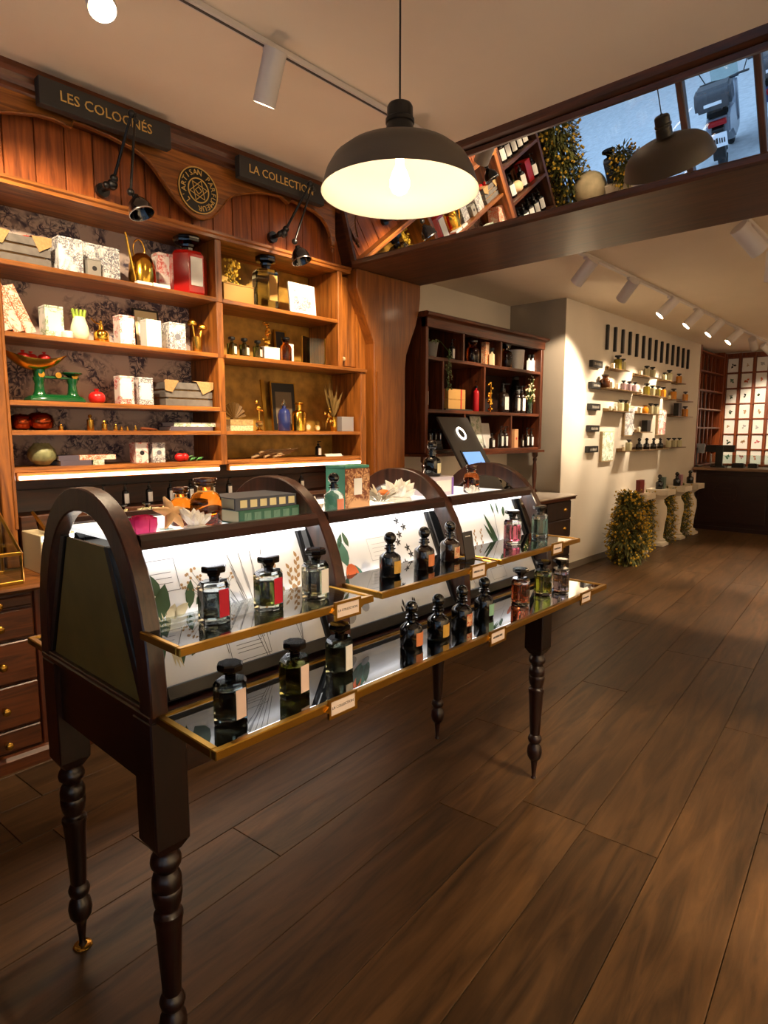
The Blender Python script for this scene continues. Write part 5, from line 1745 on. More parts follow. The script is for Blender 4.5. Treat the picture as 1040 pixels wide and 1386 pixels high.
# far bay
bx = carton(1.80, 1.925, 1.40, .09, ZD, .072, plain('iridescent carton', (214, 204, 214), .3), 'pale iridescent carton under the black bottle on the table top', band=WHITEP)
link('violet_edge', MB().box(.052, .0632, -.0462, .046, .001, .066).mesh('violet_edge'), plain('violet edge', (140, 104, 190), .4), bx)
bottle('ball', (1.85, 1.445, ZD + .072), 'black ball-stopper bottle with cream label standing on the iridescent carton', (GBLACK, GBLACK, plain('cream label', (226, 214, 170), .5)), .135, .3)
bottle('jar', (2.045, 1.40, ZD), 'brown apothecary jar near the far arch of the table', (glass('brown glass', (128, 60, 20)), plain('dark amber stopper', (70, 30, 8), .1, coat=.6)), .11, name='apothecary_jar', wid=.85)
crystal(1.975, 1.345, .04, plain('white bloom', (244, 242, 236), .6), 'small white paper flower beside the brown jar', 'paper_flower', 26, 'flower')
# ================================================================ pendant lamp
PX, PY, PZ = 1.79, 1.557, 2.315
PK = 1.115
pl = thing('pendant_lamp', 'large dark enamel pendant lamp with glowing bulb over the display table', 'pendant lamp', (PX, PY, PZ))
ENAM = plain('dark lamp enamel', (86, 78, 70), .5, .2)
sh = [(a * PK, b * PK) for a, b in [(.254, -.006), (.252, 0), (.236, .05), (.215, .085), (.18, .112), (.12, .132), (.07, .14), (.062, .144)]]
inn = [(a * PK, b * PK) for a, b in [(.060, .138), (.118, .126), (.176, .106), (.210, .080), (.230, .048), (.247, -.002), (.2535, -.006)]]
part(MB().lathe(sh, (PX, PY, PZ), 48, cap=False), 'shade', ENAM, pl, smooth=50)
part(MB().lathe(inn, (PX, PY, PZ), 48, cap=False), 'shade_lining', plain('white enamel lining', (250, 240, 222), .4), pl, smooth=50)
part(MB().lathe([(a * PK, b * PK) for a, b in [(.068, .142), (.055, .146), (.045, .15), (.044, .19), (.042, .195), (.042, .2), (.046, .203), (.046, .214), (.042, .217), (.041, .25), (.037, .258), (.03, .262), (.008, .264), (.008, .27)]], (PX, PY, PZ), 28), 'socket_housing', plain('lamp housing', (38, 35, 33), .35, .4), pl, smooth=40)
part(MB().cyl((PX, PY, PZ + .29), (PX, PY, Z1), .0035, n=8), 'cord', BLACK, pl)
part(MB().lathe([(.05, 0), (.05, -.02), (.03, -.03)], (PX, PY, Z1), 20), 'ceiling_rose', BLACK, pl, smooth=40)
part(MB().lathe([(.015, .12), (.016, .085), (.028, .06), (.036, .035), (.036, .015), (.026, -.004), (.012, -.012), (.0005, -.014)], (PX, PY, PZ), 20), 'bulb', glow('bulb glow', (255, 214, 160), 7.0), pl, smooth=60)


def lamp_light(kind, name, loc, energy, color, parent=None, target=None, size=60, blend=.6, radius=.03):
    ld = bpy.data.lights.new(name, kind)
    ld.energy = energy
    ld.color = color
    if kind == 'SPOT':
        ld.spot_size = R(size)
        ld.spot_blend = blend
    ld.shadow_soft_size = radius
    o = bpy.data.objects.new(name, ld)
    COL.objects.link(o)
    o.location = loc
    if target is not None:
        o.rotation_euler = (Vector(target) - Vector(loc)).to_track_quat('-Z', 'Y').to_euler()
    return o


WARM = (1.0, .77, .50)
WARM2 = (1.0, .80, .57)
lamp_light('POINT', 'pendant_light', (PX, PY, PZ - .03), 2.2, (1.0, .76, .48), radius=.03)

# ================================================================ ceiling tracks and spotlights
_spot = {}


def spotlight(at, target, label, energy, size=55, color=WARM, track_z=Z1, ln=.20, r=.048, drop=.085, blend=.5):
    """a white cylinder spotlight hanging under a track point `at` and turned to `target`"""
    at = Vector(at)
    t = thing('spotlight', label, 'spotlight', tuple(at), group='white track spotlights')
    piv = Vector((0, 0, -drop))
    d = (Vector(target) - (at + piv)).normalized()
    M = Matrix.Translation(piv) @ d.to_track_quat('Z', 'Y').to_matrix().to_4x4()
    link('bracket', MB().box(-.03, .03, -.014, .014, -.018, 0).cyl((0, 0, -.018), (0, 0, -drop), .008).mesh('bracket'), WHITEM, t)
    b_ = link('cylinder', MB().lathe([(r * .86, -ln * .4), (r, -ln * .39), (r, ln * .62), (r - .004, ln * .62), (r - .006, ln * .50), (.001, ln * .49)], (0, 0, 0), 24).xf(M).mesh('cylinder', smooth=40), WHITEM, t)
    link('lens', MB().lathe([(r - .007, ln * .545), (r - .007, ln * .57), (.0005, ln * .575)], (0, 0, 0), 20).xf(M).mesh('lens', smooth=40), glow('spot lens', (255, 226, 186), 26.0), b_)
    p = at + piv + d * (ln * .66)
    lamp_light('SPOT', 'spot_beam', p, energy, color, target=Vector(target), size=size, blend=blend, radius=.03)
    return t


YT = 2.25
tr = thing('ceiling_track', 'white light track along the ceiling in front of the wall cabinet', 'light track', (1.0, YT, Z1))
part(MB().box(-.5, 2.93, YT - .017, YT + .017, Z1 - .024, Z1), 'rail', WHITEM, tr, bevel=.002)
part(MB().box(-.5, 2.93, YT - .006, YT + .006, Z1 - .026, Z1 - .0235), 'slot', plain('track slot', (60, 56, 52), .6), tr)
zt_ = Z1 - .024
spotlight((1.765, YT, zt_), (1.80, 3.0, 1.5), 'white cylinder spotlight aimed down at the cabinet, the whole of it in view', 90, 70)
spotlight((1.05, YT + .02, zt_), (.85, 1.15, .9), 'white cylinder spotlight with a blazing lens, cut by the top edge of the photo', 80, 62)
spotlight((.62, YT, zt_), (1.2, 3.3, 2.0), 'added unseen spotlight filling the left bay of the cabinet, out of the photo', 90, 70)  # unseen spot added to make up the light on the left bay
# further fittings on the same and the opposite track
spotlight((2.66, YT, zt_), (2.75, 3.3, 1.9), 'white cylinder spotlight hidden behind the pendant lamp', 105, 70)
spotlight((.2, YT, zt_), (.2, 3.4, 1.7), 'white cylinder spotlight nearest the shop window', 25, 70)
tr2 = thing('ceiling_track', 'white light track over the open floor, out of the photo', 'light track', (1.0, -.75, Z1))
part(MB().box(-.5, 2.9, -.767, -.733, Z1 - .024, Z1), 'rail', WHITEM, tr2, bevel=.002)
spotlight((.9, -.75, zt_), (1.55, .9, .9), 'white cylinder spotlight over the open floor aimed at the table', 60, 46)
for i_, x_ in enumerate((.0, .95, 1.9, 2.7)):  # unseen spots added so the right wall bounces fill to ceiling and floor
    spotlight((x_ + .05, -.75, zt_), (x_ + .1, YR, 1.6), 'added unseen spotlight bouncing fill off the right wall, %s from the shop window' % ('first', 'second', 'third', 'fourth')[i_], 220, 100)
spotlight((2.2, -.75, zt_), (2.6, .55, 0), 'white cylinder spotlight over the open floor near the beam', 170, 34)
spotlight((.45, -.75, zt_), (1.7, .3, 0), 'white cylinder spotlight over the open floor near the camera', 150, 26)

YT2 = 2.16
tr3 = thing('ceiling_track', 'white light track along the back room ceiling beyond the beam', 'light track', (8.0, YT2, Z2))
part(MB().box(4.3, 11.4, YT2 - .017, YT2 + .017, Z2 - .024, Z2), 'rail', WHITEM, tr3, bevel=.002)
zt2 = Z2 - .024
for x, tg, e, lab in ((4.62, (4.85, 3.2, 1.7), 60, 'first back room spotlight beyond the beam, aimed at the dark shelf'),
                      (5.45, (5.95, 3.0, 1.95), 105, 'second back room spotlight, lighting the corner of the white wall'),
                      (6.45, (6.0, 2.95, 1.7), 67, 'third back room spotlight along the track, lens blazing'),
                      (7.25, (6.8, 2.95, 1.7), 82, 'fourth back room spotlight along the track, lens blazing'),
                      (8.05, (7.6, 2.95, 1.7), 82, 'fifth back room spotlight along the track'),
                      (8.9, (8.4, 2.95, 1.7), 90, 'sixth back room spotlight along the track'),
                      (9.8, (11.6, 2.2, 1.5), 135, 'seventh back room spotlight, aimed at the wall of prints'),
                      (10.6, (11.7, 1.2, 1.6), 120, 'last back room spotlight, aimed at the wall of prints')):
    spotlight((x, YT2, zt2), tg, lab, e, 52, WARM2)
tr4 = thing('ceiling_track', 'white light track at the right side of the back room ceiling', 'light track', (7.0, 1.08, Z2))
part(MB().box(4.3, 11.0, 1.063, 1.097, Z2 - .024, Z2), 'rail', WHITEM, tr4, bevel=.002)
spotlight((4.55, 1.08, zt2), (5.6, .3, 1.6), 'white spotlight at the right edge of the photo, upper of two', 60, 60, WARM2, r=.055, ln=.21)
spotlight((5.35, 1.08, zt2), (6.1, 1.3, 0), 'white spotlight at the right edge of the photo, lower of two', 190, 60, WARM2, r=.055, ln=.21)
for i_, x_ in enumerate((6.6, 8.2, 9.8)):  # out-of-view spots added for ambient bounce in the back room
    spotlight((x_, 1.08, zt2), (x_ + .1, YR, 1.4), 'added unseen back room spotlight bouncing fill off the right wall, %s beyond the beam' % ('first', 'second', 'third')[i_], 210, 100, WARM2)
spotlight((7.4, 1.08, zt2), (7.6, 1.4, 0), 'back room spotlight pooling on the floor boards', 170, 62, WARM2)
# ================================================================ alcove: dark shelf unit, chest, kiosk
AX0, AX1, AYF, AYB, AZ0, AZ1 = 3.955, 5.86, 3.16, 3.585, 1.31, 2.36
au = thing('alcove_shelf_unit', 'dark wooden shelf unit with uneven compartments in the alcove beyond the beam', 'shelf unit', (4.9, 3.37, AZ0))
part(MB().box(AX0, AX0 + .035, AYF, AYB, AZ0 - .02, AZ1), 'side_panel', W_ALCZ, au, bevel=.003)
part(MB().box(AX1 - .045, AX1, AYF, AYB, AZ0 - .02, AZ1), 'side_panel', W_ALCZ, au, bevel=.003)
part(MB().box(AX0 + .035, AX1 - .045, AYB - .015, AYB, AZ0, AZ1), 'back_panel', W_ALCB, au)
part(MB().prism([(AYF - .012, AZ1 - .075), (AYF - .012, AZ1 - .01), (AYF - .02, AZ1), (AYF + .05, AZ1), (AYF + .05, AZ1 - .075)], 'x', AX0, AX1), 'top_rail', W_ALC, au)
part(MB().prism([(AYF - .045, AZ1 + .012), (AYF - .05, AZ1 + .03), (AYF - .03, AZ1 + .04), (AYB, AZ1 + .04), (AYB, AZ1), (AYF - .01, AZ1)], 'x', AX0 - .03, AX1 + .03), 'cornice', W_ALC, au)
za, zb2, zc2 = AZ0, 1.645, 2.065      # shelf tops, bottom to top
za = AZ0 + .0
for z, nm in ((za, 'bottom_shelf'), (zb2, 'shelf'), (zc2, 'shelf')):
    part(MB().box(AX0 + .035, AX1 - .045, AYF + .004, AYB - .015, z - .028, z), nm, W_ALC, au, bevel=.003)
for px, z0_, z1_ in ((629, zc2, AZ1 - .0), (680, zc2, AZ1), (601, zb2, zc2 - .028), (657, zb2, zc2 - .028), (630, za, zb2 - .028), (693, za, zb2 - .028)):
    x = col_x(px, AYF, (z0_ + z1_) / 2)
    part(MB().box(x - .011, x + .011, AYF + .006, AYB - .015, z0_, z1_), 'partition', W_ALCZ, au)
part(MB().prism([(AYF - .03, AZ0 - .05), (AYF - .03, AZ0 - .028), (AYB, AZ0 - .028), (AYB, AZ0 - .05)], 'x', AX0 - .01, AX1 + .02), 'base_moulding', W_ALC, au)
for x in (AX0 + .05, AX1 - .03):
    part(MB().lathe([(.03, 0), (.03, .02), (.018, .03), (.014, .05), (.02, .12), (.024, .2), (.018, .29), (.014, .31), (.022, .33), (.022, .345), (.014, .352), (.03, .37), (.03, .412)], (x, AYF + .05, .848), 12), 'turned_post', W_ALCZ, au, smooth=45)

# chest below with pale marble top and brass cup handles
cz = thing('marble_chest', 'dark drawer chest with pale marble top and brass handles in the alcove', 'chest', (4.9, 3.2, 0))
CX0, CX1, CYF = 3.76, 5.87, 2.80
part(MB().box(CX0, CX1, CYF + .02, AYB, .0, .80), 'carcass', W_ALCB, cz)
part(MB().prism([(CYF - .03, .83), (CYF - .036, .838), (CYF - .03, .846), (AYB, .846), (AYB, .826), (CYF - .025, .826)], 'x', CX0 - .01, CX1 + .035), 'marble_top', plain('pale marble', (216, 204, 190), .25, var=.08, vscale=6), cz)
part(MB().prism([(CYF - .022, .80), (CYF - .028, .826), (AYB, .826), (AYB, .80)], 'x', CX0 - .01, CX1 + .025), 'top_moulding', W_ALC, cz)
nx = 4
wcol = (CX1 - CX0) / nx
for i in range(nx):
    for j in range(4):
        x0_, x1_ = CX0 + i * wcol + .02, CX0 + (i + 1) * wcol - .02
        z0_, z1_ = .06 + j * .185, .06 + (j + 1) * .185 - .014
        d_ = part(MB().box(x0_, x1_, CYF, CYF + .02, z0_, z1_), 'drawer', W_ALCB, cz, bevel=.004)
        xm = x1_ - .13
        zm = (z0_ + z1_) / 2
        part(MB().ball((xm, CYF - .002, zm), .035, 12, 6, (1, .5, .5)), 'cup_handle', BRASS, d_, smooth=50)

# kiosk: leaning dark panel with a ring light and a screen
KX0, KX1 = 4.03, 4.45
kb = thing('tablet_kiosk', 'leaning dark kiosk panel with glowing ring and blue screen on the alcove chest', 'kiosk', ((KX0 + KX1) / 2, 2.95, .846))
p0, p1 = Vector((0, 2.70, .965)), Vector((0, 3.10, 1.585))
dv = (p1 - p0)
kl = dv.length
dv.normalize()
nv = Vector((0, -dv.z, dv.y))
KM = Matrix(((1, 0, 0, (KX0 + KX1) / 2), (0, dv.y, nv.y, p0.y), (0, dv.z, nv.z, p0.z), (0, 0, 0, 1)))
kw = (KX1 - KX0) / 2
pn = part(MB().box(-kw, kw, 0, kl, -.02, 0).xf(KM), 'panel', plain('kiosk grey', (52, 50, 52), .35), kb, bevel=.004)
part(MB().box(-kw * .66, kw * .66, kl * .30, kl * .56, -.001, .006).xf(KM), 'screen_bezel', BLACK, pn)
part(MB().box(-kw * .58, kw * .58, kl * .325, kl * .535, .006, .008).xf(KM), 'screen', glow('blue screen', (112, 156, 214), .8), pn)
part(MB().leaf((.02, kl * .34, .0085), (.05, .05, 0), .02, (0, 0, 1), 0).leaf((.01, kl * .34, .0087), (.07, .02, 0), .014, (0, 0, 1), 0).xf(KM), 'screen_flower', glow('screen violet', (60, 40, 110), .4), pn)
n_ = 28
for r0, r1, nm, mt in ((.052, .040, 'ring_light', glow('ring light', (255, 236, 214), 5.0)),):
    o_ = [(r0 * math.cos(2 * math.pi * i / n_), kl * .78 + r0 * 1.15 * math.sin(2 * math.pi * i / n_)) for i in range(n_)]
    i_ = [(r1 * math.cos(2 * math.pi * i / n_), kl * .78 + r1 * 1.15 * math.sin(2 * math.pi * i / n_)) for i in range(n_)]
    part(MB().band(o_, i_, 'z', 0, .006, True).xf(KM), nm, mt, pn)
part(MB().cyl((0, kl * .78, -.001), (0, kl * .78, .004), .038, n=24).xf(KM), 'opening', BLACK, pn)
xm = (KX0 + KX1) / 2
part(MB().box(xm - kw, xm + kw, 2.79, 3.08, .846, .862), 'base_plate', plain('kiosk grey', (52, 50, 52), .35), kb, bevel=.003)
part(MB().prism([(2.80, .862), (2.84, 1.12), (2.92, 1.22), (3.02, .862)], 'x', xm - .08, xm + .08), 'stand', BLACK, kb)

# ---- things in the alcove shelf unit
GA = 'things in the alcove shelves'
PB = plain('brown pump bottle', (30, 16, 10), .2, coat=.5)


def apx(px, pyt, z, Y=3.25):
    x = col_x(px, Y, z + .05)
    return x, Y, at_y(px, pyt, Y).z - z


def abot(px, pyt, z, kind, mats, label, w_=1.0, Y=3.25):
    x, y, h = apx(px, pyt, z, Y)
    bottle(kind, (x, y, z), label, mats, h, .35, GA, wid=w_)


# top row
x, y, h = apx(582, 456, zc2, 3.27)
t = thing('trailing_plant', 'grey pot with a trailing ivy hanging over the shelf edge', 'plant', (x, y, zc2), group=GA)
link('pot', MB().lathe([(.05, 0), (.055, .003), (.07, h * .7), (.072, h * .72), (.066, h * .72), (.05, h * .3)], (0, 0, 0), 16).mesh('pot', smooth=45), plain('grey pot', (120, 116, 112), .5), t)
mb = MB()
for i in range(120):
    if i < 60:
        a = rq.uniform(0, 6.28)
        b_ = Vector((.05 * math.cos(a), .05 * math.sin(a) - .02, h * .7 + rq.uniform(0, .03)))
    else:
        b_ = Vector((.10 + rq.uniform(-.035, .035), -.125 + rq.uniform(-.012, .012), .07 - (i - 60) * .0055))
    a = rq.uniform(0, 6.28)
    mb.leaf(b_, (.022 * math.cos(a), .01 * math.sin(a), -.012), .010, (0, -1, .3), .002)
link('ivy_leaves', mb.mesh('ivy_leaves'), plain('ivy leaf', (76, 92, 48), .5), t)['kind'] = 'stuff'
link('vine', MB().tube([(0, 0, h * .6), (.06, -.06, h * .8), (.10, -.122, .05), (.10, -.125, -.26)], .003, 5).mesh('vine'), LEAFG, t)
for px, pyt, lb in ((612, 459, 'left of the pair'), (620, 457, 'right of the pair')):
    abot(px, pyt, zc2, 'pump', (BLACK, BLACK, WHITEP), 'slim black bottle with white label, top row of the alcove shelves, ' + lb, .7)
abot(640, 460, zc2, 'jar', (glass('brown glass', (128, 60, 20)), GBLACK), 'brown stoppered jar in the middle of the alcove top row', .8)
x, y, h = apx(660, 463, zc2)
carton(x - .03, x + .03, y, .05, zc2, h, printed('orange sliver print', (230, 190, 150), (216, 110, 50), 40, .5), 'orange and white carton on the alcove top row', group=GA)
abot(666, 471, zc2, 'small', (plain('cream tube', (226, 206, 160), .5), BLACK, None), 'small cream tube beside the orange carton, alcove top row', .7, 3.22)
abot(685, 465, zc2, 'jar', (G_AMBER, GBLACK), 'amber stoppered jar on the alcove top row, right compartment', .8)
x, y, h = apx(702, 474, zc2)
t = thing('white_pot', 'plain white ceramic pot on the alcove top row', 'pot', (x, y + .03, zc2), group=GA)
link('pot', MB().lathe([(.06, 0), (.072, .004), (.08, h * .5), (.084, h), (.076, h), (.07, h * .4)], (0, 0, 0), 20).mesh('pot', smooth=45), plain('white ceramic', (206, 200, 194), .35), t)
link('soil', MB().cyl((0, 0, h * .7), (0, 0, h * .78), .074, n=16).mesh('soil'), plain('soil', (40, 30, 22), .9), t)
for px, lb in ((716, 'left of two'), (721, 'right of two')):
    abot(px, 480, zc2, 'small', (WHITEP, BLACK, None), 'small white bottle at the right end of the alcove top row, ' + lb, .6)
# middle row
abot(572, 506, zb2, 'small', (plain('red juice bottle', (150, 40, 30), .2), BLACK, CARD), 'small red bottle at the left end of the alcove middle row', .7)
x, y, h = apx(593, 517, zb2)
t = thing('red_candle', 'glass candle with a red label in the alcove middle row', 'candle', (x, y, zb2), group=GA)
link('glass', MB().lathe([(.036, 0), (.04, .003), (.04, h), (.037, h), (.036, .01)], (0, 0, 0), 16).mesh('glass', smooth=45), plain('grey candle glass', (110, 104, 106), .15), t)
link('label', MB().box(-.03, .03, -.043, -.038, h * .3, h * .75).mesh('label'), RED, t)
for i, (z_, hh_, lb) in enumerate(((zb2 + .014, .085, 'lower'), (zb2 + .10, .085, 'upper'))):
    x0_, x1_ = col_x(607, 3.24, zb2), col_x(630, 3.24, zb2)
    bx = carton(x0_, x1_, 3.24, .10, z_, hh_, plain('wooden gift box', (196, 150, 84), .5), 'golden wooden gift box with red ribbon, %s of two in the alcove' % lb, group=GA, name='gift_box')
    link('ribbon', MB().box(-.008 + .06, .008 + .06, -.0525, -.049, 0, hh_).mesh('ribbon'), RED, bx)
x0_, x1_ = col_x(604, 3.20, zb2), col_x(640, 3.20, zb2)
solo(MB().box(x0_, x1_, 3.20, 3.36, zb2, zb2 + .013), 'tray', SLATE, 'flat dark slate tray under the golden gift boxes', 'tray', GA)
abot(633, 522, zb2, 'small', (plain('magenta tube', (190, 30, 70), .4), BLACK, None), 'small magenta tube beside the gift boxes', .7, 3.40)
for px, lb in ((645, 'left of two'), (651, 'right of two')):
    abot(px, 515, zb2, 'pump', (plain('red bottle', (180, 26, 34), .3), BLACK, None), 'red bottle with black pump in the alcove, ' + lb, .66)
x, y, h = apx(664, 517, zb2)
t = thing('gold_figure', 'small gilded floral figure in the alcove middle row', 'ornament', (x, y, zb2), group=GA)
mb = MB()
for i in range(18):
    mb.ball((rq.uniform(-.03, .03), rq.uniform(-.02, .02), rq.uniform(.02, h)), .014, 7, 5)
link('blossoms', mb.mesh('blossoms'), GOLD, t)['kind'] = 'stuff'
link('stem', MB().cyl((0, 0, 0), (0, 0, h), .008, n=8).mesh('stem'), GOLD, t)
abot(681, 519, zb2, 'pump', (PB, BLACK, WHITEP), 'brown pump bottle with white label alone in the alcove middle row')
x, y, h = apx(699, 504, zb2, 3.45)
t = thing('black_urn', 'black lidded urn at the back of the alcove middle row', 'urn', (x, y, zb2), group=GA)
link('body', MB().lathe([(.05, 0), (.06, .01), (.075, h * .5), (.05, h * .8), (.04, h * .82)], (0, 0, 0), 16).mesh('body', smooth=45), BLACK, t)
link('lid', MB().lathe([(.045, h * .82), (.05, h * .86), (.03, h * .95), (.01, h)], (0, 0, 0), 16).mesh('lid', smooth=45), SLATE, t)
for px, lb in ((699, 'left of two'), (706, 'right of two')):
    abot(px, 522, zb2, 'pump', (PB, BLACK, WHITEP), 'brown pump bottle with white label in front of the urn, ' + lb, .7)
x, y, h = apx(717, 507, zb2)
t = thing('flower_vase', 'clear vase of white blossoms at the right of the alcove middle row', 'vase', (x, y, zb2), group=GA)
link('vase', MB().lathe([(.03, 0), (.034, .003), (.034, .12), (.031, .12), (.03, .01)], (0, 0, 0), 14).mesh('vase', smooth=45), CLEAR, t)
mb, ms = MB(), MB()
for i in range(34):
    a, rr = rq.uniform(0, 6.28), rq.uniform(.01, .085)
    p = Vector((rr * math.cos(a), rr * .7 * math.sin(a), rq.uniform(.13, h + .04)))
    mb.ball(p, rq.uniform(.006, .013), 6, 4)
    if i % 2:
        ms.cyl((0, 0, .02), p, .002, n=4)
link('blossoms', mb.mesh('blossoms'), plain('cream blossom', (222, 206, 166), .7), t)['kind'] = 'stuff'
link('stems', ms.mesh('stems'), LEAFG, t)['kind'] = 'stuff'
# bottom row
for i in range(3):
    x0_, x1_ = col_x(572, 3.22, za), col_x(600 - i, 3.22, za)
    solo(MB().box(x0_, x1_, 3.22, 3.40, za + i * .026, za + .025 + i * .026), 'folder', (SLATE, BLACK, plain('grey folder', (150, 140, 130), .6))[i], 'flat %s presentation folder stacked at the left of the alcove bottom row' % ('dark', 'black', 'grey')[i], 'folder', GA)
for i, px in enumerate((581, 588, 594)):
    x = col_x(px, 3.27, za + .1)
    bottle('small', (x, 3.27, za + .077), 'clear small bottle standing on the folders in the alcove, %s from the left' % TICK[i], (G_CLEAR, BLACK, WHITEP), .1, .3, GA, wid=.8)
x0_, x1_ = col_x(632, 3.40, za), col_x(657, 3.40, za)
frame_pic(x0_, x1_, 3.46, za, .23, plain('tan frame', (128, 100, 66), .6), plain('brown photo', (96, 76, 54), .6), 'brown framed photo at the back of the alcove bottom row', .1)
for px0, px1, pyt, mt, lb in ((644, 658, 562, FLORALG, 'green botanical card standing in the alcove bottom row'), (656, 668, 572, WHITEP, 'white brochure standing in the alcove bottom row')):
    x0_, x1_ = col_x(px0, 3.30, za), col_x(px1, 3.30, za)
    hh_ = at_y(px0, pyt, 3.32).z - za
    solo(MB().box(x0_, x1_, 0, .006, 0, hh_).xf(Matrix.Translation((0, 3.31, za)) @ Matrix.Rotation(-.2, 4, 'X')), 'brochure', mt, lb, 'card', GA)
abot(666, 586, za, 'pump', (PB, BLACK, WHITEP), 'short brown bottle with white label beside the brochure', 1.0, 3.21)
for px, lb in ((678, 'left of two'), (684, 'right of two')):
    abot(px, 577, za, 'pump', (PB, BLACK, WHITEP), 'brown pump bottle with white label in the alcove bottom row, ' + lb, .68, 3.21)
x, y, h = apx(698, 581, za, 3.21)
carton(x - .035, x + .035, 3.20, .06, za, h, plain('peach carton', (230, 170, 120), .5), 'peach carton with a red mark in the alcove bottom row', group=GA, mark=RED)
for px, pyt, lb in ((707, 588, 'first'), (713, 579, 'second'), (719, 580, 'third')):
    abot(px, pyt, za, 'pump', (PB, BLACK, WHITEP), 'brown bottle with white label at the right of the alcove bottom row, %s of three' % lb, .66, 3.21)
# small black bottles on the chest
for i, px in enumerate((677, 687, 697, 704)):
    q = at_z(px, 668, .846)
    bottle('ball', (q.x, q.y, .846), 'small black ball-stopper bottle on the marble chest, %s from the left' % TICK[i], (GBLACK, GBLACK, (LB_GOLD, LB_GRN, LB_ORG, CARD)[i]), .14, .3, 'black bottles on the marble chest')
q = at_z(743, 664, .846)
for i in range(5):
    fruit(q.x + (i - 2) * .055, q.y + .03 * (i % 2), .846, .026 + .004 * (i % 2), plain('cream shell', (236, 204, 150), .5), 'cream coloured shell ball on the marble chest, %s from the left' % TICK[i], 'shell_ball', cat='ornament', group='shell balls on the marble chest')
# ================================================================ the white wall beyond: black bars, signs, ledges of bottles
YW = Y2
BARM = plain('black bar', (20, 17, 16), .5)
xs0 = col_x(821, YW, 2.5)
for i in range(14):
    x = at_y(821 + (930 - 821) * i / 13.0, 470, YW).x
    # even spacing on the wall itself
x_first, x_last = at_y(821, 455, YW).x, at_y(930, 490, YW).x
for i in range(14):
    x = x_first + (x_last - x_first) * i / 13
    solo(MB().box(x - .019, x + .019, YW - .03, YW, 2.37, 2.64), 'wall_bar', BARM, 'upright black bar high on the white wall, %s from the left' % (TICK + ('thirteenth', 'fourteenth'))[i], 'wall bar', 'black bars on the white wall', bevel=.003)
names_ = ('topmost', 'second from the top', 'third from the top', 'second from the bottom', 'lowest')
for i, (px, py) in enumerate(((804.5, 493), (803, 522), (801.5, 551), (800, 580), (798.5, 608))):
    q = at_y(px, py, YW)
    t = thing('wall_sign', 'small black name sign on the white wall corner, ' + names_[i], 'sign', (q.x, YW, q.z), group='name signs on the white wall')
    link('board', MB().box(-.125, .125, -.045, 0, -.035, .035).mesh('board', bevel=.003), BARM, t)
    me = faint_line(.17, .03, 8, i)
    mesh_xf(me, facing_y(0, -.0465, 0))
    link('lettering', me, plain('sign letter grey', (170, 164, 152), .5), t)

LEDGE = plain('ledge bronze', (120, 92, 56), .45, .5)
lg_n = [0]


def ledge(pxa, pxb, py, label, items, gname):
    """a small metal wall ledge with bottles; pixels give its ends on the wall"""
    a, b = at_y(pxa, py, YW - .05), at_y(pxb, py, YW - .05)
    z = (a.z + b.z) / 2
    t = thing('wall_ledge', label, 'shelf', ((a.x + b.x) / 2, YW, z), group='ledges on the white wall')
    hw = (b.x - a.x) / 2
    link('plate', MB().box(-hw, hw, -.12, 0, -.012, 0).mesh('plate', bevel=.002), LEDGE, t)
    link('back_lip', MB().box(-hw, hw, -.006, 0, 0, .03).mesh('back_lip'), LEDGE, t)
    n = len(items)
    for i, (kd, col, h_) in enumerate(items):
        x = a.x + (b.x - a.x) * (i + .5) / n
        lb_ = '%s on the %s, %s from the left' % ({'c': 'clear bottle', 'a': 'amber bottle', 'o': 'olive bottle', 'k': 'black bottle', 'p': 'pink bottle', 'w': 'white candle', 'n': 'brown jar', 'b': 'black box'}[col], gname, TICK[i])
        if kd == 'box':
            carton(x - .06, x + .06, YW - .11, .07, z, h_ * .8, BARM, lb_, group='on the wall ledges')
        else:
            M_ = {'c': (plain('far pale bottle', (196, 190, 150), .15), BLACK, CARD), 'a': (plain('far amber bottle', (206, 130, 24), .15), BLACK, None), 'o': (plain('far olive bottle', (124, 108, 30), .15), BLACK, CARD), 'k': (GBLACK, GBLACK, None), 'p': (plain('far pink bottle', (206, 176, 186), .2), BLACK, WHITEP), 'w': (plain('candle cream', (236, 222, 190), .5), None, None), 'n': (plain('far brown jar', (90, 46, 14), .2), BLACK, None)}[col]
            bottle(kd, (x, YW - .06, z), lb_, M_, h_ * .66, .5, 'on the wall ledges', wid=1.1)


F, B = 'facet', 'ball'
ledge(825, 845, 500.5, 'bronze ledge, upper left on the white wall', ((F, 'w', .13), (F, 'o', .24), (F, 'c', .2)), 'upper left ledge')
ledge(862, 886, 510, 'bronze ledge, upper middle on the white wall', ((F, 'w', .12), (F, 'c', .2), (F, 'c', .2)), 'upper middle ledge')
ledge(895, 908, 515.5, 'bronze ledge, upper right on the white wall', ((F, 'c', .15), (F, 'c', .22)), 'upper right ledge')
ledge(914, 922, 519, 'short bronze ledge at the far upper right of the white wall', ((F, 'a', .2),), 'far upper right ledge')
ledge(813, 862, 528, 'long bronze ledge, left in the second row of the white wall', (('jar', 'n', .22), (F, 'w', .16), (F, 'w', .14), (F, 'p', .17), (F, 'p', .17), (F, 'p', .17)), 'long left ledge')
ledge(862, 900, 536, 'long bronze ledge, middle in the second row of the white wall', ((F, 'w', .13), (F, 'o', .22), (F, 'c', .2), (F, 'o', .2), (F, 'a', .2)), 'long middle ledge')
ledge(903, 913, 540.5, 'short bronze ledge, right in the second row of the white wall', ((F, 'c', .1), (F, 'a', .22)), 'short right ledge')
ledge(921, 932, 543, 'short bronze ledge at the far right of the second row', ((F, 'a', .2),), 'short far right ledge')
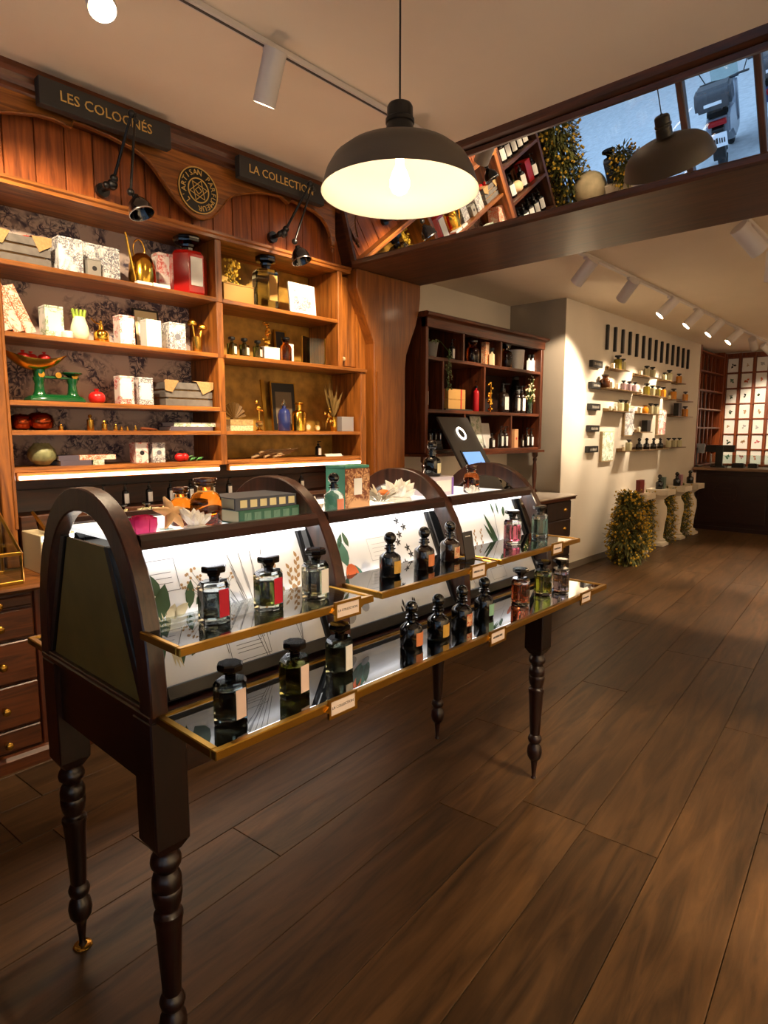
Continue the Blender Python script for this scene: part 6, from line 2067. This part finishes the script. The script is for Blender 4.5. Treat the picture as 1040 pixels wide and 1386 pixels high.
ledge(822, 849, 556.5, 'bronze ledge, left in the third row of the white wall', ((F, 'w', .1), (F, 'w', .1), (F, 'c', .2), (F, 'o', .2)), 'third row left ledge')
ledge(861, 890, 560, 'bronze ledge, middle in the third row of the white wall', ((F, 'w', .15), ('jar', 'a', .16), (F, 'c', .2), (F, 'c', .2)), 'third row middle ledge')
ledge(908, 932, 563.5, 'bronze ledge, right in the third row of the white wall', (('box', 'b', .22), (F, 'a', .22)), 'third row right ledge')
ledge(859, 876, 584.5, 'bronze ledge with a black box in the fourth row', ((F, 'w', .12), ('box', 'b', .18)), 'fourth row ledge')
ledge(840, 853, 610, 'short bronze ledge, left in the lowest row of the white wall', ((F, 'w', .1), (F, 'c', .2)), 'lowest left ledge')
ledge(859, 897, 608, 'long pale ledge of four black bottles in the lowest row', ((B, 'k', .22), (B, 'k', .22), (B, 'k', .22), (B, 'k', .22)), 'lowest long ledge')
ledge(900, 922, 605, 'bronze ledge, right in the lowest row of the white wall', ((F, 'c', .19), (F, 'c', .19), (F, 'c', .19)), 'lowest right ledge')
for pxa, pxb, pya, pyb, mt, lb in ((816, 830, 584, 624, FLORALG, 'pale botanical panel hanging lowest on the white wall'), (847, 858, 550, 590, FLORAL, 'pale grey botanical panel between the wall ledges'), (892, 901, 554, 589, FLORALR, 'pale red botanical panel between the wall ledges')):
    a, b = at_y(pxa, pya, YW - .03), at_y(pxb, pyb, YW - .03)
    t = thing('botanical_picture', lb, 'picture', ((a.x + b.x) / 2, YW, b.z), group='botanical panels')
    hw, hh_ = (b.x - a.x) / 2, a.z - b.z
    link('board', MB().box(-hw, hw, -.03, 0, 0, hh_).mesh('board'), plain('panel edge', (196, 170, 130), .6), t)
    link('print', MB().box(-hw + .01, hw - .01, -.033, -.03, .01, hh_ - .01).mesh('print'), mt, t)

# pedestals with mimosa
rm = random.Random(21)
PLAS = plain('white plaster', (222, 210, 190), .7)


def foliage_mesh(name, n, rx, ry, h0, h1, leaf=.05, seed=1, taper=.5):
    rr_ = random.Random(seed)
    mb, my = MB(), MB()
    for i in range(n):
        z = h0 + (h1 - h0) * rr_.random()
        k = 1 - taper * abs((z - h0) / (h1 - h0) - .35)
        a, r_ = rr_.uniform(0, 6.28), math.sqrt(rr_.random())
        p = Vector((rx * k * r_ * math.cos(a), ry * k * r_ * math.sin(a), z))
        d = Vector((math.cos(a) * rr_.uniform(.2, 1), math.sin(a) * rr_.uniform(.2, 1), rr_.uniform(-.9, .6))).normalized() * leaf * rr_.uniform(.6, 1.3)
        mb.leaf(p, d, leaf * .10, (0, 0, 1), .004)
        if i % 4 == 0:
            my.ball(p + d * .8, leaf * rr_.uniform(.08, .15), 5, 3)
    return mb.mesh(name + '_leaves'), my.mesh(name + '_blossom')


for i, (px, py, hz) in enumerate(((861, 748, .80), (888, 737, .80), (908, 728, .80), (921, 721, .80))):
    q = at_z(px, py, 0)
    q.y = min(q.y, 2.80)
    t = thing('pedestal', 'white plaster column pedestal, %s from the left along the white wall' % TICK[i], 'pedestal', (q.x, q.y, 0), group='pedestals')
    link('foot', MB().box(-.11, .11, -.11, .11, 0, .03).lathe([(.12, .03), (.12, .045), (.095, .06), (.10, .075), (.075, .09)], (0, 0, 0), 20).mesh('foot', smooth=40), PLAS, t)
    link('shaft', MB().lathe([(.072, .09), (.066, .12), (.085, .30), (.10, .40), (.095, .50), (.06, .56), (.055, .60), (.09, .63)], (0, 0, 0), 20).mesh('shaft', smooth=40), PLAS, t)
    link('capital', MB().lathe([(.09, .63), (.12, .655), (.12, .665)], (0, 0, 0), 20).box(-.15, .15, -.15, .15, .665, .735).mesh('capital', smooth=40), PLAS, t)
    ztop = .735
    if i == 0:
        carton(q.x - .11, q.x + .03, q.y - .05, .05, ztop, .16, plain('burgundy carton', (112, 34, 26), .5), 'burgundy carton on the nearest pedestal', group='on the pedestals')
        carton(q.x + .045, q.x + .12, q.y - .04, .05, ztop, .12, CARD, 'small pale carton on the nearest pedestal', group='on the pedestals')
    else:
        bottle('ball', (q.x - .03, q.y, ztop), 'dark bottle on the pedestal %s from the left' % TICK[i], (GBLACK, GBLACK, None), .19, 0, 'on the pedestals')
        carton(q.x + .03, q.x + .10, q.y - .04, .05, ztop, .15, (plain('grey green carton', (96, 112, 100), .5), plain('mauve carton', (176, 130, 140), .5), CARD)[i - 1], '%s carton on the pedestal %s from the left' % (('grey green', 'mauve', 'pale')[i - 1], TICK[i]), group='on the pedestals')
lm1, ym1 = foliage_mesh('mimosa', 3000, .31, .17, .02, .78, .11, 4, 1.0)
lm2, ym2 = foliage_mesh('mimosa_small', 800, .13, .09, .02, .72, .09, 5, .9)
for i, (px, py, a, b, lb) in enumerate(((829, 752, lm1, ym1, 'big bushy mimosa on the floor left of the nearest pedestal'), (878, 736, lm2, ym2, 'mimosa bush between the first two pedestals'), (899, 729, lm2, ym2, 'mimosa bush between the second and third pedestals'), (926, 719, lm2, ym2, 'mimosa bush beside the counter'))):
    q = at_z(px, py, 0)
    t = thing('mimosa_bush', lb, 'plant', ((6.98, 7.84, 8.60, 9.26)[i], 2.64 if i == 0 else 2.77, 0), 0.0, group='mimosa bushes')
    link('foliage', a, MIMG, t)['kind'] = 'stuff'
    link('blossom', b, MIMY, t)['kind'] = 'stuff'
    link('stem', MB().tube([(0, 0, 0), (.02, .01, .3), (0, .02, .7)], .012, 6).mesh('stem'), plain('bark', (80, 60, 34), .8), t)
# ================================================================ counter and the end of the shop
CXF = 10.25
ct = thing('sales_counter', 'dark wooden sales counter at the back of the shop', 'counter', (10.55, 1.2, 0))
part(MB().box(CXF + .02, 10.85, -.6, 2.90, .06, .90), 'body', W_CTR, ct)
part(MB().box(CXF + .01, 10.86, -.61, 2.91, 0, .06), 'plinth', W_CTR, ct)
part(MB().box(CXF - .04, 10.9, -.66, 2.945, .90, .94), 'counter_top', plain('counter top wood', (130, 100, 74), .35), ct, bevel=.004)
for a, b in ((1.95, 2.86), (1.0, 1.9), (.05, .95)):
    part(MB().box(CXF, CXF + .02, a, b, .12, .84), 'front_panel', W_CTR, ct, bevel=.006)
n_ = 32
yc_ = col_y(981, CXF, .6)
o_ = [(yc_ + .17 * math.cos(2 * math.pi * i / n_), .57 + .17 * math.sin(2 * math.pi * i / n_)) for i in range(n_)]
i_ = [(yc_ + .155 * math.cos(2 * math.pi * i / n_), .57 + .155 * math.sin(2 * math.pi * i / n_)) for i in range(n_)]
part(MB().band(o_, i_, 'x', CXF - .006, CXF, True), 'emblem_ring', W_TAB_X, ct)
for k in range(3):
    part(MB().box(CXF - .004, CXF, yc_ - .085, yc_ + .085, .50 + k * .065, .515 + k * .065), 'emblem_bar', W_TAB_X, ct)


def monitor(px0, px1, py0, py1, label, back, X=10.42):
    a, b = at_x(px0, py0, X), at_x(px1, py1, X)
    ya, yb = a.y, b.y
    t = thing('monitor', label, 'monitor', (X, (ya + yb) / 2, .94), group='till monitors')
    hw = abs(ya - yb) / 2
    z0_, z1_ = min(a.z, b.z) - .94, max(a.z, b.z) - .94
    z0_ = max(z0_, .09)
    link('screen', MB().box(-.012, .012, -hw, hw, z0_, z1_).xf(Matrix.Rotation(.15, 4, 'Y')).mesh('screen', bevel=.004), back, t)
    link('stem', MB().box(.0, .03, -.05, .05, .02, z0_ + .08).mesh('stem'), BLACK, t)
    link('foot', MB().box(-.05, .09, -.1, .1, 0, .02).mesh('foot', bevel=.004), BLACK, t)


monitor(926, 953, 600, 613, 'silver backed till monitor at the left end of the counter', plain('silver back', (140, 148, 156), .35))
monitor(955, 994, 602, 612, 'black till monitor in the middle of the counter', BLACK)
t = thing('glass_screen', 'low glass screen along the counter behind the monitors', 'screen', (10.78, 1.5, .94))
part(MB().box(10.775, 10.785, .2, 2.85, .94, 1.12), 'pane', CLEAR, t)
for y in (.2, 1.0, 1.9, 2.84):
    part(MB().box(10.77, 10.79, y, y + .015, .94, 1.13), 'post', CHROME, t)
for i, (px, w_) in enumerate(((1000, .16), (1020, .12))):
    q = col_y(px, 10.5, 1.0)
    solo(MB().box(10.45, 10.55, q - w_ / 2, q + w_ / 2, .94, 1.0).box(10.46, 10.5, q - w_ / 2 + .01, q + w_ / 2 - .01, 1.0, 1.01), 'card_reader', BLACK, 'small black payment box on the counter, %s of two' % ('left', 'right')[i], 'device', 'payment boxes')

# shelf unit along the wall behind the counter
XU_0, XU_1 = 10.36, XE - .05
su = thing('slatted_shelf_unit', 'brown built-in shelf unit with upright slats behind the counter, next to the white wall', 'shelf unit', (11.0, 3.1, 0))
YU0, YU1 = 2.965, 3.22
part(MB().box(XU_0, XU_0 + .05, YU0, YU1, 0, Z2), 'side_panel', W_RACK, su, bevel=.003)
part(MB().box(XU_1 - .05, XU_1, YU0, YU1, 0, Z2), 'side_panel', W_RACK, su, bevel=.003)
part(MB().box(XU_0 + .05, XU_1 - .05, YU1 - .02, YU1, 0, Z2), 'back_panel', W_CTR, su)
for k in range(7):
    z = .97 + k * .29
    part(MB().box(XU_0 + .05, XU_1 - .05, YU0 + .005, YU1 - .02, z - .022, z), 'shelf', W_RACK, su)
for k in range(6):
    for j in range(5):
        x = XU_0 + .2 + j * .22
        part(MB().box(x, x + .04, YU0 + .08, YU0 + .11, .97 + k * .29, .97 + (k + 1) * .29 - .022), 'slat', W_RACK, su)

# wall of prints in a wooden rack
rk = thing('print_rack', 'wooden grid rack holding rows of white prints on the end wall', 'rack', (XE, 1.2, 0))
ys = [2.955 - k * .211 for k in range(10)]
zr = [2.70 - k * .2505 for k in range(9)]
part(MB().box(XE - .03, XE, ys[-1] - .1, ys[0] + .0, .3, 2.76), 'backboard', W_RACK, rk)
for y in ys:
    part(MB().box(XE - .07, XE - .03, y - .022, y + .008, .3, 2.76), 'upright', W_RACK, rk)
for z in zr:
    part(MB().box(XE - .075, XE - .03, ys[-1], ys[0], z - .018, z), 'cross_rail', W_RACK, rk)
INKS = [INK_D, RED, INK_TEAL, INK_O, INK_G, plain('ink rose', (206, 110, 110), .6), INK_T, INK_GR]
cols_ = ('first', 'second', 'third', 'fourth', 'fifth', 'sixth', 'seventh', 'eighth', 'ninth')
for r in range(7):
    for c in range(6):
        yc_, z0_ = (ys[c] + ys[c + 1]) / 2 - .005, zr[r + 1] + .001
        hw, hh_ = .15, .262
        t = thing('botanical_card', 'white botanical card in the end wall rack, %s row, %s from the left' % (cols_[r], cols_[c]), 'print', (XE - .045, yc_, z0_), group='cards in the end wall rack')
        link('sheet', shared('card_sheet', lambda: MB().box(-.004, .004, -.076, .076, 0, .222).mesh('sheet')), WHITEP, t)
        mb = MB()
        n2 = rm.randint(3, 6)
        cy_, cz_ = rm.uniform(-.01, .01), .11
        for k in range(n2):
            a = rm.uniform(0, 6.28)
            l_ = rm.uniform(.025, .05)
            d = Vector((0, math.cos(a), math.sin(a))) * l_
            s_ = Vector((0, -math.sin(a), math.cos(a))) * l_ * .35
            b_ = Vector((-.0055, cy_, cz_))
            mb.add([b_, b_ + d * .5 + s_, b_ + d, b_ + d * .5 - s_], [(0, 1, 2, 3)])
        link('illustration', mb.mesh('illustration'), INKS[rm.randrange(len(INKS))], t)
# ================================================================ shop window display and street (seen in the mirror)
ZSILL = .90
# bottles on the dark unit beside the window
k = 0
rb_ = random.Random(9)
for r_i, z in enumerate((1.77, 2.09, 2.41)):
    xs_ = (.80, .69, .58, .46, .34, .22) if r_i != 1 else (.80, .69, .56, .45, .30, .19)
    for i, x in enumerate(xs_):
        nm = ('third', 'fourth', 'fifth')[r_i]
        if r_i == 1 and i in (2,):
            fruit(x, 3.36, z, .07, plain('pale globe', (214, 180, 140), .5), 'pale round gourd on the dark shelf unit near the window', 'gourd', cat='ornament')
            continue
        if r_i == 1 and i == 4:
            carton(x - .055, x + .055, 3.32, .12, z, .2, plain('red lacquer box', (150, 24, 22), .3), 'red lacquer box on the dark shelf unit near the window')
            continue
        bottle('pump', (x, 3.34, z), 'black bottle with white label on the dark unit, %s shelf up, %s from the cabinet' % (nm, TICK[i]), (GBLACK, BLACK, WHITEP), .22, .2, 'bottles on the dark unit', wid=.9)
# mimosa garland, bust, big bottle and flower trough in the window
la, ya_ = foliage_mesh('garland', 2400, .15, .14, 0, 1.5, .12, 31, .1)
t = thing('mimosa_garland', 'tall column of mimosa branches standing in the shop window', 'plant', (XW + .21, 3.28, ZSILL))
link('foliage', la, MIMG, t)['kind'] = 'stuff'
link('blossom', ya_, MIMY, t)['kind'] = 'stuff'
link('pole', MB().cyl((0, 0, 0), (0, 0, 1.45), .015).mesh('pole'), plain('bark', (80, 60, 34), .8), t)
t = thing('stone_globe', 'pale stone globe on a plinth in the shop window', 'ornament', (XW + .22, 3.08, ZSILL))
link('globe', MB().ball((0, 0, .78), .17, 20, 12).mesh('globe', smooth=60), plain('pale stone', (206, 188, 150), .8, var=.15, vscale=14), t)
link('plinth', MB().lathe([(.13, 0), (.13, .04), (.08, .08), (.07, .52), (.11, .58), (.11, .62)], (0, 0, 0), 18).mesh('plinth', smooth=45), PLAS, t)
t = thing('window_plinth', 'square pale plinth in the shop window under the giant bottle', 'plinth', (XW + .22, 2.74, ZSILL))
link('column', MB().box(-.13, .13, -.14, .14, .03, .80).mesh('column', bevel=.004), plain('plinth beige', (206, 190, 166), .7), t)
link('base', MB().box(-.15, .15, -.16, .16, 0, .03).mesh('base'), plain('plinth beige', (206, 190, 166), .7), t)
bottle('facet', (XW + .22, 2.82, ZSILL + .80), 'giant smoky perfume bottle on the window plinth', (plain('smoky blue glass', (60, 70, 90), .1, coat=.5), GBLACK, None), .30, 0, name='giant_perfume_bottle')
lb2, yb2_ = foliage_mesh('bouquet', 500, .13, .10, 0, .28, .10, 33, .6)
t = thing('mimosa_bouquet', 'small mimosa bouquet on the window plinth beside the giant bottle', 'plant', (XW + .26, 2.68, ZSILL + .80))
link('foliage', lb2, MIMG, t)['kind'] = 'stuff'
link('blossom', yb2_, MIMY, t)['kind'] = 'stuff'


# parked scooters in the street
def scooter(loc, rz, label, body):
    t = thing('scooter', label, 'scooter', loc, rz, 'scooters parked in the street')
    TYRE = plain('tyre', (24, 25, 28), .8)
    BODY = body
    for x in (-.62, .66):
        n_ = 24
        w_ = link('wheel', MB().tube([(x + .23 * math.cos(2 * math.pi * i / n_), 0, .26 + .23 * math.sin(2 * math.pi * i / n_)) for i in range(n_ + 1)], .055, 8).mesh('wheel', smooth=50), TYRE, t)
        link('rim', MB().cyl((x, -.03, .26), (x, .03, .26), .17, n=16).mesh('rim', smooth=40), CHROME, w_)
    link('body', MB().prism([(-.85, .55), (-.80, .78), (-.5, .84), (.05, .78), (.15, .48), (.45, .42), (.52, .9), (.60, 1.02), (.70, .96), (.62, .4), (.35, .28), (-.2, .28), (-.5, .48)], 'y', -.17, .17).mesh('body', bevel=.03, seg=2, smooth=50), BODY, t)
    link('seat', MB().prism([(-.78, .80), (-.74, .90), (-.3, .90), (.1, .84), (.12, .79)], 'y', -.15, .15).mesh('seat', bevel=.02, seg=2, smooth=50), BLACK, t)
    tb__ = link('top_box', MB().prism([(-1.12, .98), (-1.16, 1.12), (-1.08, 1.28), (-.78, 1.30), (-.68, 1.1), (-.72, .98)], 'y', -.25, .25).mesh('top_box', bevel=.04, seg=2, smooth=50), plain('top box grey', (58, 62, 68), .4), t)
    link('box_reflector', MB().box(-1.165, -1.14, -.12, .12, 1.06, 1.10).mesh('box_reflector'), plain('reflector white', (214, 220, 226), .3), tb__)
    link('rack', MB().box(-1.05, -.6, -.1, .1, .94, .975).mesh('rack'), BLACK, t)
    link('tail_light', MB().box(-.90, -.83, -.13, .13, .70, .78).mesh('tail_light', bevel=.01), plain('tail light red', (150, 20, 24), .2), t)
    link('mudguard', MB().prism([(-.92, .66), (-.84, .70), (-.86, .3), (-.98, .22), (-1.0, .26)], 'y', -.09, .09).mesh('mudguard', bevel=.01), BLACK, t)
    pl_ = link('number_plate', MB().box(-1.0, -.985, -.13, .13, .42, .62).mesh('number_plate'), plain('plate white', (226, 230, 236), .4), t)
    me_ = faint_line(.2, .09, 6, 4)
    mesh_xf(me_, Matrix.Translation((-1.002, 0, .52)) @ Matrix.Rotation(-math.pi / 2, 4, 'Z') @ Matrix.Rotation(math.pi / 2, 4, 'X'))
    link('plate_lettering', me_, BLACK, pl_)
    link('fork', MB().cyl((.66, -.07, .26), (.56, -.06, .95), .025).cyl((.66, .07, .26), (.56, .06, .95), .025).mesh('fork'), CHROME, t)
    link('handlebar', MB().tube([(.45, -.36, 1.06), (.52, -.2, 1.05), (.54, 0, 1.02), (.52, .2, 1.05), (.45, .36, 1.06)], .018, 8).mesh('handlebar', smooth=50), BLACK, t)
    link('windscreen', MB().prism([(.58, 1.0), (.46, 1.38), (.47, 1.39), (.61, 1.02)], 'y', -.2, .2).mesh('windscreen'), CLEAR, t)
    for sy in (-1, 1):
        link('mirror', MB().cyl((.50, sy * .28, 1.06), (.46, sy * .36, 1.26), .008).ball((.46, sy * .37, 1.28), .06, 10, 6, (.3, 1, .7)).mesh('mirror', smooth=50), BLACK, t)
    link('exhaust', MB().cyl((-.2, -.2, .25), (-.9, -.21, .34), .05, .06, 12).mesh('exhaust', smooth=50), CHROME, t)
    return t


scooter((-6.25, 3.30, -.02), R(172), 'grey scooter with top box and number plate parked outside, seen in the mirror', plain('scooter grey', (120, 128, 140), .3, coat=.4))
scooter((-7.2, 2.75, -.02), R(168), 'blue scooter parked behind the grey one, seen at the mirror edge', plain('scooter blue', (70, 86, 130), .3, coat=.4))
